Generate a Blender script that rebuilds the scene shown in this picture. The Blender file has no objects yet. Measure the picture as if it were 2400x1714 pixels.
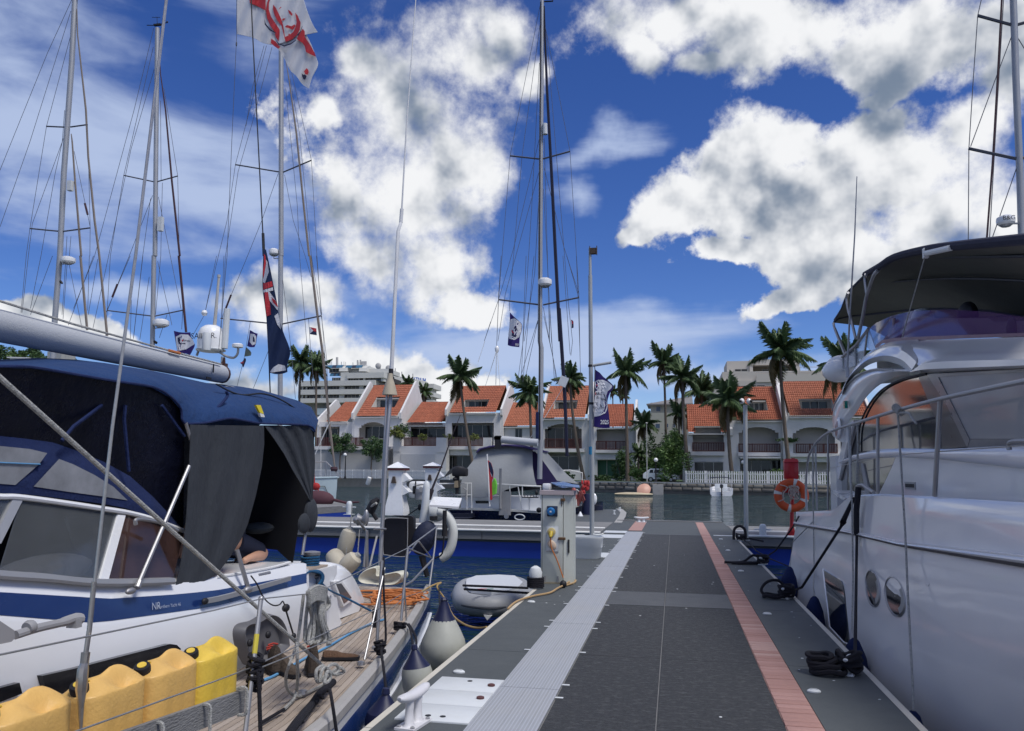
import bpy, bmesh, math, random
from mathutils import Vector, Matrix
from math import sin, cos, pi, radians
R_ = random.Random(7)
SC = bpy.context.scene
COL = SC.collection
# ------------------------------------------------------------ camera (eye 1.6 m above the pontoon, x = 0, y = 0)
FPX=1900.;CX,CY=1200.,933.;ROLL=.008;CAMZ=1.6
def _setup():
    a,b=380.,1112-CY
    a2=a*cos(ROLL)+b*sin(ROLL); b2=-a*sin(ROLL)+b*cos(ROLL)
    ph=math.atan2(b2,FPX); th=math.atan2(a2,FPX*cos(ph)+b2*sin(ph))
    F=Vector((-sin(th)*cos(ph),cos(th)*cos(ph),sin(ph)))
    R=Vector((cos(th),sin(th),0)); U=Vector((sin(th)*sin(ph),-cos(th)*sin(ph),cos(ph)))
    c,s=cos(ROLL),sin(ROLL)
    return R*c+U*s, U*c-R*s, F
CR_,CU_,CF_=_setup()
cam=bpy.data.objects.new('camera',bpy.data.cameras.new('camera')); COL.objects.link(cam)
cam.data.sensor_width=36; cam.data.lens=FPX/2400*36; cam.data.shift_y=(CY-857)/2400
cam.data.clip_start=.05; cam.data.clip_end=6000
m_=Matrix((CR_,CU_,-CF_)).transposed().to_4x4(); m_.translation=Vector((0,0,CAMZ)); cam.matrix_world=m_
SC.camera=cam
SC.view_settings.view_transform='Standard'; SC.view_settings.look='None'
SC.view_settings.exposure=0.12; SC.view_settings.gamma=1
SUN_EL,SUN_AZ=60,120     # azimuth clockwise from the pontoon's direction
sun=bpy.data.objects.new('sun',bpy.data.lights.new('sun','SUN')); COL.objects.link(sun)
sun.data.energy=2.9; sun.data.angle=radians(18); sun.data.color=(1,.96,.9)
sd=Vector((sin(radians(SUN_AZ))*cos(radians(SUN_EL)),cos(radians(SUN_AZ))*cos(radians(SUN_EL)),sin(radians(SUN_EL))))
sun.rotation_euler=sd.to_track_quat('Z','Y').to_euler(); sun.location=(20,10,60)
# ------------------------------------------------------------ pixel helpers: a crop letter and a reading in that crop give a ray
CROP={'A':(700,800,4.64),'B':(1100,800,4.64),'C':(1500,700,3.608),'D':(700,1050,4.64),'E':(1000,1000,4.06),'F':(800,1350,3.79),
'G':(1350,1100,2.645),'H':(1900,550,4.548),'I':(1900,850,4.06),'J':(1800,1200,3.16),'K':(1700,1000,4.06),'L':(400,1350,4.462),
'M':(0,1350,4.462),'N':(0,950,3.609),'O':(400,950,3.61),'P':(350,600,4.06),'Q':(0,600,4.06),'R':(0,0,2.706),'S':(500,0,5.413),
'T':(1150,600,3.248),'U':(2200,0,2.706),'V':(800,0,2.03),'X':(1200,0,1.895),'Y':(700,1100,3.79),'Z':(1250,1150,7.58),'d':(0,0,.9475),'f':(0,0,1.),'a':(680,820,6.497),'c':(1500,820,4.511),'e':(0,780,9.475)}
def rp(c,u,v):
    x0,y0,s=CROP[c]; return x0+u/s, y0+v/s
def ray(c,u,v):
    x,y=rp(c,u,v); return CF_+CR_*((x-CX)/FPX)-CU_*((y-CY)/FPX)
def _h(c,u,v,ax,val):
    d=ray(c,u,v); o=(0,0,CAMZ); return Vector((0,0,CAMZ))+d*((val-o[ax])/d[ax])
def hX(c,u,v,x): return _h(c,u,v,0,x)
def hY(c,u,v,y): return _h(c,u,v,1,y)
def hZ(c,u,v,z=0): return _h(c,u,v,2,z)
def LX(c,pts,x): return [hX(c,u,v,x) for u,v in pts]
def LY(c,pts,y): return [hY(c,u,v,y) for u,v in pts]
def LZ(c,pts,z=0): return [hZ(c,u,v,z) for u,v in pts]
# ------------------------------------------------------------ materials
def NW(nt,kind,**kw):
    n=nt.nodes.new(kind)
    for k,v in kw.items():
        if k=='ins':
            for a,b in v.items():
                if hasattr(b,'is_output') : nt.links.new(b,n.inputs[a])
                else: n.inputs[a].default_value=b
        else: setattr(n,k,v)
    return n
def mat(name,col,rough=.55,metal=0,var=.12,vs=3,bump=0,bs=40,coat=0,trans=0,alpha=1,spec=.5,dirt=0,dirtcol=(.12,.11,.1),ds=1.5,wave=None,emit=0,ior=1.45,stretch=(1,1,1)):
    m=bpy.data.materials.new(name); m.use_nodes=True; nt=m.node_tree; p=nt.nodes['Principled BSDF']
    c=(*col,1)
    tc=NW(nt,'ShaderNodeTexCoord'); mp=NW(nt,'ShaderNodeMapping',ins={0:tc.outputs['Object'],3:stretch}); co=mp.outputs[0]
    src=None
    if var:
        n=NW(nt,'ShaderNodeTexNoise',ins={'Vector':co,'Scale':vs,'Detail':6,'Roughness':.65})
        mx=NW(nt,'ShaderNodeMix',data_type='RGBA',ins={0:n.outputs[0],6:tuple(max(0,x*(1-var*1.6)) for x in col)+(1,),7:tuple(min(1,x*(1+var*1.6)) for x in col)+(1,)})
        src=mx.outputs[2]
    if wave:   # (scale, contrast colour, width, axis vector): thin lines
        w=NW(nt,'ShaderNodeTexWave',wave_type='BANDS',bands_direction=wave[3],ins={'Vector':co,'Scale':wave[0],'Distortion':wave[4] if len(wave)>4 else 0})
        r=NW(nt,'ShaderNodeMapRange',ins={0:w.outputs[1],1:1-wave[2],2:1-wave[2]*.5})
        mx=NW(nt,'ShaderNodeMix',data_type='RGBA',ins={0:r.outputs[0],7:(*wave[1],1)})
        if src: nt.links.new(src,mx.inputs[6])
        else: mx.inputs[6].default_value=c
        src=mx.outputs[2]
    if dirt:
        n=NW(nt,'ShaderNodeTexNoise',ins={'Vector':co,'Scale':ds,'Detail':8,'Roughness':.7})
        r=NW(nt,'ShaderNodeMapRange',ins={0:n.outputs[0],1:.5,2:.72,4:dirt})
        mx=NW(nt,'ShaderNodeMix',data_type='RGBA',ins={0:r.outputs[0],7:(*dirtcol,1)})
        if src: nt.links.new(src,mx.inputs[6])
        else: mx.inputs[6].default_value=c
        src=mx.outputs[2]
    if src: nt.links.new(src,p.inputs['Base Color'])
    else: p.inputs['Base Color'].default_value=c
    n=NW(nt,'ShaderNodeTexNoise',ins={'Vector':co,'Scale':vs*2.3,'Detail':4})
    r=NW(nt,'ShaderNodeMapRange',ins={0:n.outputs[0],3:max(0,rough-.08),4:min(1,rough+.08)}); nt.links.new(r.outputs[0],p.inputs['Roughness'])
    if rough<.02: nt.links.remove(p.inputs['Roughness'].links[0]); p.inputs['Roughness'].default_value=rough
    p.inputs['Metallic'].default_value=metal; p.inputs['Coat Weight'].default_value=coat; p.inputs['Coat Roughness'].default_value=.06
    p.inputs['Transmission Weight'].default_value=trans; p.inputs['Alpha'].default_value=alpha; p.inputs['IOR'].default_value=ior
    p.inputs['Specular IOR Level'].default_value=spec
    if bump:
        n=NW(nt,'ShaderNodeTexNoise',ins={'Vector':co,'Scale':bs,'Detail':5,'Roughness':.6})
        b=NW(nt,'ShaderNodeBump',ins={'Strength':min(1,bump),'Distance':.01*max(1,bump),'Height':n.outputs[0]}); nt.links.new(b.outputs[0],p.inputs['Normal'])
    if emit: p.inputs['Emission Color'].default_value=c; p.inputs['Emission Strength'].default_value=emit
    return m
# ------------------------------------------------------------ mesh builder
def V(*a): return Vector(a if len(a)>1 else a[0])
class MB:
    def __init__(s): s.v=[];s.f=[];s.mi=[]; s.cur=0
    def add(s,vs,fs):
        o=len(s.v); s.v+= [Vector(x) for x in vs]
        for f in fs: s.f.append(tuple(i+o for i in f)); s.mi.append(s.cur)
        return s
    def box(s,c,d,rz=0,rx=0,ry=0):
        M=Matrix.Rotation(rz,3,'Z')@Matrix.Rotation(ry,3,'Y')@Matrix.Rotation(rx,3,'X'); c=V(c)
        vs=[c+M@V(d[0]/2*i,d[1]/2*j,d[2]/2*k) for i in(-1,1) for j in(-1,1) for k in(-1,1)]
        return s.add(vs,[(0,1,3,2),(4,6,7,5),(0,4,5,1),(2,3,7,6),(0,2,6,4),(1,5,7,3)])
    def bb(s,a,b): a=V(a);b=V(b); return s.box((a+b)/2,[abs(x) for x in (b-a)])
    def bev(s,a,b,r=.01):     # axis aligned box with chamfered edges
        a=V(a);b=V(b); bm=bmesh.new(); bmesh.ops.create_cube(bm,size=1)
        bmesh.ops.scale(bm,vec=b-a,verts=bm.verts); bmesh.ops.translate(bm,vec=(a+b)/2,verts=bm.verts)
        bmesh.ops.bevel(bm,geom=bm.edges[:],offset=r,segments=2,affect='EDGES',profile=.5); return s.bm(bm)
    def bm(s,bm):
        bm.verts.ensure_lookup_table(); bm.verts.index_update()
        s.add([v.co.copy() for v in bm.verts],[tuple(v.index for v in f.verts) for f in bm.faces]); bm.free(); return s
    def poly(s,pts): return s.add(pts,[tuple(range(len(pts)))])
    def prism(s,pts,vec):
        n=len(pts); vec=V(vec); pts=[V(p) for p in pts]
        return s.add(pts+[p+vec for p in pts],[tuple(range(n))[::-1],tuple(range(n,2*n))]+[(i,(i+1)%n,n+(i+1)%n,n+i) for i in range(n)])
    def grid(s,rows,closed=False,cap=False):
        n=len(rows[0]); vs=[p for r in rows for p in r]; fs=[]
        for j in range(len(rows)-1):
            for i in range(n if closed else n-1):
                a=j*n+i;b=j*n+(i+1)%n; fs.append((a,b,b+n,a+n))
        if cap: fs+= [tuple(range(n))[::-1],tuple(range((len(rows)-1)*n,len(rows)*n))]
        return s.add(vs,fs)
    def sheet(s,rows,t):      # cloth or plate with real thickness
        n=len(rows[0]); nr=len(rows); t=V(t)
        rows=[[V(p) for p in r] for r in rows]
        s.grid(rows); s.grid([[p+t for p in r] for r in rows])
        edge=[rows[0][i] for i in range(n)]+[rows[j][-1] for j in range(1,nr)]+[rows[-1][i] for i in range(n-2,-1,-1)]+[rows[j][0] for j in range(nr-2,0,-1)]
        return s.grid([edge,[p+t for p in edge]],closed=True)
    def tube(s,path,r=.01,n=6,cap=True,closed=False):
        P=[V(p) for p in path]; N=len(P); rr=r if isinstance(r,(list,tuple)) else [r]*N; rows=[]; up=None
        for i,p in enumerate(P):
            if closed: t=P[(i+1)%N]-P[i-1]
            else: t=P[min(i+1,N-1)]-P[max(i-1,0)]
            if t.length<1e-9: t=V(0,0,1)
            t.normalize()
            if up is None: up=V(0,0,1) if abs(t.z)<.9 else V(0,1,0)
            a=up-t*up.dot(t)
            if a.length<1e-4: a=t.orthogonal()
            a.normalize(); b=t.cross(a); up=a
            rows.append([p+a*cos(2*pi*k/n)*rr[i]+b*sin(2*pi*k/n)*rr[i] for k in range(n)])
        if closed: rows.append(rows[0])
        return s.grid(rows,closed=True,cap=cap and not closed)
    def lathe(s,prof,c=(0,0,0),ax=(0,0,1),n=16,cap=True,sq=1.0):
        ax=V(ax).normalized(); a=ax.orthogonal().normalized() if abs(ax.z)<.999 else V(1,0,0); b=ax.cross(a); c=V(c)
        return s.grid([[c+ax*z+a*cos(2*pi*k/n)*r+b*sin(2*pi*k/n)*r*sq for k in range(n)] for r,z in prof],closed=True,cap=cap)
    def ell(s,c,r,n=12,m=8):
        c=V(c); r=r if isinstance(r,(tuple,list,Vector)) else (r,r,r); rows=[]
        for j in range(m+1):
            t=-pi/2+pi*j/m; q=max(.002,cos(t)); rows.append([c+V(r[0]*q*cos(2*pi*k/n),r[1]*q*sin(2*pi*k/n),r[2]*sin(t)) for k in range(n)])
        return s.grid(rows,closed=True,cap=True)
    def build(s,name,m,parent=None,sharp=35,smooth=True,label=None,kind=None):
        me=bpy.data.meshes.new(name); off=V(0,0,0)
        if parent is not None: off=wloc(parent)
        me.from_pydata([tuple(v-off) for v in s.v],[],s.f)
        for x in (m if isinstance(m,(list,tuple)) else [m]): me.materials.append(x)
        if any(s.mi): me.polygons.foreach_set('material_index',s.mi)
        bm=bmesh.new(); bm.from_mesh(me); bmesh.ops.recalc_face_normals(bm,faces=bm.faces); bm.to_mesh(me); bm.free()
        if smooth:
            me.polygons.foreach_set('use_smooth',[True]*len(me.polygons)); me.set_sharp_from_angle(angle=radians(sharp))
        me.update(); o=bpy.data.objects.new(name,me); COL.objects.link(o)
        if parent is not None: o.parent=parent
        if label: o['label']=label
        if kind: o['kind']=kind
        return o
def wloc(o):
    p=V(0,0,0)
    while o is not None: p=p+o.location; o=o.parent
    return p
def tag(o,label=None,cat=None,group=None,kind=None):
    if label:o['label']=label
    if cat:o['category']=cat
    if group:o['group']=group
    if kind:o['kind']=kind
    return o
def thing(name,label,cat,loc=(0,0,0),group=None):
    o=bpy.data.objects.new(name,None); COL.objects.link(o); o.location=loc; o.empty_display_size=.2
    return tag(o,label,cat,group)
def solo(name,mb,m,label,cat,group=None,**k):   # a thing that is one mesh
    c=sum((v for v in mb.v),V(0,0,0))/len(mb.v); c.z=min(v.z for v in mb.v)
    for v in mb.v: v-=c
    o=mb.build(name,m,**k); o.location=c; return tag(o,label,cat,group)
def struct(name,mb,m,parent=None,**k):
    o=mb.build(name,m,parent,**k)
    if parent is None:o['kind']='structure'
    return o
def copy_tree(o,loc=None,label=None,parent=None,group=None):
    c=o.copy(); COL.objects.link(c); c.parent=parent
    for ch in list(o.children): copy_tree(ch,parent=c)
    if loc is not None:c.location=loc
    if label:c['label']=label
    if group:c['group']=group
    return c
def cat(pts,n=6,closed=False):     # Catmull-Rom through points
    P=[V(p) for p in pts]; N=len(P); out=[]
    rng=range(N if closed else N-1)
    for i in rng:
        if closed: a,b,c,d=P[i-1],P[i],P[(i+1)%N],P[(i+2)%N]
        else: a,b,c,d=P[max(i-1,0)],P[i],P[i+1],P[min(i+2,N-1)]
        for k in range(n):
            t=k/n; out.append(.5*((2*b)+(c-a)*t+(2*a-5*b+4*c-d)*t*t+(3*b-a-3*c+d)*t*t*t))
    if not closed: out.append(P[-1])
    return out
def lerp(a,b,t): return a+(b-a)*t
def sagline(a,b,sag,n=10):
    a=V(a);b=V(b); return [a.lerp(b,i/n)-V(0,0,sag*4*(i/n)*(1-i/n)) for i in range(n+1)]
def text_mb(s,font_scale=1.0,bold=0.0,depth=0.0,res=3):
    """flat text outline triangulated into an MB in x,y (height of capitals about 0.7)"""
    cu=bpy.data.curves.new('t','FONT'); cu.body=s; cu.size=font_scale; cu.align_x='CENTER'; cu.align_y='CENTER'; cu.offset=bold; cu.extrude=depth; cu.resolution_u=res
    o=bpy.data.objects.new('t',cu); COL.objects.link(o); dg=bpy.context.evaluated_depsgraph_get(); me=bpy.data.meshes.new_from_object(o.evaluated_get(dg))
    mb=MB(); mb.add([v.co.copy() for v in me.vertices],[tuple(p.vertices) for p in me.polygons])
    bpy.data.objects.remove(o); bpy.data.meshes.remove(me); return mb
def put_text(s,size,org,ex,ey,bold=0.,depth=0.002,mb=None):
    """text in the plane spanned by ex, ey (unit vectors) centred on org"""
    t=text_mb(s,size,bold,0); ex=V(ex);ey=V(ey); nz=ex.cross(ey); org=V(org)
    mb=mb or MB()
    mb.add([org+ex*v.x+ey*v.y+nz*depth for v in t.v],t.f)
    return mb
# ------------------------------------------------------------ sky: Nishita plus procedural clouds set by direction
W=bpy.data.worlds.new('World'); SC.world=W; W.use_nodes=True
def sky():
    nt=W.node_tree; nt.nodes.clear(); L=nt.links
    def mth(op,a,b=None,c=None,clamp=False):
        n=nt.nodes.new('ShaderNodeMath'); n.operation=op; n.use_clamp=clamp
        for i,x in enumerate((a,b,c)):
            if x is None: continue
            if hasattr(x,'is_output'): L.new(x,n.inputs[i])
            else: n.inputs[i].default_value=x
        return n.outputs[0]
    def vm(op,a,b=None,s=None):
        n=nt.nodes.new('ShaderNodeVectorMath'); n.operation=op
        for i,x in enumerate((a,b)):
            if x is None: continue
            if hasattr(x,'is_output'): L.new(x,n.inputs[i])
            else: n.inputs[i].default_value=x
        if s is not None:
            if hasattr(s,'is_output'): L.new(s,n.inputs['Scale'])
            else: n.inputs['Scale'].default_value=s
        return n.outputs[1] if op in('LENGTH','DOT_PRODUCT') else n.outputs[0]
    def noise(vec,scale,detail,rough=.55,lac=2.,color=False,dist=0):
        n=nt.nodes.new('ShaderNodeTexNoise'); L.new(vec,n.inputs['Vector']); n.inputs['Scale'].default_value=scale
        n.inputs['Detail'].default_value=detail; n.inputs['Roughness'].default_value=rough; n.inputs['Lacunarity'].default_value=lac; n.inputs['Distortion'].default_value=dist
        return n.outputs[1] if color else n.outputs[0]
    def sstep(x,a,b,lo=0.,hi=1.):
        n=nt.nodes.new('ShaderNodeMapRange'); n.interpolation_type='SMOOTHSTEP'; L.new(x,n.inputs[0])
        for i,v in zip((1,2,3,4),(a,b,lo,hi)): n.inputs[i].default_value=v
        return n.outputs[0]
    def mixc(f,a,b):
        n=nt.nodes.new('ShaderNodeMix'); n.data_type='RGBA'
        for i,x in zip((0,6,7),(f,a,b)):
            if hasattr(x,'is_output'): L.new(x,n.inputs[i])
            else: n.inputs[i].default_value=x
        return n.outputs[2]
    tc=nt.nodes.new('ShaderNodeTexCoord'); D=tc.outputs['Generated']
    sp=nt.nodes.new('ShaderNodeSeparateXYZ'); L.new(D,sp.inputs[0])
    az=mth('ARCTAN2',sp.outputs[0],sp.outputs[1]); el=mth('ARCSINE',sp.outputs[2])
    cb=nt.nodes.new('ShaderNodeCombineXYZ'); L.new(az,cb.inputs[0]); L.new(el,cb.inputs[1])
    w1=vm('SCALE',vm('SUBTRACT',noise(D,5,2,color=True),(.5,.5,.5)),s=.07)
    w2=vm('SCALE',vm('SUBTRACT',noise(D,17,4,color=True),(.5,.5,.5)),s=.05)
    P=vm('ADD',vm('ADD',cb.outputs[0],w1),w2)
    def ae(u,v):
        d=ray('d',u,v).normalized(); return math.atan2(d.x,d.y), math.asin(d.z)
    def field(blobs,k=.12):
        acc=None
        for u,v,ru,rv,rot in blobs:
            a,e=ae(u,v); mp=nt.nodes.new('ShaderNodeMapping'); mp.vector_type='TEXTURE'
            L.new(P,mp.inputs[0]); mp.inputs[1].default_value=(a,e,0); mp.inputs[2].default_value=(0,0,radians(rot))
            mp.inputs[3].default_value=(ru/1800/cos(e),rv/1800,1)
            x=mth('SUBTRACT',1.,vm('LENGTH',mp.outputs[0]))
            acc=x if acc is None else mth('SMOOTH_MAX',acc,x,k)
        return acc
    cum=[(905,260,215,170,0),(1030,130,130,130,0),(1100,60,80,100,0),(820,130,85,55,20),(900,440,230,170,0),(1000,380,140,140,0),(970,600,150,120,0),(1040,680,90,50,0),
         (850,580,150,110,0),(740,240,55,50,0),(1160,190,60,40,40),(760,430,90,120,0),(800,560,110,90,0),
         (590,650,110,85,0),(690,650,100,70,0),(700,740,90,40,0),(830,790,140,60,-10),(960,850,130,65,0),(1060,850,40,30,0),(740,770,60,60,0),
         (100,705,75,45,0),(190,725,70,40,0),(280,740,60,30,0),(520,845,75,50,0),(610,860,80,45,0),(20,695,40,25,0),
         (1500,40,210,95,0),(1750,60,250,110,0),(1450,120,90,60,-20),(2050,90,260,105,0),(2250,150,90,90,0),(2000,190,90,40,20),(1590,140,120,50,0),
         (1880,395,270,150,0),(1740,320,110,80,0),(1640,400,110,110,0),(1500,480,110,75,20),(1420,530,60,30,10),(1960,290,80,60,0),(2170,290,80,75,0),
         (1880,560,290,75,0),(2070,470,200,110,0),(2220,490,110,70,0),(1700,470,170,110,0),(2000,400,160,120,0),(1760,650,110,28,22),(1620,570,100,40,-10)]
    B=field(cum)
    n1=noise(D,11,10,.63)
    n0=noise(D,3.2,3,.5)
    nb=noise(D,6.5,3,.5)
    soff=vm('ADD',D,(.006,.0,.022)); n1s=noise(soff,13,4,.55); n1l=noise(D,13,4,.55); nbs=noise(vm('ADD',D,(.01,0,.035)),6.5,3,.5)
    dens=mth('ADD',B,mth('ADD',mth('MULTIPLY',mth('SUBTRACT',n1,.5),2.3),mth('MULTIPLY',mth('SUBTRACT',nb,.5),.9)))
    dens=mth('ADD',dens,-.01)
    # the rest of the sky (outside the picture) goes on with the same kind of broken cloud
    front=mth('MULTIPLY',sstep(mth('ABSOLUTE',mth('ADD',az,.197)),.62,.85,1,0),sstep(el,.50,.66,1,0))
    gen=mth('ADD',mth('MULTIPLY',mth('SUBTRACT',n0,.50),4.),mth('MULTIPLY',mth('SUBTRACT',n1,.5),1.6))
    mxd=nt.nodes.new('ShaderNodeMix'); L.new(front,mxd.inputs[0]); L.new(gen,mxd.inputs[2]); L.new(dens,mxd.inputs[3]); dens=mxd.outputs[0]
    soft=sstep(noise(D,2.3,2,.5),.38,.62,.20,.72)
    alpha=nt.nodes.new('ShaderNodeMapRange'); alpha.interpolation_type='SMOOTHSTEP'; L.new(dens,alpha.inputs[0]); alpha.inputs[1].default_value=-.04; L.new(soft,alpha.inputs[2]); alpha=alpha.outputs[0]
    relief=mth('ADD',mth('MULTIPLY',mth('SUBTRACT',n1l,n1s),3.2),mth('MULTIPLY',mth('SUBTRACT',nb,nbs),3.0))
    thick=sstep(dens,.15,.95)
    dark=field([(1560,170,230,70,8),(1800,150,160,60,0),(2060,110,200,70,0),(1850,470,170,90,0),(1850,570,230,55,0),(960,300,70,70,0),(940,520,150,70,0),(860,650,150,40,0),(640,690,60,25,0),(2150,500,90,50,0),(1480,540,50,20,0),(840,830,60,25,0),(1060,640,50,40,0)],.3)
    dk=mth('ADD',mth('MULTIPLY',sstep(dark,-.6,.7),.40),mth('MULTIPLY',thick,.12))
    dk=mth('MULTIPLY',dk,sstep(mth('ADD',n1l,mth('MULTIPLY',nb,.8)),.62,1.15,.25,1.25))
    lit=sstep(mth('SUBTRACT',mth('ADD',.80,relief),dk),-.45,1.10)
    ccol=mixc(lit,(.20,.26,.36,1),(.97,.98,1.0,1))
    # high thin veil, streaked
    mpv=nt.nodes.new('ShaderNodeMapping'); L.new(D,mpv.inputs[0]); mpv.inputs[2].default_value=(0,radians(28),0); mpv.inputs[3].default_value=(2.2,3,9)
    nv=noise(mpv.outputs[0],1.5,8,.52,dist=.3)
    nv2=noise(D,3.5,3,.5)
    veil=field([(120,230,620,200,-22),(420,430,330,110,-14),(60,420,240,110,-10),(620,120,200,140,-20),(1330,340,110,40,10),(1280,780,330,60,5),(1290,440,70,40,0),(1700,830,420,50,0),(330,640,180,30,0)],.3)
    va=mth('ADD',mth('MULTIPLY',mth('SUBTRACT',nv,.5),3.8),mth('MULTIPLY',mth('SUBTRACT',nv2,.5),.8))
    va=mth('ADD',va,mth('MULTIPLY',veil,.95)); va=mth('MULTIPLY',sstep(va,-.25,.95),.86)
    gv=mth('MULTIPLY',sstep(mth('ADD',mth('SUBTRACT',nv,.5),.1),0,.4),.5)
    mv=nt.nodes.new('ShaderNodeMix'); L.new(front,mv.inputs[0]); L.new(gv,mv.inputs[2]); L.new(va,mv.inputs[3]); va=mv.outputs[0]
    st=nt.nodes.new('ShaderNodeTexSky'); st.sky_type='NISHITA'; st.sun_disc=False; st.sun_elevation=radians(SUN_EL); st.sun_rotation=radians(SUN_AZ)
    st.altitude=1500; st.air_density=1.0; st.dust_density=0.0; st.ozone_density=5.
    hsv=nt.nodes.new('ShaderNodeHueSaturation'); L.new(st.outputs[0],hsv.inputs['Color']); hsv.inputs['Saturation'].default_value=1.22; hsv.inputs['Hue'].default_value=.518
    hz=mixc(sstep(el,.0,.16,.8,0),hsv.outputs[0],(3.6,5.2,7.6,1))
    b1=nt.nodes.new('ShaderNodeBackground'); L.new(hz,b1.inputs[0]); b1.inputs[1].default_value=.103
    b2=nt.nodes.new('ShaderNodeBackground'); b2.inputs[0].default_value=(.56,.67,.92,1); b2.inputs[1].default_value=.82
    b3=nt.nodes.new('ShaderNodeBackground'); L.new(ccol,b3.inputs[0]); b3.inputs[1].default_value=.86
    m1=nt.nodes.new('ShaderNodeMixShader'); L.new(va,m1.inputs[0]); L.new(b1.outputs[0],m1.inputs[1]); L.new(b2.outputs[0],m1.inputs[2])
    m2=nt.nodes.new('ShaderNodeMixShader'); L.new(alpha,m2.inputs[0]); L.new(m1.outputs[0],m2.inputs[1]); L.new(b3.outputs[0],m2.inputs[2])
    out=nt.nodes.new('ShaderNodeOutputWorld'); L.new(m2.outputs[0],out.inputs[0])
sky()
W.cycles.sampling_method='MANUAL'; W.cycles.sample_map_resolution=512
# ------------------------------------------------------------ materials of the setting
WZ=-.75
M_={}
M_['asphalt']=mat('asphalt_mat',(.062,.067,.076),.85,var=.6,vs=30,bump=3.5,bs=80,dirt=.85,dirtcol=(.15,.155,.165),ds=13,stretch=(1,1.6,1))
M_['deckgrey']=mat('deck_grey',(.075,.085,.09),.7,var=.12,vs=2.5,bump=.5,bs=160,dirt=.35,dirtcol=(.11,.12,.12),ds=2.)
M_['deckband']=mat('deck_band',(.082,.088,.096),.7,var=.15,vs=3,bump=.5,bs=120)
M_['metal_plate']=mat('galvanised_plate',(.33,.345,.37),.5,metal=.1,var=.07,vs=2.2,dirt=.3,dirtcol=(.40,.38,.34),ds=.7,wave=(13,(.41,.43,.47),.35,'X'))
M_['plate_white']=mat('white_plate',(.60,.63,.65),.45,var=.06,vs=3,dirt=.35,dirtcol=(.45,.45,.42),ds=3)
M_['brick']=[mat('brick_a',(.36,.205,.18),.85,var=.12,vs=20,bump=.6,bs=120,dirt=.3,dirtcol=(.40,.27,.24),ds=6),mat('brick_b',(.40,.235,.21),.85,var=.12,vs=20,bump=.6,bs=120,dirt=.3,dirtcol=(.34,.2,.17),ds=6),mat('brick_c',(.43,.28,.25),.85,var=.12,vs=20,bump=.6,bs=120)]
M_['mortar']=mat('mortar',(.36,.22,.19),.9,bump=.5)
M_['concrete']=mat('concrete',(.34,.34,.33),.8,var=.12,vs=4,bump=.6,bs=60,dirt=.5,dirtcol=(.16,.15,.13),ds=2)
M_['float']=mat('blue_float',(.007,.04,.32),.45,var=.15,vs=2,dirt=.35,dirtcol=(.008,.02,.10),ds=2)
M_['timber']=mat('grey_timber',(.20,.20,.20),.8,var=.25,vs=3,bump=1,bs=30,stretch=(.2,1,4),dirt=.4,dirtcol=(.09,.09,.09),ds=2)
M_['pipe']=mat('white_pipe',(.72,.72,.7),.5,var=.05)
M_['white']=mat('white_gloss',(.78,.79,.80),.28,var=.03,coat=.4)
M_['cream']=mat('cream_trim',(.55,.52,.45),.7,var=.1)
M_['steel']=mat('stainless',(.40,.40,.41),.50,metal=.85,var=.1)
M_['alu']=mat('mast_alu',(.36,.37,.39),.45,metal=.4,var=.08,vs=1)
M_['black']=mat('black_rubber',(.012,.012,.016),.6,var=.1)
M_['rope_b']=mat('black_rope',(.012,.012,.02),.85,var=.4,vs=120,bump=2,bs=150)
M_['grass']=mat('grass',(.06,.10,.03),.95,var=.4,vs=3,bump=3,bs=25)
M_['pave']=mat('promenade',(.26,.25,.23),.9,var=.15,vs=1)
def water():
    m=bpy.data.materials.new('sea_water'); m.use_nodes=True; nt=m.node_tree; p=nt.nodes['Principled BSDF']
    tc=NW(nt,'ShaderNodeTexCoord'); mp=NW(nt,'ShaderNodeMapping',ins={0:tc.outputs['Object'],3:(.5,1.15,1)})
    n1=NW(nt,'ShaderNodeTexNoise',ins={'Vector':mp.outputs[0],'Scale':2.6,'Detail':3,'Roughness':.5,'Distortion':.8})
    n2=NW(nt,'ShaderNodeTexNoise',ins={'Vector':mp.outputs[0],'Scale':.55,'Detail':4,'Roughness':.6,'Distortion':.5})
    n3=NW(nt,'ShaderNodeTexNoise',ins={'Vector':mp.outputs[0],'Scale':.12,'Detail':3})
    ad=NW(nt,'ShaderNodeMath',operation='MULTIPLY_ADD',ins={0:n2.outputs[0],1:3.0,2:n1.outputs[0]})
    am=NW(nt,'ShaderNodeMapRange',ins={0:n3.outputs[0],1:.35,2:.65,3:.5,4:1.1})
    hh=NW(nt,'ShaderNodeMath',operation='MULTIPLY',ins={0:ad.outputs[0],1:am.outputs[0]})
    b=NW(nt,'ShaderNodeBump',ins={'Strength':1.0,'Distance':.5,'Height':hh.outputs[0]}); nt.links.new(b.outputs[0],p.inputs['Normal'])
    c=NW(nt,'ShaderNodeMix',data_type='RGBA',ins={0:n3.outputs[0],6:(.003,.013,.017,1),7:(.009,.042,.042,1)})
    nt.links.new(c.outputs[2],p.inputs['Base Color']); p.inputs['Roughness'].default_value=.04; p.inputs['IOR'].default_value=1.333; p.inputs['Specular IOR Level'].default_value=.5
    return m
b=MB(); b.poly([(-900,-300,WZ),(900,-300,WZ),(900,99,WZ),(-900,140,WZ)]); wat=struct('water',b,water(),smooth=False)
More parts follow.
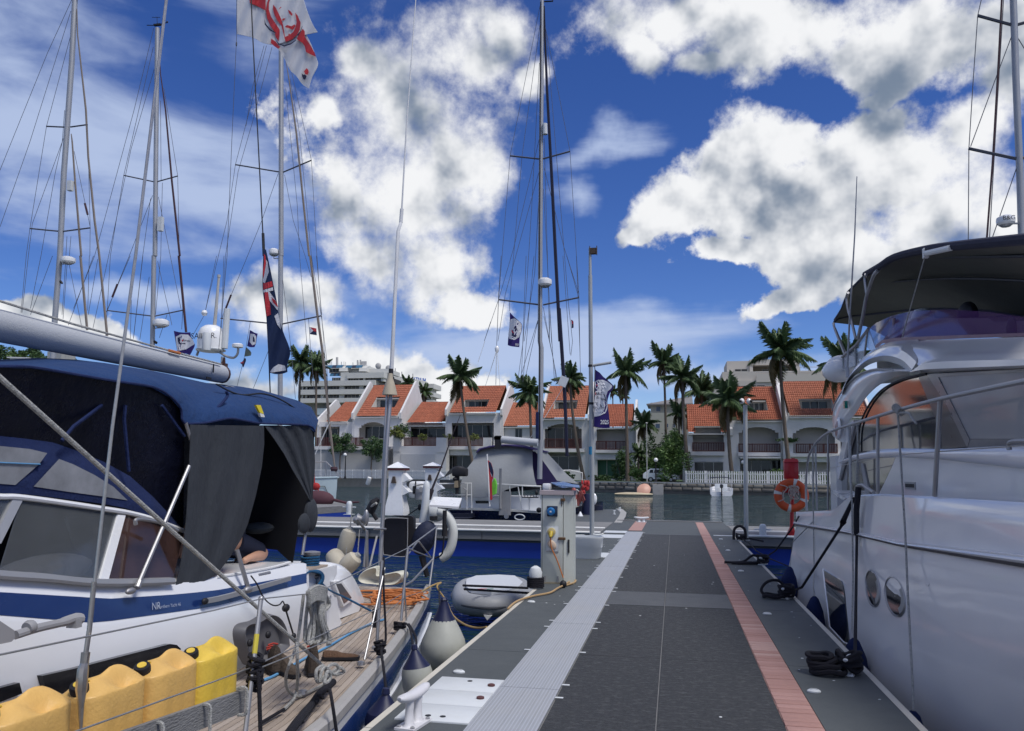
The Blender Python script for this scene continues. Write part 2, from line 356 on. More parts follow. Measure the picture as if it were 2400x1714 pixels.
# ------------------------------------------------------------ main pontoon
XL,XR=-1.93,1.56; YB,YE=-4.,22.3
pont=MB(); pont.bb((XL+.05,YB,-.5),(XR-.05,YE,-.012)); pont=struct('pontoon',pont,M_['concrete'])
def child(name,mb,m,par=None,**k): return mb.build(name,m,par or pont,**k)
b=MB(); b.bb((XL+.12,YB,WZ-.3),(XR-.12,YE,-.5)); child('float',b,M_['float'])
for sx,mm in ((XL,M_['cream']),(XR,M_['cream'])):
    b=MB(); s=.05 if sx<0 else -.05
    for y in range(int(YB),int(YE),3): b.bb((sx,y,-.16),(sx+s,min(y+2.99,YE),-.002))
    child('edge_trim',b,mm)
seams=[YB,-1.2,1.6,4.55,7.35,10.25,13.2,16.6,19.6,22.28]
for i in range(len(seams)-1):     # deck panels: two side strips and the two halves of the carriageway
    y0,y1=seams[i]+.004,seams[i+1]-.004
    for x0,x1,mm,zt in ((XL+.052,-1.305,'deckgrey',-.002),(-.842,-.135,'asphalt',0),(-.125,.677,'asphalt',0),(.923,XR-.052,'deckgrey',-.002)):
        b=MB(); b.bb((x0,y0,-.05),(x1,y1,zt)); child('deck_panel',b,M_[mm])
for x0,x1 in ((-.84,-.137),(-.123,.675)):      # smoother joint band across the carriageway
    b=MB(); b.bb((x0,10.2,.0),(x1,11.35,.005)); child('joint_band',b,M_['deckband'])
    b=MB(); b.bb((x0,22.0,.0),(x1,22.28,.006)); child('joint_band',b,M_['deckband'])
b=MB(); b.bb((-.133,YB,-.02),(-.128,22.3,.003)); child('seam_strip',b,mat('seam_grey',(.22,.22,.22),.8,var=.3))
r=random.Random(2); b=MB()
for i in range(46):
    x,y=r.choice((r.uniform(-1.85,-1.35),r.uniform(-.8,.6),r.uniform(.98,1.45))),r.uniform(4.8,20); s=r.uniform(.004,.016); a0=r.uniform(0,3); b.lathe([(s,0),(s*.7,.003)],(x,y,.0005),n=6,sq=r.uniform(.4,1))
child('droppings',b,M_['plate_white'],kind='stuff')
# red pavers
b=MB(); b.bb((.681,YB,-.05),(.919,22.28,-.004)); child('paver_bed',b,M_['mortar'])
bm_=MB(); bm_.bev((.684,-.048,-.04),(.916,.048,.004),.006)
y=-1.0; k=0; P0=None
while y<22.2 and k<290:
    w=.104 if y<22 else .1
    if k<3:
        o=child('brick',MB().add(bm_.v,bm_.f),M_['brick'][k]); o.location=(0,y,0); (P0:=P0 or []).append(o)
    else:
        o=P0[R_.choice((0,0,0,1,1,2)) if not 7.9<y<8.35 else 2].copy(); COL.objects.link(o); o.parent=pont
        o.location=(R_.uniform(-.002,.002),y,R_.uniform(-.0015,.0015)); o.rotation_euler.z=R_.uniform(-.008,.008)
    y+=w; k+=1
# galvanised cover plates with clips
plate=[-4.7,-2.0,.70,3.40,6.1,8.76,11.47,14.25,17.2,20.0,22.9]
P1=None
for i in range(len(plate)-1):
    y0,y1=plate[i],plate[i+1]
    b=MB(); b.bb((-1.295,y0+.004,-.03),(-.85,y1-.004,.012))
    for q in range(7): b.bb((-1.27+q*.058,y0+.02,.012),(-1.262+q*.058,y1-.02,.0145))
    pl=child('cover_plate',b,M_['metal_plate'])
    for yy in ((y0+.18),(y0+y1)/2,(y1-.18)):
        for sx in (-1,1):
            if P1 is None:
                c=MB(); c.bev((-.035,-.014,0),(.035,.014,.006),.003); P1=c.build('clip',M_['plate_white'],pont); o=P1
            else: o=P1.copy(); COL.objects.link(o)
            o.parent=pont; o.location=(-1.0725+sx*.245,yy,.001)
# white hatch beside the cover plate
q=[hZ('F',945,905),hZ('F',1475,938),hZ('F',1225,1240),hZ('F',700,1210)]
hx0,hx1,hy0,hy1=-1.80,-1.31,q[3].y,q[0].y
hy0=5.18;hy1=6.30
for i,(a,c) in enumerate(((0,.33),(.33,.66),(.66,1))):
    b=MB(); b.bev((hx0,hy0+(hy1-hy0)*a+.004,-.01),(-1.302,hy0+(hy1-hy0)*c-.004,.010),.004); child('hatch_plate',b,M_['plate_white'])
b=MB()
for x,y in ((-1.36,6.1),(-1.36,5.75),): b.lathe([(.028,0),(.028,.012),(.018,.016)],(x,y,.010),n=10)
child('red_bolt',b,mat('rust_red',(.10,.04,.04),.7))
b=MB()
for x,y in ((-1.55,6.2),(-1.6,5.28),(-1.5,5.28)): b.lathe([(.02,0),(.02,.003)],(x,y,.010),n=10)
child('grip_hole',b,M_['black'])
for x0,y0,y1 in ((-1.9,15.8,16.7),(-1.9,20.6,21.7)):
    b=MB(); b.bb((x0,y0,0),(-1.302,y1,.008)); child('white_plate',b,M_['plate_white'])
b=MB(); b.bb((-1.9,22.32,.004),(.2-1.5,23.1,.014)); b.bb((1.0,22.1,.002),(1.5,22.27,.012)); child('white_plate',b,M_['plate_white'])
# the small white deck lights
def deck_light():
    t=thing('deck_light','small white deck light on the pontoon','light')
    b=MB(); b.lathe([(.05,0),(.05,.010),(.037,.020),(.016,.024)],n=14,sq=.62); b.build('lamp_body',M_['plate_white'],t)
    b=MB(); b.bb((-.024,-.01,.021),(.024,.01,.026)); b.build('lens',mat('lens_grey',(.35,.37,.38),.3),t); return t
dl=deck_light(); first=True
DL=[('F',1045,860,'small white deck light beside the white hatch plates on the left edge'),('F',1687,235,'small white deck light on the left edge near the grey dinghy'),
 ('G',1185,900,'small white deck light on the right edge between the second and third black mooring lines'),('G',1022,633,'small white deck light on the right strip beside the second cleat'),('G',942,505,'small white deck light on the right strip near the far lamp post'),('G',898,435,'farthest small white deck light on the right strip'),('J',340,1335,'nearest white deck light on the right, below the big coil of black rope'),('d',1190,1185,None)]
for c,u,v,l in DL:
    if l is None: continue
    o=dl if first else copy_tree(dl); first=False; o.location=hZ(c,u,v,0); o['label']=l; o['group']='deck lights along the pontoon edges'
# ------------------------------------------------------------ T-head and finger pontoons
def pontoon(x0,x1,y0,y1,name='cross_pontoon',pipe=True,fl=True):
    b=MB(); b.bb((x0,y0+.1,-.32),(x1,y1,-.002)); r=struct(name,b,M_['deckgrey'])
    n=max(1,int((x1-x0)/3.1)); w=(x1-x0)/n
    for i in range(n):
        b=MB(); b.bb((x0+i*w+.01,y0,-.25),(x0+(i+1)*w-.01,y0+.08,.0)); b.build('fascia_board',M_['timber'],r)
        b=MB(); b.bb((x0+i*w+.01,y1+.002,-.25),(x0+(i+1)*w-.01,y1+.08,.0)); b.build('fascia_board',M_['timber'],r)
        if pipe:
            for k in range(5):
                yy=y0+.12+k*(y1-y0-.2)/5; b=MB(); b.bb((x0+i*w+.012,yy,-.001),(x0+(i+1)*w-.012,yy+(y1-y0-.2)/5-.015,.012 if k%2 else .009)); b.build('deck_board',M_['timber'],r)
    if fl:
        b=MB(); b.bb((x0+.05,y0+.12,WZ-.3),(x1-.05,y1-.1,-.321)); b.build('float',M_['float'],r)
    if pipe:
        for yy,zz,rr in ((y0-.03,.005,.035),(y0+1.45,.03,.03)):
            b=MB(); b.tube([(x0,yy,zz),(x1,yy,zz)],rr,8); b.build('service_pipe',M_['pipe'],r)
    return r
tl=pontoon(-45,XL-.05,22.32,27.2)
tr=pontoon(XR+.05,26,22.32,26.6)
b=MB(); b.bb((XL-.05,22.3,-.3),(XR+.05,28.4,-.004)); tc_=struct('pontoon_head',b,M_['deckgrey'])
b=MB(); b.bb((XL,22.4,WZ-.3),(XR,28.2,-.305)); b.build('float',M_['float'],tc_)
for x0,x1,sp in ((-1.30,-.92,1),(.68,.92,1)):
    for k in range(48):
        if x0<0 and k<10: continue
        b=MB(); b.bb((x0,22.34+k*.12,-.01),(x1,22.34+k*.12+.112,.004)); b.build('brick',M_['brick'][k%3],tc_)
b=MB(); b.bb((XL,28.2,-.2),(XR,28.42,.03)); b.build('edge_beam',M_['timber'],tc_)
# finger with the rounded end, behind the T-head
pts=[hZ('Z',700,560),hZ('Z',1570,575),hZ('Z',1640,460),hZ('Z',1655,395),hZ('Z',1600,345),hZ('Z',1560,325),hZ('Z',1100,340),hZ('Z',700,400)]
ptsb=[V(p.x,p.y,-.3) for p in pts]
b=MB(); b.prism(ptsb,(0,0,.295)); fg=struct('finger_pontoon',b,M_['deckgrey'])
b=MB(); b.prism([V(p.x-.05,p.y,-1.) for p in pts],(0,0,.69)); b.build('float',M_['float'],fg)
b=MB(); rim=[p+V(0,0,.01) for p in pts[1:6]]; b.sheet([[p-V(0,0,.25) for p in rim],rim],(-.25,0,.0)); b.build('edge_beam',M_['concrete'],fg)
# left far finger pontoon with its blue float
pts=[hZ('D',150,650),hZ('D',572,625),hZ('D',560,590),hZ('D',150,580)]
b=MB(); b.prism([V(p.x,p.y,-.3) for p in pts],(0,0,.295)); fg2=struct('finger_pontoon',b,M_['timber'])
b=MB(); b.prism([V(p.x,p.y,-1.) for p in pts],(0,0,.69)); b.build('float',M_['float'],fg2)
# ------------------------------------------------------------ quay, lawn, ground behind
QZ=.55
qp=[(-120,133),(-54,126),(-30,116),(-4,101),(5,98.5),(15,96),(30,94),(60,92),(200,90)]
def qy(x):
    for (a,b),(c,d) in zip(qp,qp[1:]):
        if a<=x<=c: return b+(d-b)*(x-a)/(c-a)
    return qp[0][1] if x<0 else qp[-1][1]
M_['ground']=mat('ground',(.12,.13,.08),.95,var=.3,vs=.3)
b=MB(); b.poly([(x,y+.4,QZ) for x,y in qp]+[(900,90,QZ),(900,900,QZ),(-900,900,QZ),(-900,140,QZ),(-900,133.4,QZ)]); struct('ground',b,M_['ground'],smooth=False)
b=MB(); lawn=[(x,y+3.6,QZ+.06) for x,y in qp if -80<x<=60]; lawn=[(-54,129.8,QZ+.06)]+lawn; 
b=MB(); b.poly([(x,qy(x)+3.2,QZ+.03) for x in (-100,-54,-30,-4,5,15,30,60)]+[(60,150,QZ+.03),(-100,150,QZ+.03)]); struct('lawn',b,M_['grass'],smooth=False)
b=MB(); b.poly([(x,qy(x)+.5,QZ+.012) for x in (-100,-54,-30,-4,5,15,30,60)]+[(x,qy(x)+3.1,QZ+.012) for x in (60,30,15,5,-4,-30,-54,-100)]); struct('promenade_path',b,M_['pave'],smooth=False)
M_['stone']=[mat('quay_stone_a',(.20,.18,.15),.9,var=.25,vs=2,bump=2,bs=12),mat('quay_stone_b',(.27,.25,.21),.9,var=.25,vs=2,bump=2,bs=12),mat('quay_stone_c',(.14,.13,.115),.9,var=.25,vs=2,bump=2,bs=12)]
b=MB()
for (x0,y0),(x1,y1) in zip(qp,qp[1:]): b.prism([(x0,y0+.05,WZ-1),(x1,y1+.05,WZ-1),(x1,y1+.9,WZ-1),(x0,y0+.9,WZ-1)],(0,0,1.25-.03+1.04-.0))
quay=thing('quay_wall','long low grey stone quay wall along the far waterside','wall',(0,98,WZ))
b.build('wall_core',M_['stone'][2],quay)
b=MB()
for (x0,y0),(x1,y1) in zip(qp,qp[1:]): b.prism([(x0,y0-.06,QZ-.02),(x1,y1-.06,QZ-.02),(x1,y1+.55,QZ-.02),(x0,y0+.55,QZ-.02)],(0,0,.12))
b.build('coping',M_['concrete'],quay)
x=-33.; n=0; sb=MB(); sb.bev((-.5,-.06,-.5),(.5,.10,.5),.06); me3=[]
for i in range(3):
    o=MB().add(sb.v,sb.f).build('stone',M_['stone'][i]); o.parent=quay; me3.append(o)
used=[0,0,0]
row=0
for row,(zz,hh) in enumerate(((-.02,.42),(-.46,.42))):
    x=-32.+row*.4
    while x<34 and n<285:
        w=R_.uniform(.75,1.25)*(1.15 if row else 1.0); xc=x+w/2; k=R_.choice((0,1,2,0,1))
        if used[k]==0: o=me3[k]; used[k]=1
        else: o=me3[k].copy(); COL.objects.link(o); o.parent=quay
        sl=math.atan2(qy(xc+.5)-qy(xc-.5),1); o.location=V(xc,qy(xc)-.0,.30+zz-WZ*0)-V(0,98,WZ); o.location.z=(QZ-.24+zz)-WZ
        o.scale=(w-.05,1,hh); o.rotation_euler.z=sl+R_.uniform(-.02,.02); x+=w; n+=1
# ------------------------------------------------------------ far side: houses
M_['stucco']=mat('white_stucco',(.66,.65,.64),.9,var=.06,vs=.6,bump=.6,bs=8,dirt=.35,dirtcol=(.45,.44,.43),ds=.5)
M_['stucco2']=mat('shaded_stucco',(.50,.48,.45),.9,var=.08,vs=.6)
M_['tile']=[mat('clay_tile_a',(.33,.108,.06),.85,var=.45,vs=2.2,dirt=.45,dirtcol=(.22,.08,.05),ds=.5),mat('clay_tile_b',(.355,.13,.075),.85,var=.45,vs=2.6,dirt=.4,dirtcol=(.27,.10,.06),ds=.6)]
M_['brown']=mat('brown_wood',(.075,.022,.018),.55,var=.2,vs=3)
M_['glass']=mat('window_glass',(.02,.022,.026),.06,var=0,spec=.5)
M_['frame']=mat('window_frame',(.45,.44,.42),.5,var=.05)
M_['dark']=mat('dark_interior',(.05,.045,.042),.8)
M_['green']=mat('green_curtain',(.05,.14,.09),.8,wave=(6,(.03,.09,.06),.5,'X'))
M_['leaf']=[mat('leaf_dark',(.055,.105,.035),.55,var=.4,vs=1.5),mat('leaf_mid',(.095,.165,.045),.55,var=.4,vs=1.5),mat('leaf_yellow',(.16,.19,.04),.6,var=.4,vs=1.5),mat('leaf_palm',(.085,.135,.055),.5,var=.45,vs=1.2)]
M_['bark']=mat('palm_bark',(.125,.10,.08),.9,var=.3,vs=3,bump=2,bs=9)
def wall_mb(b,x0,x1,z0,z1,y,t,holes=()):
    """vertical wall in the plane y with openings (xa,xb,za,zb,rise)"""
    cuts={x0,x1}
    H=[]
    for xa,xb,za,zb,rise in holes:
        if rise:
            N=12
            for i in range(N):
                a=lerp(xa,xb,i/N);c=lerp(xa,xb,(i+1)/N); m=(i+.5)/N*2-1
                H.append((a,c,za,zb-rise*(1-math.sqrt(max(0,1-m*m))))); cuts|={a,c}
        else: H.append((xa,xb,za,zb)); cuts|={xa,xb}
    cs=sorted(c for c in cuts if x0-1e-6<=c<=x1+1e-6)
    for a,c in zip(cs,cs[1:]):
        if c-a<1e-4: continue
        m=(a+c)/2; iv=sorted((h[2],h[3]) for h in H if h[0]<m<h[1]); z=z0
        for p,q in iv:
            if p>z+1e-3: b.bb((a,y,z),(c,y+t,p))
            z=max(z,q)
        if z1>z+1e-3: b.bb((a,y,z),(c,y+t,z1))
def railing(par,xa,xb,z0,z1,y,name='railing'):
    b=MB(); b.bb((xa,y-.05,z1-.12),(xb,y+.05,z1)); b.bb((xa,y-.04,z0),(xb,y+.04,z0+.12))
    n=int((xb-xa)/2.2)+1
    for i in range(n+1): x=lerp(xa+.05,xb-.05,i/n); b.bb((x-.06,y-.045,z0),(x+.06,y+.045,z1+.02))
    r=b.build(name,M_['brown'],par)
    b=MB(); n=int((xb-xa)/.21)
    for i in range(n): x=xa+(i+.5)*(xb-xa)/n; b.bb((x-.04,y-.025,z0+.1),(x+.04,y+.025,z1-.1))
    b.build('baluster',M_['brown'],par,kind='stuff')
def window(par,xa,xb,z0,z1,y,n=2,gl=None,name='window'):
    b=MB(); f=.07
    for i in range(n+1):
        x=lerp(xa,xb,i/n); b.bb((x-f/2,y-.03,z0),(x+f/2,y+.03,z1))
    b.bb((xa,y-.028,z1-f),(xb,y+.028,z1)); b.bb((xa,y-.028,z0),(xb,y+.028,z0+f)); w=b.build(name,M_['frame'],par)
    for i in range(n):
        a,c=lerp(xa,xb,i/n)+f/2,lerp(xa,xb,(i+1)/n)-f/2
        b=MB(); b.bb((a,y-.006,z0+f),(c,y+.006,z1-f)); b.build('pane',gl or M_['glass'],w)
def roof_tiles(par,BL,BR,TL,TR,mm,hole=None,notch=None):
    BL,BR,TL,TR=map(V,(BL,BR,TL,TR)); n=max(4,int((BR-BL).length/.27)); m=15
    nrm=(BR-BL).cross(TL-BL).normalized()
    if nrm.z<0: nrm=-nrm
    vs=[];fs=[]; S=4
    prof=[0,.08,.11,.08]
    rows=[]
    for j in range(m):
        for e in (0,1):
            t=(j+e)/m; a=BL.lerp(TL,t); c=BR.lerp(TR,t); off=.055*(1-e)
            rows.append([a.lerp(c,(i/S)/n)+nrm*(prof[i%S]+off+R_.uniform(-.006,.006)) for i in range(n*S+1)])
    w=n*S+1; vs=[p for r in rows for p in r]
    for j in range(len(rows)-1):
        for i in range(w-1):
            s=(i+.5)/(w-1); t=(j+.5)/(len(rows)-1)
            if hole and hole[0]<s<hole[1] and hole[2]<t<hole[3]: continue
            if notch and notch[0]<s<notch[1] and t<notch[2]: continue
            fs.append((j*w+i,j*w+i+1,(j+1)*w+i+1,(j+1)*w+i))
    b=MB(); b.add(vs,fs)
    r=b.build('roof_tile',mm,par,sharp=40,kind='stuff')
    b=MB(); b.prism([BL-nrm*.02-V(0,0,.0),BR-nrm*.02,TR-nrm*.02,TL-nrm*.02],-nrm*.0+V(0,0,-.001)) if False else None
    return nrm
def house(c,label,YF,roofB,roofT,fx,base,holes=(),rails=(),dorm=None,wins=(),bands=(),backs=(),depth=7.5,side=(1,1),tile=0,notch=None,par_h=.42,backdrop=2.2,beam=None):
    YB=YF+depth
    BL,BR=hY(c,*roofB[0],YF-.5),hY(c,*roofB[1],YF-.5); zE=(BL.z+BR.z)/2; BL.z=BR.z=zE
    TL,TR=hY(c,*roofT[0],YB),hY(c,*roofT[1],YB); zR=(TL.z+TR.z)/2; TL.z=TR.z=zR; TL.x=lerp(TL.x,BL.x,.5); BL.x=TL.x; TR.x=lerp(TR.x,BR.x,.5); BR.x=TR.x
    x0,x1=(hY(c,fx[0],base,YF).x,hY(c,fx[1],base,YF).x) if fx else (BL.x,BR.x)
    zb=QZ-.1
    h=thing('house',label,'house',((x0+x1)/2,YF,QZ),'white terraced houses with clay tile roofs')
    b=MB(); HH=[]
    def Q(u,v,y=YF): p=hY(c,u,v,y); return p.x,p.z
    for (ua,va,ub,vb,rise) in holes:
        xa,zt=Q(ua,va); xb,z_=Q(ub,vb); HH.append((xa,xb,min(zt,z_),max(zt,z_),rise))
    wall_mb(b,x0,x1,zb,zE+.02,YF,.35,HH); b.build('wall',M_['stucco'],h)
    b=MB(); b.bb((x0,YF+backdrop,zb),(x1,YF+backdrop+.2,zE-.05)); b.bb((x0,YF+.36,zE-.25),(x1,YF+backdrop,zE-.05))
    for x in (x0,x1-.2): b.bb((x,YF+.351,zb),(x+.2,YF+backdrop-.01,zE-.251))
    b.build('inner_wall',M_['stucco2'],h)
    # gable walls with parapets
    for sd,x in ((0,min(BL.x,x0)),(1,max(BR.x,x1))):
        if side[sd]:
            t=.34; xx=x-t if sd==0 else x
            pr=[(xx,YF-.5,zE+par_h),(xx,YF-.5,zE-.35),(xx,YF+.1,zE-.5),(xx,YF+.1,zb),(xx,YB+5,zb),(xx,YB+5,lerp(zE,zR,.30)),(xx,YB+.2,zR+par_h+.1),(xx,YB-.15,zR+par_h+.1)]
            b=MB(); b.prism(pr,(t,0,0)); b.build('gable_wall',M_['stucco'],h)
    if notch:
        xa,xb=lerp(BL.x,BR.x,notch[0]),lerp(BL.x,BR.x,notch[1]); zn=lerp(zE,zR,notch[2]); yn=lerp(YF-.5,YB,notch[2])
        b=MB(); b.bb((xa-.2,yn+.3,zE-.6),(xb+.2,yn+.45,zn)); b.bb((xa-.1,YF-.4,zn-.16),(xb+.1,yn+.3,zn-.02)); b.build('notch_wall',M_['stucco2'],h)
    hole=None
    if dorm:
        def st(u,v):
            v0=rp(c,0,v)[1]; zb_=proj_y(BL); zt_=proj_y(TL); t=(zb_-v0)/(zb_-zt_)
            p=BL.lerp(TL,t); q=BR.lerp(TR,t); xa,xb=proj_x(p),proj_x(q); return (rp(c,u,0)[0]-xa)/(xb-xa),t
        s0,t1=st(dorm[0],dorm[1]); s1,t0=st(dorm[2],dorm[3]); hole=(s0,s1,t0,t1)
        a=BL.lerp(BR,s0); d=BL.lerp(BR,s1); sl=TL-BL
        A=a+sl*t0;B=d+sl*t0;C=d+sl*t1;Dd=a+sl*t1
        b=MB(); dep=V(0,1.6,0)
        b.sheet([[A-V(0,0,.05),B-V(0,0,.05)],[A-V(0,0,.05)+V(0,2.4,0),B-V(0,0,.05)+V(0,2.4,0)]],(0,0,-.06))
        yb=C.y+.5
        b.bb((A.x-.1,yb,A.z-.3),(B.x+.1,yb+.12,C.z+.1))
        for xx in (A.x-.12,B.x): b.prism([(xx,A.y,A.z+.02),(xx,C.y,C.z),(xx,yb,C.z),(xx,yb,A.z)],(.12,0,0))
        b.bb((A.x,C.y-.1,C.z-.22),(B.x,yb,C.z-.05))
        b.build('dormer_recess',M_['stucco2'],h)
        window(h,lerp(A.x,B.x,.12),lerp(A.x,B.x,.9),A.z+.02,C.z-.3,yb-.06,3,name='dormer_window')
    roof_tiles(h,BL,BR,TL,TR,M_['tile'][tile],hole,notch)
    b=MB(); b.prism([V(BL.x,YF-.5,zE-.1),V(BR.x,YF-.5,zE-.1),V(BR.x,YF+.4,zE-.1),V(BL.x,YF+.4,zE-.1)],(0,0,-.14)); b.build('eave_board',M_['brown'] if beam else M_['stucco'],h)
    b=MB(); b.bb((BL.x,YB-.1,zR-.25),(BR.x,YB+.1,zR+.1)); b.prism([(BL.x,YB+.1,zR),(BL.x,YB+5,lerp(zE,zR,.3)),(BL.x,YB+5,lerp(zE,zR,.3)-.2),(BL.x,YB+.1,zR-.25)],(BR.x-BL.x,0,0)); b.build('ridge',M_['tile'][1],h)
    for (ua,va,ub,vb) in rails:
        xa,z1=Q(ua,va,YF-.1); xb,z0=Q(ub,vb,YF-.1); railing(h,xa,xb,z0,z1,YF-.1)
    for (ua,va,ub,vb,dy,n,g) in wins:
        xa,z1=Q(ua,va,YF+dy); xb,z0=Q(ub,vb,YF+dy); window(h,xa,xb,z0,z1,YF+dy,n,M_['green'] if g==1 else None)
    for (ua,va,ub,vb,pj) in bands:
        xa,z1=Q(ua,va,YF-pj); xb,z0=Q(ub,vb,YF-pj); b=MB(); b.bb((xa,YF-pj,z0),(xb,YF-.001,z1)); b.bb((xa+.1,YF+.3,z0+.02),(xb-.1,YF+backdrop-.01,z1-.1)); b.build('balcony_slab',M_['stucco'],h)
    return h
def proj_y(p):
    q=p-V(0,0,CAMZ); return CY-FPX*q.dot(CU_)/q.dot(CF_)
def proj_x(p):
    q=p-V(0,0,CAMZ); return CX+FPX*q.dot(CR_)/q.dot(CF_)
YL,YR=128.,112.
house('A','low terraced house at the far left end of the row, beside the small dark trees',YL+1,[(345,880),(590,875)],[(455,665),(655,665)],(205,590),1380,holes=[(225,930,440,1140,0)],rails=[(200,1048,440,1140)],wins=[(240,950,420,1140,2.0,3,0)],bands=[(190,1142,590,1175,.5)],side=(1,0))
h2=house('A','tall terraced house with a wide arch, left of the flagpole mast, with roof terrace opening',YL,[(600,815),(1062,820)],[(838,480),(1250,480)],(590,1092),1380,holes=[(655,880,960,1140,1.6)],rails=[(545,1048,700,1140)],dorm=(850,625,1045,727),wins=[(725,925,950,1060,2.0,3,0)],bands=[(540,1142,1092,1175,.5)],par_h=.6)
house('A','low terraced house with red lounge balcony between two tall gables',YL+1.2,[(1195,885),(1615,890)],[(1315,665),(1640,665)],(1092,1610),1380,holes=[(1215,930,1595,1135,0)],rails=[(1105,1048,1495,1138)],wins=[(1225,945,1590,1050,2.0,4,0)],bands=[(1040,1140,1610,1180,.6)],side=(0,0),beam=1)
house('A','tall terraced house with wide roof window behind the leaning palm, third gable from the left',YL,[(1625,775),(2150,782)],[(1790,490),(2246,490)],(1610,2192),1380,holes=[(1665,890,2120,1140,0),(1560,1240,1895,1400,0)],rails=[(1605,1048,2005,1140)],dorm=(1815,637,2035,735),wins=[(1672,910,2110,1050,2.0,4,0),(1562,1245,1890,1400,1.2,3,0)],bands=[(1495,1140,2190,1180,.6)],par_h=.6)
house('B','low terraced house with one small barred window beside the tall grey mast',YL+1.2,[(308,920),(760,932)],[(415,670),(790,672)],(296,800),1500,holes=[(498,950,575,1055,0)],wins=[(500,952,574,1053,.2,2,0)],side=(0,0),tile=1)
house('B','tall terraced house with large arched balcony right of the tall grey mast',YL,[(803,838),(1268,838)],[(872,490),(1300,490)],(800,1290),1500,holes=[(820,900,1222,1168,1.3),(850,1215,1192,1400,0)],rails=[(820,1060,1220,1165)],dorm=(935,650,1165,742),wins=[(850,940,1200,1160,2.0,4,0),(860,1250,1190,1400,1.5,3,0)],bands=[(800,1168,1250,1206,.7)],par_h=.6,tile=1)
house('B','terraced house behind the purple flag, with green curtained doors',YL-1,[(1350,930),(1772,945)],[(1490,688),(1782,690)],(1345,1790),1500,holes=[(1385,960,1700,1180,0),(1392,1290,1700,1500,0)],rails=[(1380,1085,1700,1180)],wins=[(1395,1292,1698,1500,1.0,3,1)],bands=[(1370,1182,1750,1215,.7),(1370,1262,1750,1288,.3)],par_h=.7)
house('C','left house of the right-hand row, with a notched roof over its balcony',YR,[(398,1132),(757,1138)],[(400,897),(716,900)],(388,765),1480,holes=[(445,1100,710,1293,0),(458,1380,706,1476,0)],rails=[(443,1217,714,1293)],wins=[(460,1382,704,1475,.15,3,0)],bands=[(430,1294,716,1328,.6)],par_h=.5,notch=(.18,.80,.20))
house('C','middle house of the right-hand row, with an arched balcony behind the lamp post',YR,[(792,1025),(1216,1034)],[(803,750),(1142,750)],(766,1240),1480,holes=[(835,1088,1176,1300,1.2),(846,1360,1192,1500,0)],rails=[(833,1227,1188,1300)],dorm=(905,868,1085,950),wins=[(860,1365,1190,1500,1.6,4,0)],bands=[(830,1301,1190,1332,.6),(845,1338,1190,1352,1.2)],par_h=.5)
h10=house('C','right house of the right-hand row, next to the motor yacht, with a wide roof opening',YR-1,[(1255,990),(1900,1000)],[(1205,700),(1860,705)],(1240,1900),1480,holes=[(1290,1088,1652,1308,1.3),(1290,1382,1900,1500,0)],rails=[(1318,1227,1672,1308)],dorm=(1338,855,1650,945),bands=[(1250,1310,1900,1340,.6)],par_h=.5,tile=1)
# terrace walls under the left group
tw=thing('terrace_wall','pale terrace retaining wall below the left houses, behind the white picket fence','wall',(hY('A',500,1300,YL-4).x,YL-4,QZ))
def ybox(c,ua,va,ub,vb,y,d,zb=None):
    p=hY(c,ua,va,y);q=hY(c,ub,vb,y); b=MB(); b.bb((p.x,y,q.z if zb is None else zb),(q.x,y+d,p.z)); return b
ybox('A',-200,1142,925,1180,YL-4.2,3.5).build('coping',M_['stucco'],tw)
ybox('A',-200,1181,925,1400,YL-4,3.,QZ).build('retaining_wall',mat('grey_render',(.36,.355,.35),.9,var=.08,dirt=.3,dirtcol=(.27,.27,.27),ds=.4),tw)
ybox('A',1030,1140,1600,1400,YL-2.2,2,QZ).build('retaining_wall',M_['stucco'],tw)
ybox('A',1110,1228,1482,1400,YL-2.3,.1,QZ).build('panel',mat('pale_panel',(.56,.56,.56),.8,wave=(2.2,(.46,.46,.47),.3,'X')),tw)
for a,bq,cq,dq in ((1030,960,1100,1200),(1495,1050,1605,1210),(2005,1050,2090,1210)):
    ybox('A',a,bq,cq,dq,YL-2.3,.8).build('pier',M_['stucco'],tw)
# downlight planters on the balconies
for u,v,l in ((1340,1060,'yellow green potted plant on the brown balcony of the low house'),(1620,1030,'yellow plant pot spilling over the white balcony pier')):
    pass
# ------------------------------------------------------------ foliage helpers
def leaf_cloud(n,rad,size,seed=0,clumps=26,droop=0.):
    r=random.Random(seed); b=MB(); cl=[]
    for i in range(clumps):
        d=V(r.gauss(0,1),r.gauss(0,1),r.gauss(0,1)).normalized()*r.uniform(.35,1)
        cl.append((V(d.x*rad[0],d.y*rad[1],d.z*rad[2]),r.uniform(.22,.42)))
    for i in range(n):
        c,k=cl[r.randrange(clumps)]; d=V(r.gauss(0,1),r.gauss(0,1),r.gauss(0,1)).normalized()*(r.random()**.4)
        p=c+V(d.x*rad[0]*k,d.y*rad[1]*k,d.z*rad[2]*k)
        a=V(r.gauss(0,1),r.gauss(0,1),r.gauss(0,.6)).normalized(); a2=a.orthogonal().normalized(); a2.rotate(Matrix.Rotation(r.uniform(0,6.28),3,a)); s=size*r.uniform(.6,1.4)
        b.add([p-a*s,p+a2*s*.4,p+a*s-V(0,0,droop*s),p-a2*s*.4],[(0,1,2,3)])
    return b
CLOUDS={}
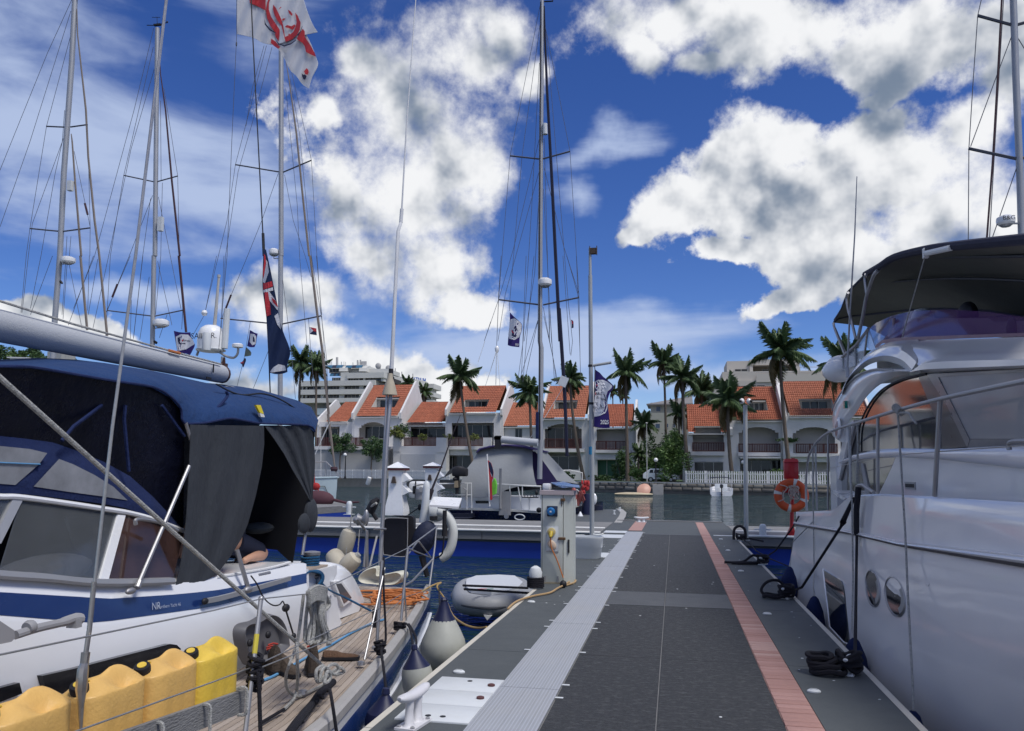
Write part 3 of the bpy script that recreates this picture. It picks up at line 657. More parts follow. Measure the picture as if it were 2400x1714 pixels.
def bush(label,cat_,x,y,z,rad,n=1500,size=.16,m=0,group=None,seed=1,trunk=0,name='shrub'):
    t=thing(name,label,cat_,(x,y,z),group); key=(n,tuple(rad),size,seed)
    b=leaf_cloud(n,rad,size,seed)
    for v in b.v: v+=V(x,y,z+trunk+rad[2]*.85)
    b.build('foliage' if not trunk else 'crown',M_['leaf'][m],t,smooth=False)
    b=MB(); r=random.Random(seed)
    if trunk:
        b.tube(cat([(x,y,z-.1),(x+r.uniform(-.2,.2),y,z+trunk*.5),(x+r.uniform(-.1,.1),y,z+trunk+rad[2]*.5)],4),[.16,.14,.14,.12,.12,.11,.1,.1,.08],7)
        for k in range(4): 
            a=r.uniform(0,6.28); b.tube([(x,y,z+trunk*.9),(x+cos(a)*rad[0]*.5,y+sin(a)*rad[1]*.5,z+trunk+rad[2]*.9)],[.08,.03],5)
        b.build('trunk',M_['bark'],t)
    else:
        for k in range(6):
            a=r.uniform(0,6.28); b.tube([(x+cos(a)*.1,y+sin(a)*.1,z-.05),(x+cos(a)*rad[0]*.6,y+sin(a)*rad[1]*.6,z+rad[2]*1.1)],[.05,.015],5)
        b.build('stem',M_['bark'],t)
    return t
def frond_mb(L,droop,seed,nl=34,w=.74,twist=.25):
    """frond along +x from the origin, arching and drooping; wind combs the leaflets to one side"""
    r=random.Random(seed); b=MB(); P=[]
    N=12
    for i in range(N+1):
        t=i/N; P.append(V(L*t*(1-.10*droop*t),0,L*(.30*t-droop*t*t*.62)))
    b.tube(P,[lerp(.045,.008,i/N) for i in range(N+1)],4)
    for s in (-1,1):
        for i in range(nl):
            t=.12+.88*(i+.3*r.random())/nl; k=min(N-1,int(t*N)); f=t*N-k; p=P[k].lerp(P[k+1],f); d=(P[k+1]-P[k]).normalized()
            ln=w*L*.38*math.sin(pi*min(1,.16+t*.86))**.7*r.uniform(.8,1.1); side=V(0,s,0)
            dr=(d*.55+side*.75+V(0,0,-.30-r.uniform(0,.5))).normalized(); tip=p+dr*ln+V(0,0,-.25*ln*r.random()); mid=p+dr*ln*.5+V(0,0,.03)
            wd=d*.021
            b.add([p-wd,mid-wd*.9,tip,mid+wd*.9,p+wd],[(0,1,2),(0,2,3,4)])
    return b
FR=[frond_mb(1,dr,i) for i,dr in enumerate((.35,.7,1.1,1.5,.2,.95))]
FM=[]
for i,f in enumerate(FR):
    me=bpy.data.meshes.new('frond'); me.from_pydata([tuple(v) for v in f.v],[],f.f); me.materials.append(M_['leaf'][3] if i!=3 else mat('dry_frond',(.17,.13,.06),.7,var=.3,vs=2)); FM.append(me)
def palm(label,base,crown,R,n=30,seed=1,lean=0,dead=3,cat_='palm tree',r0=.24,wind=.5,fan=0):
    r=random.Random(seed); base=V(base);crown=V(crown); t=thing('palm_tree',label,cat_,base,'coconut palms along the waterside')
    b=MB(); mid=base.lerp(crown,.5)+V(lean,0,0); path=cat([base-V(0,0,.3),base.lerp(mid,.5)+V(lean*.35,0,0),mid,mid.lerp(crown,.5)+V(lean*.3,0,0),crown],6)
    N=len(path); b.tube(path,[lerp(r0*1.35,r0*.75,(i/N)**.4)*(1+.05*(i%2)) for i in range(N)],8); b.build('trunk',M_['bark'],t)
    b=MB(); b.ell(crown+V(0,0,.1),(r0*1.5,r0*1.5,r0*2.4),8,6)
    for k in range(5): a=r.uniform(0,6.28); b.ell(crown+V(cos(a)*.3,sin(a)*.3,-.25),(.14,.14,.17),6,5)
    b.build('crown_shaft',M_['bark'],t)
    for k in range(n):
        az=k/n*2*pi*2.618+r.uniform(-.3,.3); u=k/n; el=lerp(1.3,-.75,u**.9)+r.uniform(-.12,.12)
        L=R*lerp(.78,1.15,r.random())*(.88 if el>1 else 1)
        i=r.choice((4,0)) if el>.7 else r.choice((0,1,5)) if el>.15 else r.choice((1,2,5))
        if k>=n-dead: i=3
        o=bpy.data.objects.new('frond',FM[i]); COL.objects.link(o); o.parent=t; o.location=crown-base+V(0,0,.25)
        d=V(cos(az)*cos(el)+wind*.28,sin(az)*cos(el),sin(el)); az2=math.atan2(d.y,d.x); el2=math.asin(max(-1,min(1,d.z/d.length)))
        o.rotation_euler=(r.uniform(-.4,.4),-el2,az2); o.scale=(L,L,L)
    return t
def palmpx(label,c,crown,base,R,Y,**k):
    cr=hY(c,*crown,Y); bs=hY(c,*base,Y); bs.z=max(QZ,min(bs.z,QZ+.6)); return palm(label,bs,cr,R/ CROP[c][2]/FPX*Y*1.2,**k)
palmpx('palm standing left of the white hotel, its crown just behind the far left forestay','A',(25,250),(10,1180),210,140,seed=3,n=30,lean=-.2)
palmpx('palm with a ragged crown in front of the white hotel, right of its twin','A',(190,300),(195,1200),190,139,seed=4,n=28)
palmpx('leaning palm in front of the tall gable with the wide roof window','A',(1755,400),(1925,1260),230,YL-6,seed=5,n=25,lean=-.25,wind=.3)
palmpx('palm directly left of the tall grey mast, in front of the low roof','B',(655,590),(690,1300),235,YL-6,seed=8,n=25,dead=0,wind=-.2)
palmpx('palm right of the tall grey mast, crown above the arched house','B',(1098,430),(1245,1480),180,YL-9,seed=9,n=26,lean=-.35)
palmpx('tall palm right of the purple flag on the pole','B',(1700,360),(1722,1520),240,YL-12,seed=10,n=26,lean=.0,wind=.4)
palmpx('tall slender palm over the grey house, left one of a close pair','C',(200,560),(220,1300),165,YL-5,seed=11,n=27,lean=.1,r0=.2)
palmpx('palm over the big bush, right one of a close pair','C',(360,690),(420,1500),180,YR-4,seed=12,n=27,lean=-.2,dead=3)
palmpx('broad palm in front of the notched roof, left of the camera post','C',(745,880),(785,1500),225,YR-5,seed=13,n=28,lean=-.2,dead=5)
palmpx('tallest palm, directly above the red life ring box','C',(1187,470),(1280,1500),250,YR-6,seed=14,n=27,lean=-.25,wind=.1)
palmpx('palm half hidden behind the white motor yacht','C',(1730,560),(1740,1500),240,YR-3,seed=15,n=26,wind=-.5)
palmpx('small low palm beside the grey house','C',(325,985),(345,1300),115,YR+8,seed=16,n=22,r0=.16)
palmpx('bushy palm behind the notched roof','C',(520,800),(520,1300),160,YR+14,seed=17,n=34,dead=4)
palmpx('low arching palm left of the street light by the white car','C',(40,1080),(30,1300),130,YL-3,seed=18,n=24,r0=.16)
palmpx('fan shaped palm behind the purple flag roof, left of two','B',(1560,560),(1565,1000),75,YL+14,seed=19,n=32,r0=.12)
palmpx('fan shaped palm behind the purple flag roof, right of two','B',(1668,600),(1668,1000),75,YL+14,seed=20,n=32,r0=.12)
palmpx('palm top showing behind the tall left gable','A',(1180,470),(1200,1000),100,YL+22,seed=21,n=24)
palmpx('drooping palm behind the right side of the tall left gable','A',(1365,560),(1360,1100),110,YL+20,seed=22,n=24)
palmpx('yellow green dwarf palm on the lawn by the green curtained doors','B',(1840,1240),(1840,1500),105,YL-10,seed=23,n=34,r0=.14,dead=0)
def cx(c,u,v,Y): p=hY(c,u,v,Y); return p
p=cx('A',465,1130,YL-6); bush('round dark tree in front of the terrace wall, left of two','tree',p.x,p.y,QZ,(2.4,2,1.7),2600,.2,0,'small trees by the picket fence',31,4.1,name='small_tree')
p=cx('A',805,1130,YL-6); bush('round dark tree in front of the terrace wall, right of two','tree',p.x,p.y,QZ,(2.1,2,1.8),2400,.2,0,'small trees by the picket fence',32,3.3,name='small_tree')
p=cx('A',1070,940,YL-3); bush('bright yellow green shrub on the terrace beside the lower mast tubes','shrub',p.x,p.y,hY('A',1070,1040,YL-3).z,(1.5,1,1.1),900,.16,2,None,33)
p=cx('A',1130,1000,YL-2.5); bush('dark leafy shrub on the terrace below the yellow one','shrub',p.x,p.y,hY('A',1130,1060,YL-3).z,(1.4,1,1.3),1100,.16,0,None,34)
for u,v,l in ((1345,1045,'yellow potted plant behind the brown railing, left balcony'),(1620,1040,'yellow plant on the white pier between the two brown railings'),(1900,1045,'yellow plant behind the brown railing below the wide roof window')):
    p=cx('A',u,v,YL-1.2); bush(l,'plant',p.x,p.y,p.z-.5,(1.0,.4,.6),420,.12,2,None,u,name='balcony_plant')
for u,v,rx,rz,n,m,l,y in ((290,1345,2.5,6.3,6500,1,'big loose olive green bush beside the white car',YR-3),(180,1380,1.6,1.6,1200,1,'small bush between the bright palm and the white car',YR-2),(1160,1430,2.8,1.6,2000,1,'leafy green bush in front of the middle right house',YR-4),(20,1290,1.8,1.8,1200,1,'green shrub under the street light',YR),(120,1200,3.2,2.4,1600,0,'dark garden tree behind the white car',YR+15),(255,1230,2.5,2.5,1500,0,'dark shrub mass beside the grey house',YR+10),(1620,1480,2.0,1.4,1200,1,'green bush behind the picket fence close to the motor yacht',YR-7)):
    p=cx('C',u,v,y); bush(l,'bush',p.x,p.y,QZ,(rx,1.8,rz*.55 if False else rz*.6),n,.19,m,None,u)
for u,v,rx,rz,n,m,l in ((1665,1330,1.5,4.6,2600,0,'tall slender green shrub beside the green curtained doors'),(1440,1480,1.8,.9,900,0,'low dark shrubs in front of the green curtained doors'),(1960,1330,2.4,4.2,3000,1,'leafy bush between the last left house and the grey villa'),(2060,1180,2.6,7.0,3400,0,'dark tree beside the grey villa, behind the street light'),(1900,1420,1.6,1.6,1200,1,'small round bush left of the white car'),(300,1440,2.2,1.4,1200,1,'low green bush behind the grey tent, between the houses'),(1050,1440,1.2,1.2,900,0,'dark shrub under the arched balcony')):
    p=cx('B',u,v,YL-7); bush(l,'bush',p.x,p.y,QZ,(rx,1.6,rz*.55),n,.19,m,None,u)
p=cx('C',1285,1190,YR-5); bush('small potted palm like plant on the right balcony corner','plant',p.x,p.y+3.5,hY('C',1285,1215,YR-1.5).z,(1.3,.5,.35),300,.2,0,None,5,name='balcony_plant')
b=MB(); r=random.Random(5); hl=hY('C',385,1485,YR-6); hr=hY('C',1230,1500,YR-6)
for i in range(3800):
    x=r.uniform(hl.x,hr.x); pz=r.uniform(QZ,hl.z+.25+.1*sin(x)); y=YR-6+r.uniform(-.3,.6); a=V(r.gauss(0,1),r.gauss(0,1),r.gauss(0,1)).normalized()*.13; a2=a.orthogonal()*.6
    b.add([V(x,y,pz)-a,V(x,y,pz)+a2,V(x,y,pz)+a,V(x,y,pz)-a2],[(0,1,2,3)])
solo('hedge',b,M_['leaf'][0],'clipped low green hedge behind the right picket fence','hedge',smooth=False)
# ------------------------------------------------------------ picket fences
PK=MB(); PK.prism([(-.055,0,0),(.055,0,0),(.055,0,.92),(0,0,1.0),(-.055,0,.92)],(0,.025,0)); PKM=None
def fence(label,pa,pb,h):
    global PKM
    t=thing('picket_fence',label,'fence',pa); d=pb-pa; n=int(d.length/.26); a=math.atan2(d.y,d.x)
    for i in range(n):
        p=pa+d*((i+.5)/n)
        if PKM is None: o=MB().add(PK.v,PK.f).build('picket',M_['pipe'],smooth=False); PKM=o.data
        else: o=bpy.data.objects.new('picket',PKM); COL.objects.link(o)
        o.parent=t; o.location=p-pa+V(0,0,.05); o.rotation_euler.z=a; o.scale=(1.15,1,h)
    for z in (.25,.75):
        b=MB(); nv=V(-d.y,d.x,0).normalized()*.045; b.prism([pa+V(0,0,z*h),pb+V(0,0,z*h),pb+V(0,0,z*h+.08),pa+V(0,0,z*h+.08)],nv); b.build('rail',M_['pipe'],t)
    for i in range(0,n+1,9):
        p=pa+d*(i/n); b=MB(); b.bb(p+V(-.06,.05,0),p+V(.06,.17,h*1.02)); b.build('post',M_['pipe'],t)
y_=YL-9; pa=hY('A',120,1475,118); pb=hY('A',905,1478,113)
fence('white picket fence on the quay, left stretch beside the globe lamp',V(hY('A',120,1400,119).x,119,QZ+.1),V(hY('A',905,1400,113).x,113,QZ+.1),1.25)
fence('white picket fence on the quay, stretch behind the two white pedestals',V(hY('A',1110,1400,110.5).x,110.5,QZ+.05),V(hY('A',1640,1400,106).x,106,QZ+.05),1.25)
fa=hY('C',388,1575,99.5);fb=hY('C',1640,1575,97)
fence('bright white picket fence in front of the right hand houses',V(fa.x,99.5,QZ+.02),V(fb.x,97,QZ+.02),1.45)
# ------------------------------------------------------------ hotel and other far buildings
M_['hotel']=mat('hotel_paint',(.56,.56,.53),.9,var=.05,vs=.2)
YH=200.
hp=hY('a',850,900,YH); hot=thing('hotel','white stepped hotel block with dark window bands and a blue sign, behind the left roofs','hotel',(hp.x,YH,QZ))
def hb(ua,va,ub,vb,y,d,name='wall',m=None,par=None):
    p=hY('a',ua,va,y);q=hY('a',ub,vb,y); b=MB(); b.bb((p.x,y,q.z),(q.x,y+d,p.z)); return b.build(name,m or M_['hotel'],par or hot)
for i,(a,va,c,vb,dy) in enumerate(((595,240,1140,345,4),(860,352,1425,425,-1),(130,478,1290,540,-1.5),(130,610,1240,672,-1.5),(130,742,1060,800,-1.5),(860,300,1500,352,3.0))):
    hb(a,va,c,vb,YH+dy,12-dy,'storey_band')
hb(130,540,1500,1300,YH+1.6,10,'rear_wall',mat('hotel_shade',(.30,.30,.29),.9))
hb(640,425,1500,480,YH+1.6,10,'rear_wall',M_['dark'])
hb(410,893,650,990,YH-1,6,'balcony_front',mat('pale_blue_glass',(.45,.52,.55),.3))
hb(410,1010,650,1300,YH-.8,5,'wall')
for (u0,u1,v0,v1) in ((470,510,540,742),(750,820,540,742),(1055,1105,425,742),(1045,1135,425,480),(1385,1425,425,480),(125,135,540,742),(238,246,540,742),(178,190,540,742),(770,875,345,480)):
    hb(u0,v0,u1,v1,YH-.4,2.5,'pier')
def hwin(u0,v0,u1,v1,n,y=YH+.4):
    p=hY('a',u0,v0,y);q=hY('a',u1,v1,y); window(hot,p.x,q.x,q.z,p.z,y,n)
for v0,v1 in ((541,609),(673,741)):
    for u0,u1 in ((246,470),(560,750),(822,1055),(1106,1200)): hwin(u0,v0,u1,v1,4)
for u0,u1 in ((660,768),(876,1045),(1140,1385)): hwin(u0,426,u1,479,4)
for u0,u1 in ((600,795),(885,1098)): hwin(u0,292,u1,347,4,YH+3.4)
for (u0,v0,u1,v1) in ((590,236,838,290),(885,240,1135,290),(650,355,790,415)):
    p=hY('a',u0,v0,YH+3);q=hY('a',u1,v1,YH+3)
    rows=[[V(lerp(p.x,q.x,i/8),YH+3.2-2.2*sin(t*pi/2),lerp(p.z,q.z,1-cos(t*pi/2)) ) for i in range(9)] for t in (0,.25,.5,.75,1)]
    b=MB()
    for i in range(8): b.cur=1 if 3<=i<=4 else 0; b.grid([[r[i],r[i+1]] for r in rows])
    b.build('awning',[mat('blue_awning',(.03,.12,.21),.6),mat('navy_awning',(.02,.03,.06),.6)],hot)
# curved side fins between the awnings
for u in (800,860,1100,1140):
    p=hY('a',u,240,YH+3);q=hY('a',u,345,YH+3); b=MB(); b.prism([(p.x,YH+4,p.z),(p.x,YH+2.2,p.z-.3),(p.x,YH+.9,(p.z+q.z)/2),(p.x,YH+.6,q.z),(p.x,YH+4,q.z)],(1.2,0,0)); b.build('side_fin',M_['hotel'],hot)
# wing stepping back to the right
def aP(u,v,y): return hY('a',u,v,y)
b=MB()
W0=aP(1140,240,YH+5);W1=aP(1430,320,YH+22);W2=aP(1510,318,YH+22)
b.prism([V(W0.x,W0.y,W0.z),V(W1.x,W1.y,W0.z),V(W1.x,W1.y,8),V(W0.x,W0.y,8)],(0,3,0)); 
b.build('wing',M_['hotel'],hot)
for (v0,v1,m) in ((372,470,'hotel'),(470,545,'dark'),(545,620,'hotel'),(620,680,'dark'),(680,900,'hotel')):
    p=aP(1480,v0-30,YH+12);q=aP(1870,v0+20,YH+24);r_=aP(1480,v1,YH+12)
    zt=aP(1480,v0,YH+12).z; z2=aP(1960,v0+35,YH+27).z*0+zt; x2=aP(2060,500,YH+30).x
    b=MB(); b.prism([V(p.x,YH+12,zt),V(x2,YH+30,zt),V(x2,YH+30,r_.z),V(p.x,YH+12,r_.z)],(0,2,0)); b.build('wing_storey',M_[m],hot)
for v0,v1 in ((520,590),(650,715),(770,800)): hb(1970,v0,2185,v1,YH+30,8,'end_balcony')
hb(1980,590,2135,900,YH+32,6,'wall'); hb(1150,850,1600,1300,YH+6,10,'wall')
b=MB(); 
p0=aP(1868,470,YH+29.);p1=aP(2062,475,YH+33.); ex=(p1-p0); ex.z=0; wln=ex.length; ex.normalize()
hgt=aP(1960,425,YH+30).z-aP(1960,525,YH+30).z
sb=put_text('ATRIUM',1.0,(0,0,0),(1,0,0),(0,0,1)); xs=[v.x for v in sb.v]; zs=[v.z for v in sb.v]; cxm=(max(xs)+min(xs))/2
mid=(p0+p1)/2; mid.z=aP(1960,473,YH+30).z
s2=MB(); vv=[mid+ex*((v.x-cxm)/(max(xs)-min(xs))*wln*1.0)+V(0,0,1)*((v.z)/(max(zs)-min(zs))*hgt) for v in sb.v]
s2.add(vv,sb.f); s2.add([v+V(0,.3,0) for v in vv],sb.f); s2.build('sign_letters',mat('blue_sign',(.04,.12,.42),.4),hot)
b=MB(); b.bb((p0.x,p0.y+.4,mid.z-hgt/2-.6),(p1.x,p0.y+.6,mid.z-hgt/2-.1)); b.build('sign_rail',M_['frame'],hot)
b=MB()
for u,v0,v1,r in ((608,180,240,.1),(632,180,240,.1),(714,115,235,.35),(780,185,235,.12),(820,180,235,.08),(845,185,235,.08),(956,195,235,.12),(1027,160,235,.25),(1070,155,235,.25),(1048,190,235,.06),(1125,190,235,.12)):
    p=aP(u,v0,YH+6);q=aP(u,v1+10,YH+6); b.tube([q,p],r,5)
p=aP(1125,205,YH+6); b.bb(p-V(.7,.2,.5),p+V(.7,.2,.5))
for u,v0,v1,r in ((1318,210,275,.1),(1370,240,300,.2),(1600,280,360,.15),(1700,335,385,.15),(1868,365,410,.15)):
    p=aP(u,v0,YH+18);q=aP(u,v1+14,YH+18); b.tube([q,p],r,5)
for u,v in ((1342,246),(1498,280)):
    p=aP(u,v,YH+17); b.ell(p,(.9,.3,.9),10,6); b.tube([p,p-V(0,0,4)],.08,5)
b.build('roof_antenna',M_['frame'],hot)
# flat-roofed modern block behind the right row
YM=150.
mp_=hY('c',1300,400,YM); mod=thing('apartment_block','modern cream flat roofed block with a recessed roof terrace, above the right hand roofs','building',(mp_.x,YM,QZ))
M_['mod']=mat('cream_render',(.50,.47,.42),.9,var=.04,vs=.3)
def cbx(ua,va,ub,vb,y,d,name='wall',m=None,par=None):
    p=hY('c',ua,va,y);q=hY('c',ub,vb,y); b=MB(); b.bb((p.x,y,q.z),(q.x,y+d,p.z)); return b.build(name,m or M_['mod'],par or mod)
cbx(780,330,2300,700,YM+.02,14); cbx(870,235,2000,330,YM+.5,13,'parapet'); cbx(1230,262,2050,332,YM-.2,.4,'parapet')
cbx(918,122,1160,236,YM+3,9,'roof_room'); cbx(1160,105,1690,155,YM+2.5,10,'roof_slab'); cbx(1160,155,1195,262,YM+2.6,9,'pier'); cbx(1650,155,1690,262,YM+2.6,9,'pier'); cbx(1195,155,1650,262,YM+6,3,'back_wall',mat('terrace_shade',(.34,.29,.22),.9))
for (u0,v0,u1,v1,n,y) in ((1002,203,1136,232,2,YM+2.9),(1292,205,1570,262,3,YM+5.8),(1140,372,1322,388,2,YM-.1),(1002,380,1130,400,2,YM-.1)):
    p=hY('c',u0,v0,y);q=hY('c',u1,v1,y); window(mod,p.x,q.x,q.z,p.z,y,n)
b=MB()
for u in (1692,1790,1885): p=hY('c',u,182,YM);q=hY('c',u,265,YM); b.tube([p,q],.05,6)
for v in (183,236): p=hY('c',1692,v,YM);q=hY('c',1885,v,YM); b.tube([p,q],.05,6)
for v in (238,): p=hY('c',1228,v,YM-.1);q=hY('c',1650,v,YM-.1); b.tube([p,q],.07,6)
b.build('roof_rail',M_['frame'],mod)
# grey villa in the middle
YV=165.
gp=hY('c',200,700,YV); gv=thing('villa','pale grey green house with small blue windows and a hipped roof, behind the big bush','house',(gp.x,YV,QZ))
M_['villa']=mat('villa_render',(.36,.37,.33),.9,var=.05,vs=.3)
def gb(ua,va,ub,vb,y,d,name='wall',m=None):
    return cbx(ua,va,ub,vb,y,d,name,m or M_['villa'],gv)
gb(-120,668,520,1400,YV,14); gb(112,560,520,668,YV+2,10)
e0=hY('c',68,572,YV+1);e1=hY('c',560,572,YV+1); tz=hY('c',400,490,YV+7).z; b=MB()
b.add([(e0.x,YV+1,e0.z),(e1.x,YV+1,e0.z),(e1.x,YV+14,e0.z),(e0.x,YV+14,e0.z),(e0.x+9,YV+7,tz),(e1.x,YV+7,tz),(e0.x,YV+1,e0.z-.3),(e1.x,YV+1,e0.z-.3)],[(0,1,5,4),(0,4,3),(3,4,5,2),(0,1,7,6),(0,1,2,3)]); b.build('roof',mat('grey_roof',(.22,.21,.21),.8,wave=(1.5,(.15,.15,.15),.3,'X')),gv,smooth=False)
M_['bluewin']=mat('blue_window',(.05,.09,.15),.15)
for (u0,v0,u1,v1,y) in ((170,596,220,655,YV+1.9),(75,780,112,830,YV-.05),(162,780,212,832,YV-.05),(280,778,300,825,YV-.05),(348,775,374,822,YV-.05)):
    p=hY('c',u0,v0,y);q=hY('c',u1,v1,y); window(gv,p.x,q.x,q.z,p.z,y,1,M_['bluewin'])
# trees and a low house far left, seen under the boom
for u,v,rx,l in ((60,560,420,'broad dark tree seen at the left edge under the boom'),(430,600,200,'olive coloured tree under the boom, middle of the gap'),(760,560,330,'dark green tree under the boom beside the grey tower'),(1480,590,160,'small dark tree right of the grey tower under the boom'),(-300,500,300,'big tree just outside the left edge')):
    Y=150; p=hY('e',u,v,Y); s=Y/FPX/9.475*1.05; bush(l,'tree',p.x,p.y,QZ,(rx*s,3,rx*s*.75),2400,.35,1 if v==600 else 0,'trees on the far left shore',u+500,p.z-QZ-rx*s*.6,name='tree')
p=hY('e',1200,550,140); b=MB(); b.bb((p.x-1.6,140,QZ),(p.x+1.6,144,p.z+1.2)); solo('service_tower',b,M_['concrete'],'small grey concrete tower seen in the gap under the boom','tower')
p=hY('e',420,560,145); b=MB(); b.bb((p.x-2.2,145,QZ),(p.x+2.2,150,p.z)); b.prism([(p.x-2.6,144.6,p.z),(p.x+2.6,144.6,p.z-.25),(p.x+2.6,150.5,p.z-.25),(p.x-2.6,150.5,p.z)],(0,0,.25)); solo('hut',b,M_['stucco'],'small pale roofed hut among the trees under the boom','hut')
# ------------------------------------------------------------ street things on the far shore
M_['globe']=mat('lamp_globe',(.8,.8,.78),.3,var=0)
def lamp(label,c,u,vt,vb,Y,black=True):
    p=hY(c,u,vt,Y);q=hY(c,u,vb,Y); q.z=QZ; t=thing('garden_lamp',label,'lamp',q,'globe lamps along the promenade')
    H=p.z-q.z; b=MB(); b.lathe([(.2,0),(.2,.15),(.1,.5),(.09,H*.5),(.06,H-.3),(.13,H-.2),(.13,H-.15)],q,n=8); b.build('post',mat('lamp_black',(.015,.015,.018),.5),t)
    b=MB(); b.ell(p,.26,10,8); b.build('lamp_globe',M_['globe'],t)
lamp('black garden lamp with a white globe in front of the white car','c',168,1165,1385,YR-9)
lamp('black garden lamp with a white globe in front of the left picket fence','A',505,1235,1460,113.)
lamp('black garden lamp with a white globe by the dark ground floor windows','c',1088,1190,1300,YR-3)
p=hY('c',70,785,YR-9); b=MB(); b.tube([(p.x,p.y,QZ),p],[.07,.04],6); b.ell(p+V(0,0,.1),(.14,.14,.1),8,6); solo('street_lamp',b,M_['frame'],'thin tall white street light left of the white car','street lamp')
# white car
def car():
    Y=YR-3; p=hY('c',135,1325,Y); L=4.6; x0=hY('c',30,1300,Y).x; z=QZ+.05; t=thing('car','white estate car parked behind the black globe lamp','car',(x0+L/2,Y,QZ))
    W=MB(); prof=[(0,.45),(0,.95),(.12,1.12),(.75,1.55),(1.0,1.72),(2.6,1.74),(3.1,1.6),(3.6,1.15),(4.35,1.0),(4.6,.8),(4.6,.4),(3.95,.35),(3.6,.6),(3.3,.35),(1.35,.35),(1.0,.6),(.7,.35)]
    rows=[]
    for dy,ins in ((0,.06),(.12,0),(1.6,0),(1.72,.06)): rows.append([V(x0+x+(ins if x<2.3 else -ins),Y+dy,z+zz-(ins if zz>.9 else 0)) for x,zz in prof])
    W.grid(rows,closed=True,cap=True); W.build('body',M_['white'],t)
    gl=mat('car_glass',(.02,.03,.04),.08)
    for a,c in ((.85,1.35),(1.42,2.25),(2.32,3.15)):
        b=MB(); b.prism([V(x0+a,Y-.012,z+1.16),V(x0+c,Y-.012,z+1.16),V(x0+(c if c<3 else 2.95),Y-.012,z+1.58 if c<3 else z+1.5),V(x0+a+.12,Y-.012,z+1.6)],(0,.02,0)); b.build('window',gl,t)
    for x in (1.02,3.62):
        for yy in (0,1.55): 
            b=MB(); b.lathe([(.2,-.02),(.33,0),(.33,.18),(.2,.2)],(x0+x,Y+yy-.03,QZ+.35),(0,1,0),16); w=b.build('wheel',M_['black'],t)
            b=MB(); b.lathe([(.05,-.04),(.2,-.035),(.2,-.01)],(x0+x,Y+yy-.03,QZ+.35),(0,1,0),10); b.build('rim',M_['steel'],w)
    b=MB(); b.bb((x0-.01,Y+.1,z+.8),(x0+.04,Y+.35,z+.98)); b.build('tail_light',mat('tail_red',(.3,.01,.01),.3),t)
    b=MB(); b.bb((x0+4.5,Y+.08,z+.72),(x0+4.61,Y+.4,z+.86)); b.build('headlight',M_['globe'],t)
car()
# small boats by the quay
def outboard(t,p,H,col,yaw=0,name='outboard_motor',label=None,top=True):
    """outboard with cowl, leg and propeller; p = clamp point, cowl above"""
    p=V(p); m=[mat('cowl',col,.35,coat=.3),M_['black']]
    o=t if t is not None else thing(name,label,'outboard',p)
    b=MB(); s=H; 
    rows=[]
    for z,rx,ry in ((0,.10,.14),(.06,.15,.20),(.25,.16,.22),(.36,.14,.2),(.42,.07,.1)):
        rows.append([p+V(cos(a)*rx*s/.8*(1 if abs(cos(a))<.9 else .96),sin(a)*ry*s/.8,z*s) for a in [2*pi*k/12 for k in range(12)]])
    b.grid(rows,closed=True,cap=True); b.build('cowl',m[0],o)
    b=MB(); b.prism([p+V(-.05*s,-.07*s,-.9*s),p+V(.05*s,-.07*s,-.9*s),p+V(.06*s,-.1*s,.02),p+V(-.06*s,-.1*s,.02)],(0,.16*s,0)); b.bb(p+V(-.1*s,-.16*s,-.72*s),p+V(.1*s,.16*s,-.70*s)); b.ell(p+V(0,0,-.92*s),(.05*s,.2*s,.05*s),8,6); b.build('leg',m[1],o)
    return o
def skiff(label,c,u0,u1,vt,vb,Y):
    a=hY(c,u0,vb,Y);d=hY(c,u1,vb,Y); w=d.x-a.x; cx_=(a.x+d.x)/2; zt=hY(c,u0,vt,Y).z; t=thing('motorboat',label,'boat',(cx_,Y,WZ))
    rows=[]
    for y,k,zz in ((0,1,0),(1.5,1.02,.02),(3.4,.85,.08),(4.6,.45,.18),(5.2,.04,.26)):
        h=zt+zz; rows.append([V(cx_+w/2*k*q,Y+y,zz_ if zz_ is not None else 0) for q,zz_ in ((-1,h),(-.97,WZ+.2),(-.8,WZ-.1),(0,WZ-.2),(.8,WZ-.1),(.97,WZ+.2),(1,h),(.86,h),(.82,h-.35),(0,h-.4),(-.82,h-.35),(-.86,h))])
    b=MB(); b.grid(rows,closed=True,cap=True); b.build('hull',M_['white'],t)
    for k in (-.55,.05):
        b=MB(); b.bev((cx_+w*k*.5,Y+.5,zt-.35),(cx_+w*(k*.5+.25),Y+.9,zt+.12),.04); b.bev((cx_+w*k*.5,Y+.9,zt-.3),(cx_+w*(k*.5+.25),Y+1.0,zt+.5),.03); b.build('seat',M_['plate_white'],t)
    b=MB(); zz=hY(c,(u0+u1)/2,vt-110,Y+1.5).z
    for s in (-1,1): b.tube([(cx_+s*w*.48,Y+1.2,zt),(cx_+s*w*.45,Y+1.5,zz-.1)],.025,6); b.tube([(cx_+s*w*.48,Y+1.5,zt),(cx_+s*w*.45,Y+2.4,zz-.1)],.025,6)
    b.build('canopy_frame',M_['steel'],t)
    rows=[[V(cx_+w*.48*q,Y+1.3+yy,zz+.08-.12*q*q-.05*abs(yy-.8)) for q in (-1,-.6,-.2,.2,.6,1)] for yy in (0,.5,1.,1.5)]
    b=MB(); b.sheet(rows,(0,0,.06)); b.build('canopy',mat('navy_canvas_b',(.012,.015,.04),.8),t)
    outboard(t,(cx_,Y-.12,zt+.05),1.0,(.02,.02,.025)); return t
skiff('small white open motorboat with navy canopy and black outboard moored below the picket fence','c',742,985,1465,1545,93.)
q0=hY('G',240,152,92);q1=hY('G',475,152,92)
b=MB(); rows=[]
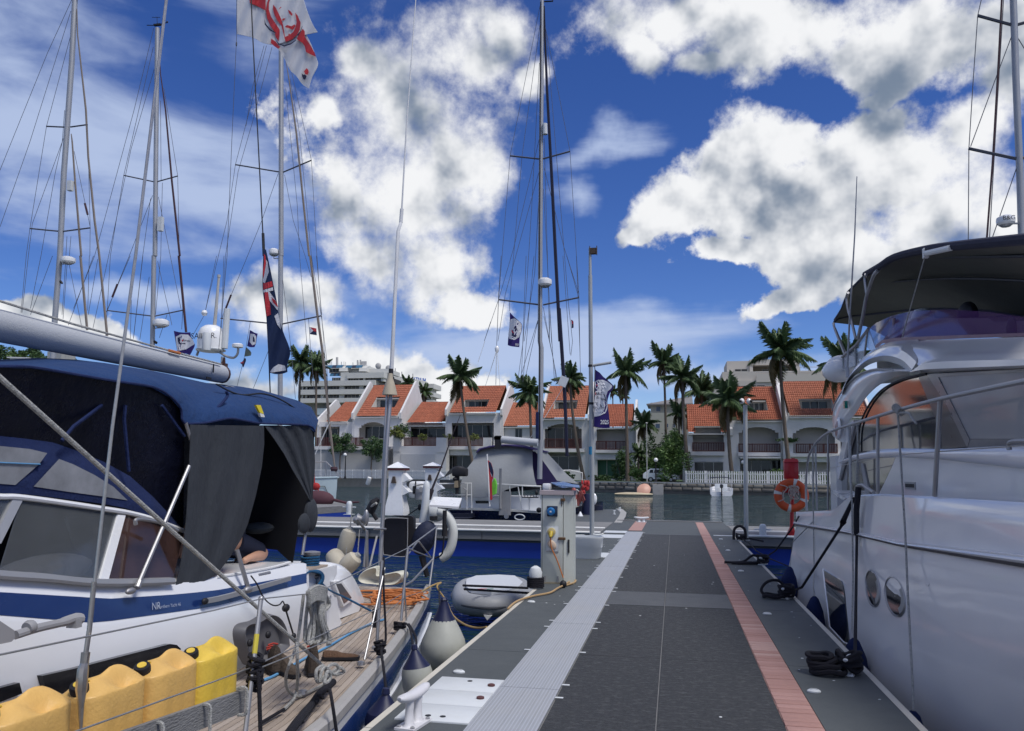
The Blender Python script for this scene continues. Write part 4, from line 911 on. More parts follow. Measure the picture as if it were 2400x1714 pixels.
for s in (0,.06,.3,.7,.94,1): 
    x=lerp(q0.x,q1.x,s); k=max(.05,sin(pi*min(1,max(0,.03+s*.94)))**.5); rows.append([V(x,92+ -.6*k*cos(a)*1.0,WZ+.1+.25*k*sin(a)) for a in [2*pi*i/10 for i in range(10)]])
b.grid(rows,closed=True,cap=True); solo('kayak',b,mat('beige_plastic',(.50,.42,.28),.5),'low beige float lying in the water against the quay','float')
p=hY('G',420,130,92.2); b=MB(); b.lathe([(.02,-.75),(.5,-.6),(.8,-.2),(.85,.1),(.7,.2),(.05,.28)],p,(0.1,-.8,.5),18,sq=.85); solo('upturned_tub',b,mat('coral_shell',(.50,.20,.13),.5,wave=(2.5,(.62,.45,.35),.5,'X')),'round coral pink tub leaning on the beige float','tub')
p=hY('G',475,95,95.2);q=hY('G',541,160,95.2); b=MB(); b.bb((p.x,95.,WZ-.3),(q.x,96.6,p.z)); solo('mooring_block',b,M_['concrete'],'square pale concrete block standing out from the quay','block')
b=MB(); p=hY('D',760,360,113); b.lathe([(.3,-.55),(.33,-.3),(.33,.3),(.3,.55)],p,(.4,-.2,1),10); solo('bucket',b,M_['pipe'],'white plastic drum hanging at the left quay wall','drum')
# ------------------------------------------------------------ the big sailing yacht on the left
M_['navy']=mat('navy_paint',(.010,.030,.125),.25,var=.12,vs=1.2,coat=.5)
M_['canvas']=mat('blue_canvas',(.005,.032,.115),.85,var=.22,vs=2,bump=4,bs=5)
M_['canvas_dk']=mat('navy_canvas',(.004,.014,.070),.9,var=.2,vs=2,bump=3,bs=6)
M_['mesh']=mat('grey_shade_mesh',(.034,.040,.050),.9,var=.25,vs=1.6,bump=4,bs=5,stretch=(1,1,.35))
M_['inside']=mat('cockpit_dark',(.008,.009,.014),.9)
M_['boom']=mat('boom_cover',(.40,.42,.45),.75,var=.08,vs=1.5,bump=.5,bs=120)
M_['vinyl']=mat('vinyl_window',(.22,.23,.25),.12,var=.5,vs=3.2,spec=.7)
M_['tint']=mat('tinted_vinyl',(.006,.007,.016),.28,var=.6,vs=2,bump=2,bs=5,spec=.25)
M_['wire']=mat('wire_rope',(.42,.41,.39),.35,metal=.8,var=.2,vs=30)
M_['rope_w']=mat('flecked_rope',(.46,.46,.44),.9,var=.35,vs=55,bump=2,bs=120,dirt=.75,dirtcol=(.12,.14,.15),ds=45)
M_['rope_lb']=mat('light_blue_rope',(.10,.28,.50),.8,var=.2,vs=40)
M_['rope_bl']=mat('blue_rope',(.008,.085,.20),.8,var=.35,vs=50,bump=1.5,bs=120)
M_['rope_or']=mat('orange_cord',(.50,.17,.05),.7,var=.15)
M_['teak']=[mat('teak_a',(.34,.28,.23),.8,var=.16,vs=6,bump=.6,bs=60,stretch=(4,.5,1),dirt=.35,dirtcol=(.22,.18,.15),ds=2),mat('teak_b',(.39,.33,.28),.8,var=.16,vs=6,bump=.6,bs=60,stretch=(4,.5,1),dirt=.35,dirtcol=(.26,.22,.19),ds=2)]
M_['caulk']=mat('caulk',(.03,.028,.028),.8)
M_['fender']=mat('fender_grey',(.40,.41,.37),.5,var=.1,vs=3,dirt=.5,dirtcol=(.22,.23,.18),ds=4)
M_['fender_navy']=mat('fender_navy',(.008,.012,.05),.5,var=.1)
M_['fender_old']=mat('old_fender',(.50,.46,.37),.65,var=.12,vs=5,dirt=.6,dirtcol=(.24,.20,.14),ds=5)
M_['gel']=mat('gelcoat',(.74,.755,.78),.22,var=.03,vs=1,coat=.5)
M_['smoke']=mat('smoked_acrylic',(.012,.012,.015),.10,var=0)
M_['greypl']=mat('grey_plastic',(.30,.30,.31),.6,var=.06)
Yt=thing('sailing_yacht','big white and blue sailing yacht with navy cockpit tent and yellow cans along its rail','yacht',(-4.3,6,WZ))
def part(n,b,m,p=None,**k): return b.build(n,m,p or Yt,**k)
# sheer line (toe rail): X as a function of Y
RAIL=[(-4,-2.05),(0,-2.0),(3,-2.05),(5,-2.14),(6.45,-2.36),(7.6,-2.56),(8.75,-2.80),(9.8,-3.03),(10.8,-3.27),(11.0,-3.33)]
def railx(y):
    for (a,b_),(c,d) in zip(RAIL,RAIL[1:]):
        if a<=y<=c: return b_+(d-b_)*(y-a)/(c-a)
    return RAIL[-1][1] if y>0 else RAIL[0][1]
YS=[-4,-2,0,2,3.5,5,6,7,8,9,10,10.9]
def hullrow(lv):   # lv: list of (inset, z)
    return [[V(railx(y)-i*(.6+.4*min(1,max(0,(y)/10))),y,z) for y in YS] for i,z in lv]
def hullpiece(name,lv,m):
    b=MB(); R1=hullrow(lv); b.grid(R1); CXL=-4.35
    R2=[[V(2*CXL-p.x,p.y,p.z) for p in r] for r in R1]; b.grid(R2)
    b.grid([[r[-1],V(CXL,11.15 if q[1]>-.6 else 11.0,q[1]),r2[-1]] for r,q,r2 in zip(R1,lv,R2)])
    return part(name,b,m)
hullpiece('hull',[(.10,-1.15),(.04,-.75),(.0,-.36)],mat('hull_white',(.55,.57,.58),.35,var=.08,vs=1.5,dirt=.6,dirtcol=(.28,.30,.28),ds=1.2,coat=.2))
hullpiece('rubbing_strake',[(0,-.36),(-.025,-.355),(-.03,-.315),(0,-.31)],M_['gel'])
hullpiece('hull_stripe',[(0,-.31),(-.004,-.30),(-.004,-.095),(0,-.09)],M_['navy'])
hullpiece('topside',[(0,-.09),(0,.0)],M_['gel'])
b=MB(); b.grid([[V(railx(y)+dx,y,z) for y in YS] for dx,z in ((.012,-.012),(.012,.045),(-.005,.062),(-.06,.062),(-.075,.05),(-.075,-.0))]); part('toe_rail',b,mat('toe_rail',(.36,.35,.34),.6,var=.15,vs=4,dirt=.4,dirtcol=(.25,.24,.23),ds=2))
b=MB(); b.grid([[V(railx(y)-.02,y,-.012) for y in YS],[V(-8.7-railx(y)+.02,y,-.012) for y in YS]]); part('deck_base',b,M_['caulk'])
# teak planks follow the rail
for k in range(27):
    o0=.09+k*.052; o1=o0+.046; ye=10.75-k*.005
    ys=[y for y in (-1,0,2,3.5,5,6,6.8,7.6,8.4,9.2,10) if y<ye]+[ye]
    b=MB(); b.sheet([[V(railx(y)-o0,y,-.012) for y in ys],[V(railx(y)-o1,y,-.012) for y in ys]],(0,0,.016)); part('deck_plank',b,M_['teak'][k%2 if k%5 else 0])
for k in range(8):   # aft deck planks run across behind the cockpit
    y=10.85-k*.052*1.0
for k in range(26):
    x=-3.62-.052*0-k*.056
    y0=9.1; b=MB(); b.bb((x-.05,y0,-.008),(x,10.9,.008)); part('deck_plank',b,M_['teak'][(k+1)%2])
# interpolate image polylines
def pl(pts,x):
    for (a,b_),(c,d) in zip(pts,pts[1:]):
        if a<=x<=c: return b_+(d-b_)*(x-a)/(c-a)
    a,b_,c,d=(*pts[0],*pts[1]) if x<pts[0][0] else (*pts[-2],*pts[-1]); return b_+(d-b_)*(x-a)/(c-a)
LA=[(0,1346),(213,1365),(404,1362),(511,1352),(600,1340),(691,1324),(720,1322)]
LB=[(0,1388),(202,1400),(249,1404),(403,1394),(500,1385),(677,1352),(720,1343)]
LC=[(0,1442),(224,1460),(500,1422),(682,1375),(720,1366)]
LD=[(-100,1716),(300,1640),(500,1595),(570,1562),(664,1512),(720,1487),(745,1476),(760,1472)]
xs=[-160,-100,0,60,120,180,213,260,320,404,460,511,560,600,650,691,718]
def lrow(Lv,X,off=0): return [hX('f',x,pl(Lv,x)+off,X(x) if callable(X) else X) for x in xs]
xA=lambda x:-3.50; xB=lambda x:-3.46; xC=lambda x:-3.43
rowD=[]
for x in xs:
    p=hZ('f',x,pl(LD,x),.0); p.x=max(min(p.x,-3.30),-3.46); rowD.append(V(p.x,hX('f',x,pl(LC,x),-3.43).y,.0))
rC=lrow(LC,xC); rB=lrow(LB,xB); rA=lrow(LA,xA)
b=MB(); mid=[V(c.x+.045,c.y,c.z*.45) for c in rC]; b.grid([rowD,mid,[c-V(-.012,0,.03) for c in rC],rC]); part('cabin_side',b,M_['gel'])
b=MB(); b.grid([rC,[c+V(.003,0,0) for c in rC],[c+V(.003,0,0) for c in rB],rB]); part('cabin_stripe',b,M_['navy'])
b=MB(); b.grid([rB,rA,[a+V(-.03,0,.01) for a in rA],[a+V(-1.75,0,.01) for a in rA]]); part('coaming',b,M_['gel'])
# far side of the coach roof, so that it closes
b=MB(); b.grid([[V(-8.75-p.x,p.y,p.z) for p in rA],[V(-8.75-p.x,p.y,0) for p in rA]]); part('far_cabin_side',b,M_['gel'])
b=MB(); b.prism([V(-3.45,rA[-1].y,0),V(-5.3,rA[-1].y,0),V(-5.3,rA[-1].y,rA[-1].z-.05),V(-3.5,rA[-1].y,rA[-1].z-.05)],(0,.05,0)); part('cockpit_bulkhead',b,M_['gel'])
# aluminium base rail and windscreen
def rail3(pts,r,X,name='rail',m=None,n=8,c='N'): b=MB(); b.tube(cat(LX(c,pts,X),4),r,n); return part(name,b,m or M_['alu'])
b=MB(); q=cat(LX('N',[(-300,1395),(0,1435),(400,1462),(770,1498),(1100,1500),(1460,1488)],-3.47),4); b.grid([[p+V(.02,0,-.022) for p in q],[p+V(.026,0,-.005) for p in q],[p+V(.018,0,.022) for p in q],[p+V(-.03,0,.026) for p in q]]); part('windscreen_sill',b,M_['alu'])
ws=thing('x','',''); bpy.data.objects.remove(ws)
topP=[(-300,745),(0,772),(150,775),(500,820),(870,875),(1100,912),(1300,965),(1560,1065)]
botP=[(-300,1395),(0,1432),(400,1458),(770,1492),(1100,1492),(1460,1482)]
def wx(t,v): return -3.49
b=MB(); tp=LX('N',topP,-3.62); bp_=LX('N',botP,-3.48)
gx=[-300,0,150,400,600,770,940]
def at(P_,x,X): return hX('N',x,pl(P_,x),X)
gl=mat('windscreen_glass',(.10,.11,.12),.05,var=.35,vs=1.3,coat=.3,spec=.8,alpha=.55)
def pane(u0t,u1t,u0b,u1b,m,n=5):
    b=MB(); T=[at(topP,lerp(u0t,u1t,i/n),-3.60) for i in range(n+1)]; B=[at(botP,lerp(u0b,u1b,i/n),-3.49) for i in range(n+1)]
    b.sheet([B,T],(-.008,0,0)); return part('windscreen_pane',b,m)
pane(190,1000,-10,850,gl); pane(-420,100,-700,-60,gl)
pane(1065,1560,915,1460,mat('dark_pane',(.07,.04,.035),.06,var=.7,vs=2.,coat=.3,alpha=.7))
b=MB(); q=cat(LX('N',topP,-3.59),4); b.tube(q,.017,8); part('windscreen_top_rail',b,M_['white'])
b=MB(); a0,a1=hX('N',1000,925,-3.585),hX('N',1064,930,-3.585); c0,c1=hX('N',845,1487,-3.475),hX('N',916,1487,-3.475); b.prism([c0,c1,a1,a0],(-.03,0,0)); part('windscreen_post',b,M_['white'])
b=MB(); a0,a1=hX('N',110,795,-3.585),hX('N',195,800,-3.585); c0,c1=hX('N',-70,1180,-3.5),hX('N',10,1170,-3.5); b.prism([c0,c1,a1,a0],(-.03,0,0)); part('windscreen_post',b,M_['alu'])
# things behind the glass: sill cushion, pale board
b=MB(); cpt=hX('N',390,1395,-3.72); e=hX('N',760,1470,-3.72); w_=abs(cpt.y-e.y); b.ell(cpt,(.10,w_*1.0,.095),16,10); part('cushion',b,mat('patterned_cushion',(.62,.63,.66),.8,var=.0,dirt=.95,dirtcol=(.18,.17,.22),ds=9))
b=MB(); b.prism([hX('N',560,945,-3.8),hX('N',990,950,-3.8),hX('N',900,1480,-3.8),hX('N',640,1190,-3.8)],(-.02,0,0)); part('chart_board',b,mat('pale_board',(.16,.17,.18),.6))
# grab rail hooks behind dark pane
b=MB(); b.tube(cat(LX('N',[(1150,1010),(1150,970),(1230,968),(1380,1000),(1500,1060)],-3.44),4),.013,8); part('grab_rail',b,M_['steel'])
# dodger canvas with its two clear windows
Xd=-3.60
P_=lambda pts,X=Xd: LX('N',pts,X)
top=[(-300,240),(0,260),(200,280),(450,315),(650,385),(880,480),(1100,600),(1300,780),(1560,1060)]
bot=[(-300,715),(0,742),(200,750),(500,785),(880,835),(1060,870),(1200,915),(1350,975),(1560,1062)]
def cgrid(T,B,X0,X1,m,name,n=10,bulge=.05,t=.006,cc='N'):
    rows=[]
    for i in range(n+1):
        f=i/n; rows.append([hX(cc,lerp(a[0],c[0],f),lerp(a[1],c[1],f),lerp(X0,X1,f)+bulge*sin(pi*f)) for a,c in zip(B,T)])
    b=MB(); b.sheet(rows,(-t,0,0)); return part(name,b,m)
cgrid(top,bot,-3.585,-3.66,M_['canvas_dk'],'dodger',6,.03)
for pts in ([(-300,330),(0,345),(250,370),(400,405),(330,500),(130,675),(0,665),(-300,650)],[(500,455),(620,500),(800,590),(960,690),(1080,805),(870,772),(560,730),(285,688)]):
    b=MB(); b.prism([hX('N',u,v,-3.583) for u,v in pts],(-.10,0,0)); 
    b=MB(); b.poly([hX('N',u,v,-3.578) for u,v in pts]); b.poly([hX('N',u,v,-3.582) for u,v in pts]); part('dodger_window',b,M_['vinyl'],smooth=False)
b=MB(); b.tube([hX('N',-200,478,-3.572),hX('N',0,486,-3.572),hX('N',340,500,-3.572)],.004,5); part('window_cord',b,M_['rope_lb'])
# dark vinyl side panels between dodger and top
T2=[(-300,858),(0,860),(74,863),(172,878),(271,895),(357,908),(400,935),(424,960),(432,990)]
B2=[(-300,1012),(0,1022),(60,1029),(125,1037),(180,1055),(244,1083),(305,1116),(360,1166),(430,1245)]
rows=[[hX('f',lerp(a[0],c[0],f),lerp(a[1],c[1],f),lerp(-3.66,-3.53,f)) for a,c in zip(B2,T2)] for f in (0,.25,.5,.75,1)]
b=MB(); b.sheet(rows,(-.006,0,0)); part('side_panel',b,M_['tint'])
for pts in (LX('N',[(860,0),(620,180),(520,300)],-3.575),LX('N',[(1370,0),(1500,180),(1560,260)],-3.52),LX('N',[(1060,0),(1050,120),(1090,560)],-3.56)):
    b=MB(); b.tube(pts,.012,5); part('panel_seam',b,M_['canvas_dk'])
# the blue top
hem=[(-300,857),(0,859),(74,861),(172,877),(271,894),(357,907),(399,929),(424,958),(431,991),(483,991),(538,981),(577,987),(619,993),(721,997),(738,1012)]
sil=[(-300,862),(0,856),(74,853),(158,847),(246,851),(350,868),(400,878),(440,888),(489,899),(520,903),(562,906),(611,914),(695,938),(729,954),(746,985)]
rows=[]
n=8
for i in range(n+1):
    f=i/n; a=f*pi/2
    rows.append([hX('f',lerp(h[0],s[0],sin(a)),lerp(h[1],s[1],sin(a)),-3.50-.62*(1-cos(a))) for h,s in zip(hem,sil)])
last=rows[-1]
for k,(dx,dz) in enumerate(((-.25,.03),(-.7,-.02),(-1.1,-.22),(-1.3,-.5))): rows.append([p+V(dx,0,dz) for p in last])
b=MB(); b.sheet(rows,(0,0,-.008)); top_=part('bimini_top',b,M_['canvas'],sharp=60)
b=MB(); b.tube(cat(rows[0],3),.009,6); part('hem_piping',b,M_['canvas_dk'],top_)
# white gap / folded cloth between the two tops and the zip seam
b=MB(); b.poly(LX('P',[(610,1216),(760,1235),(1055,1303),(900,1330),(820,1300),(700,1225)],-3.98)); b.poly(LX('P',[(610,1216),(760,1235),(1055,1303),(900,1330),(820,1300),(700,1225)],-3.985)); part('white_flap',b,M_['pipe'],top_)
b=MB(); q=LX('P',[(640,1222),(780,1295),(900,1325),(1060,1310),(1200,1345),(1340,1420),(1440,1500),(1540,1610)],-3.72); b.tube(cat(q,4),.008,6); part('zip_seam',b,M_['black'],top_)
b=MB(); q=LX('P',[(730,1290),(740,1340),(640,1450),(470,1560)],-3.56); b.tube(cat(q,4),.012,6); part('seam',b,M_['canvas_dk'],top_)
def decal(c,pts,X,m,name): b=MB(); b.prism([hX(c,u,v,X) for u,v in pts],(-.02,0,0)); return part(name,b,m,top_,smooth=False)
decal('P',[(1015,1418),(1060,1420),(1090,1505),(1052,1490)],-3.475,mat('yellow_patch',(.75,.60,.03),.6),'yellow_label')
decal('P',[(1052,1495),(1090,1508),(1100,1535),(1062,1532)],-3.476,M_['pipe'],'white_label')
# shade curtains
def curtain(L,Rr,X0,name,m=None,n=9,amp=.02,fr=3,seed=0,par=None):
    rows=[]; K=12
    for j in range(len(L)):
        r=[]
        for i in range(K+1):
            f=i/K; r.append(hX('O',lerp(L[j][0],Rr[j][0],f),lerp(L[j][1],Rr[j][1],f),X0+amp*sin(fr*pi*f+seed+j*.25)*min(1,(len(L)-1-j)*.3)))
        rows.append(r)
    b=MB(); b.sheet(rows,(-.006,0,0)); return part(name,b,m or M_['mesh'],sharp=70)
curtain([(165,165),(168,300),(160,500),(150,700),(135,950),(110,1200),(80,1400),(10,1624)],[(790,175),(792,330),(772,520),(722,760),(655,1000),(600,1130),(500,1290),(385,1440)],-3.49,'shade_curtain',amp=.022,fr=5)
curtain([(800,180),(880,290),(960,410),(1040,560),(1100,660),(1160,770),(1192,830)],[(1165,167),(1200,230),(1215,330),(1222,480),(1218,600),(1205,700),(1200,835)],-3.51,'shade_curtain',amp=.014,fr=6,seed=1)
b=MB(); b.ell(hX('O',1185,930,-3.53),(.05,.13,.17),10,8); b.ell(hX('O',1130,1000,-3.53),(.04,.12,.1),10,8); part('curtain_bunch',b,M_['mesh'])
# dark inner faces (far side curtain, aft curtain)
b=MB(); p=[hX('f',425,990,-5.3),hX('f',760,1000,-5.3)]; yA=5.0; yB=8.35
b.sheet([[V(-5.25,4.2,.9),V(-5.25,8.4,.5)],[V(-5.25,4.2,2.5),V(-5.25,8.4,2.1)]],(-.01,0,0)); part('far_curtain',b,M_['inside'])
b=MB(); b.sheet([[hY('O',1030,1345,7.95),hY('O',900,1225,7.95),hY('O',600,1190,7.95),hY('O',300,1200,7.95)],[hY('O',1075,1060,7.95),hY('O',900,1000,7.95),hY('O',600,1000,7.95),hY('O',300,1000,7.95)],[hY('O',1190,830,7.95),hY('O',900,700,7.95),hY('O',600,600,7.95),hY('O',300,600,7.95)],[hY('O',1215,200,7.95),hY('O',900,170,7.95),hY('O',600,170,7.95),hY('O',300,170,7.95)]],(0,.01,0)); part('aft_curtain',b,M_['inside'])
# dark inside glimpses: shelf bands and pale folded cloth
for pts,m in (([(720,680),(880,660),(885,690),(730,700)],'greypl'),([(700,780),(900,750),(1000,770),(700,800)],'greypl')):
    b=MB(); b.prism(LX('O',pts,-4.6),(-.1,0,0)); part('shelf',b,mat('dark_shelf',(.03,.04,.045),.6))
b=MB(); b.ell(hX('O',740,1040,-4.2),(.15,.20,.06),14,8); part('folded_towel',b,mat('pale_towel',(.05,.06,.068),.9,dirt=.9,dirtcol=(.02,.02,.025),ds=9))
# cockpit sole in teak, coaming edge
for k in range(9):
    x=-3.62-k*.07; b=MB(); y0=hX('O',480,1290,-3.6).y; b.bb((x-.064,y0-.6,.60),(x,8.2,.615)); part('cockpit_plank',b,M_['teak'][k%2])
b=MB(); b.bb((-5.2,4.8,.3),(-3.56,8.3,.598)); part('cockpit_seat',b,M_['gel'])
b=MB(); q=cat(LX('O',[(390,1455),(600,1420),(850,1375),(1010,1330)],-3.50),4); b.tube(q,.012,6); part('coaming_track',b,M_['white'])
b=MB(); q=LX('O',[(735,1440),(835,1418)],-3.495); b.tube(q,.016,8); part('line_clutch',b,M_['steel'])
# genoa track on the stripe
b=MB(); q=cat(LX('L',[(350,265),(620,205),(1240,25)],-3.415),3); b.grid([[p+V(0,0,-.02) for p in q],[p+V(.02,0,-.018) for p in q],[p+V(.02,0,.018) for p in q],[p+V(0,0,.02) for p in q]]); part('genoa_track',b,M_['alu'])
b=MB(); b.ell(hX('L',360,265,-3.40),(.02,.035,.025),8,6); part('track_stop',b,M_['black'])
# yard emblem and lettering
px_=hX('M',1632,320,-3.452); py=(hX('M',1632,280,-3.452)-hX('M',1632,350,-3.452)); ez=py.normalized(); ey_=(hX('M',1870,300,-3.448)-hX('M',1660,328,-3.448)).normalized()
b=MB(); t1=put_text('NR',.07,hX('M',1632,318,-3.424),ey_,ez); c_=hX('M',1770,312,-3.424); put_text('Northern Yacht 46',.034,c_,ey_,ez,mb=t1); t1.build('emblem',mat('pale_lettering',(.45,.5,.6),.5),Yt,smooth=False)
# long black hull window in the cabin side
b=MB(); b.prism([hX('M',u,v,-3.36) for u,v in ((445,1045),(800,965),(1300,835),(1780,712),(1850,722),(1895,765),(1700,1000),(1300,1150),(800,1290),(470,1160))],(-.12,0,0)); part('cabin_window',b,M_['smoke'])
b=MB(); b.prism([hX('M',u,v,-3.36) for u,v in ((-200,1225),(205,1118),(235,1230),(-200,1400))],(-.12,0,0)); part('cabin_window',b,M_['smoke'])
# boom, its sheet and end fitting
B0,B1=hX('Q',0,667,-4.3),hX('P',682,1125,-4.3); bd=(B1-B0).normalized(); Bm=B0-bd*6
b=MB(); b.tube([Bm,B0,B0.lerp(B1,.5),B1-bd*.06,B1],[.115,.108,.098,.090,.085],18); bo=part('boom',b,M_['boom'])
b=MB(); b.lathe([(.06,0),(.088,.0),(.088,.03),(.06,.035)],B1,bd,16); b.box(B1+bd*.05+V(0,0,.02),(.05,.05,.18)); b.tube([B1+V(0,0,.09),B1+bd*.04+V(0,0,.16),B1+bd*.06+V(0,0,.02),B1+bd*.07+V(0,0,-.06)],.014,6); part('boom_end',b,mat('rusty_fitting',(.09,.05,.045),.6,metal=.3),bo)
b=MB(); b.box(hX('P',566,1165,-4.19),(.01,.075,.02)); b.box(hX('P',610,1070,-4.19),(.008,.012,.08)); part('boom_slot',b,M_['black'],bo)
b=MB(); b.tube([hX('Q',-400,330,-4.22),hX('Q',0,430,-4.22),hX('Q',700,650,-4.22),hX('P',0,848,-4.22),hX('P',230,912,-4.22),hX('P',680,1030,-4.22)],.0085,6); part('boom_line',b,M_['rope_w'],bo)
b=MB(); b.tube([hX('P',185,900,-4.21),hX('P',290,928,-4.21)],.013,6); part('line_whipping',b,M_['rope_or'],bo)
b=MB(); b.tube([Bm+V(0,0,-3.2),Bm+V(0,-.1,12)],[.13,.11],12); part('mast',b,M_['alu'])
# frame struts under the canopy
b=MB(); b.tube([hX('N',1600,515,-3.47),hX('N',1180,1490,-3.42)],.0145,8); b.tube([hX('N',1570,150,-3.5),hX('N',1615,300,-3.5)],.014,8); fr_=part('canopy_strut',b,M_['steel'])
b=MB(); b.tube([hX('N',1180,1490,-3.42),hX('N',1160,1545,-3.41)],.02,8); b.ell(hX('N',1105,1572,-3.42),(.02,.05,.022),10,6); part('strut_foot',b,M_['steel'],fr_)
b=MB(); b.tube([hX('O',1165,900,-3.55),hX('O',1115,1265,-3.55)],.016,8); part('canopy_strut',b,M_['steel'])
b=MB(); b.tube([hX('O',560,1225,-3.46),hX('O',655,1545,-3.40)],.019,8); b.ell(hX('O',655,1560,-3.40),(.03,.06,.03),10,6); part('canopy_strut',b,M_['steel'])
# black cable on the cabin side
b=MB(); b.tube(cat(LX('L',[(840,0),(905,90),(950,190),(1010,270),(1080,310),(1140,300),(1170,265),(1190,300)],-3.30),4),.006,6); b.ell(hX('L',1205,335,-3.31),(.03,.05,.035),8,6); b.tube(LX('L',[(1205,360),(1285,620)],-3.30),.008,6); b.ell(hX('L',1287,632,-3.29),(.02,.03,.03),8,6); part('deck_cable',b,M_['black'])
# grey padded handle on the cabin side at the left edge
b=MB(); b.tube(cat(LX('M',[(160,620),(400,545),(640,490),(760,450),(840,450)],-3.15),4),[.022]*9+[.026]*4+[.03]*4,10); b.lathe([(.03,-.02),(.036,0),(.03,.02)],hX('M',310,535,-3.15),(0,1,.2),12); b.bb(hX('M',690,545,-3.18),hX('M',862,440,-3.12)); part('padded_handle',b,M_['greypl'])
b=MB(); b.prism([hX('M',u,v,-3.12) for u,v in ((-200,400),(0,470),(150,570),(160,650),(120,690),(0,715),(-200,740))],(-.12,0,0)); part('grey_bracket',b,M_['greypl'])
# aft coaming hump with its small window
hump=[(180,1624),(190,1420),(230,1300),(290,1240),(370,1245),(440,1290),(500,1380),(560,1490),(640,1640),(560,1760),(180,1900)]
rows=[]
for X,sc in ((-3.56,.80),(-3.62,.95),(-3.72,1),(-4.1,1),(-4.4,.9)):
    c0=hX('D',400,1600,-3.7); rows.append([V(X,c0.y+(p.y-c0.y)*sc,c0.z+(p.z-c0.z)*(sc if p.z>c0.z else 1)) for p in LX('D',hump,-3.7)])
b=MB(); b.grid(rows,closed=True,cap=True); part('aft_coaming',b,M_['gel'],sharp=50)
fr=[(1700,60),(1790,50),(1925,235),(1810,320)]
b=MB(); b.prism(LX('L',fr,-3.52),(-.15,0,0)); wf=part('portlight',b,M_['white'])
b=MB(); b.prism(LX('L',[(1735,85),(1785,78),(1893,228),(1815,290)],-3.515),(-.02,0,0)); part('pane',b,mat('port_glass',(.10,.10,.11),.1),wf)
b=MB(); b.prism([hX('L',u,v,-3.40) for u,v in ((1630,300),(1660,200),(1740,230),(1760,420),(1790,490),(1740,570),(1680,640),(1640,640))],(-.25,0,0)); part('deck_step',b,M_['gel'])
# shroud with its turnbuckle, backstay antenna
Xs=-2.28
sh=[('R',1080,-60),('R',1055,0),('R',860,1624),('Q',1070,1624),('N',800,1500)]
b=MB(); b.tube([hX(c,u,v,Xs) for c,u,v in sh],[.0068]*5,8); sho=part('shroud',b,M_['wire'])
b=MB(); b.tube([hX('M',985,60,Xs),hX('M',935,560,Xs),hX('M',895,830,Xs)],[.010,.010,.010],10); b.lathe([(.016,-.02),(.017,.02)],hX('M',890,855,Xs),(0,.1,1),10); b.tube([hX('M',885,900,Xs),hX('M',868,980,Xs),hX('M',850,1180,Xs),hX('M',848,1340,Xs),hX('M',846,1600,Xs)],[.014,.021,.022,.012,.006],8); part('turnbuckle',b,mat('worn_steel',(.40,.37,.34),.3,metal=.9,var=.3,vs=12),sho)
Xw=-3.85
b=MB(); b.tube([hX('A',1000,580,Xw),hX('D',955,0,Xw),hX('D',925,560,Xw),hX('D',885,1300,Xw),hX('F',330,100,Xw)],[.028]*5,12); b.tube([hX('A',960,580,Xw-.04),hX('D',930,0,Xw-.04),hX('D',900,600,Xw-.04)],[.016]*3,10); ant=part('antenna_mast',b,M_['steel'])
b=MB(); b.lathe([(.0,0),(.105,.0),(.10,.03),(.065,.16),(.04,.24),(.036,.30)],hX('A',990,585,Xw),(0,0,1),16); b.build('insulator_cone',mat('beige_insulator',(.42,.37,.28),.6),ant)
b=MB(); b.lathe([(.042,-.03),(.05,0),(.05,.04),(.034,.06),(.032,.16)],hX('A',1002,425,Xw),(0,0,1),12); b.build('collar',M_['black'],ant)
b=MB(); b.tube([hX('A',1007,360,Xw),hX('A',1025,0,Xw),hX('V',270,1100,Xw),hX('V',283,1060,Xw)],[.030,.027,.024,.022],10); b.tube([hX('V',283,1060,Xw),hX('V',288,995,Xw)],.026,10); b.tube([hX('V',288,995,Xw),hX('V',310,600,Xw),hX('V',357,-40,Xw)],[.013,.011,.008],8); b.build('whip',mat('whip_white',(.55,.56,.58),.5),ant)
b=MB(); b.tube([hX('D',820,880,Xw+.05),hX('D',945,884,Xw+.05)],.015,8); b.build('clamp_bar',M_['steel'],ant)
# stanchions, lifelines, stern rail (all with their feet on the toe rail)
def pole(pts,r=.0125,name='stanchion',m=None,par=None): b=MB(); b.tube(pts,r,8); return part(name,b,m or M_['steel'],par)
Sa_t,Sa_b=hX('L',945,240,-2.30),hX('L',780,1640,-2.22)
st=pole([Sa_t,Sa_b],.0135); b=MB(); b.ell(Sa_t,(.017,.017,.017),8,6); part('cap',b,M_['steel'],st)
b=MB(); b.tube([Sa_t.lerp(Sa_b,.28),Sa_t.lerp(Sa_b,.43)],.0142,8); part('yellow_tape',b,mat('yellow_tape',(.5,.42,.05),.6),st)
Xb=-2.75
Sb=[hX('D',1185,1090,Xb),hX('F',530,400,Xb)]; pole(Sb,.015); pole([hX('D',1150,1480,Xb),hX('F',578,410,Xb)],.009)
Sc=[hX('D',905,1225,-2.5),hX('F',312,672,-2.5)]; pole(Sc,.016)
pole([hX('F',385,-70,-2.48),hX('F',205,745,-2.45)],.009)
pole([hX('D',1500,850,-3.25),hX('D',1480,1080,-3.25),hX('F',775,150,-3.25)],.014); pole([hX('D',1455,1215,-3.25),hX('D',1235,1450,-3.3),hX('D',1130,1510,-3.3)],.014,'stern_brace')
for a,c in (((1185,1090),(1510,850)),((1185,1090),(1440,1195)),((1310,1020),(1440,1195)),((1195,1150),(1300,1010))):
    pole([hX('D',*a,-3.0),hX('D',*c,-3.15)],.009,'stern_brace',M_['steel'])
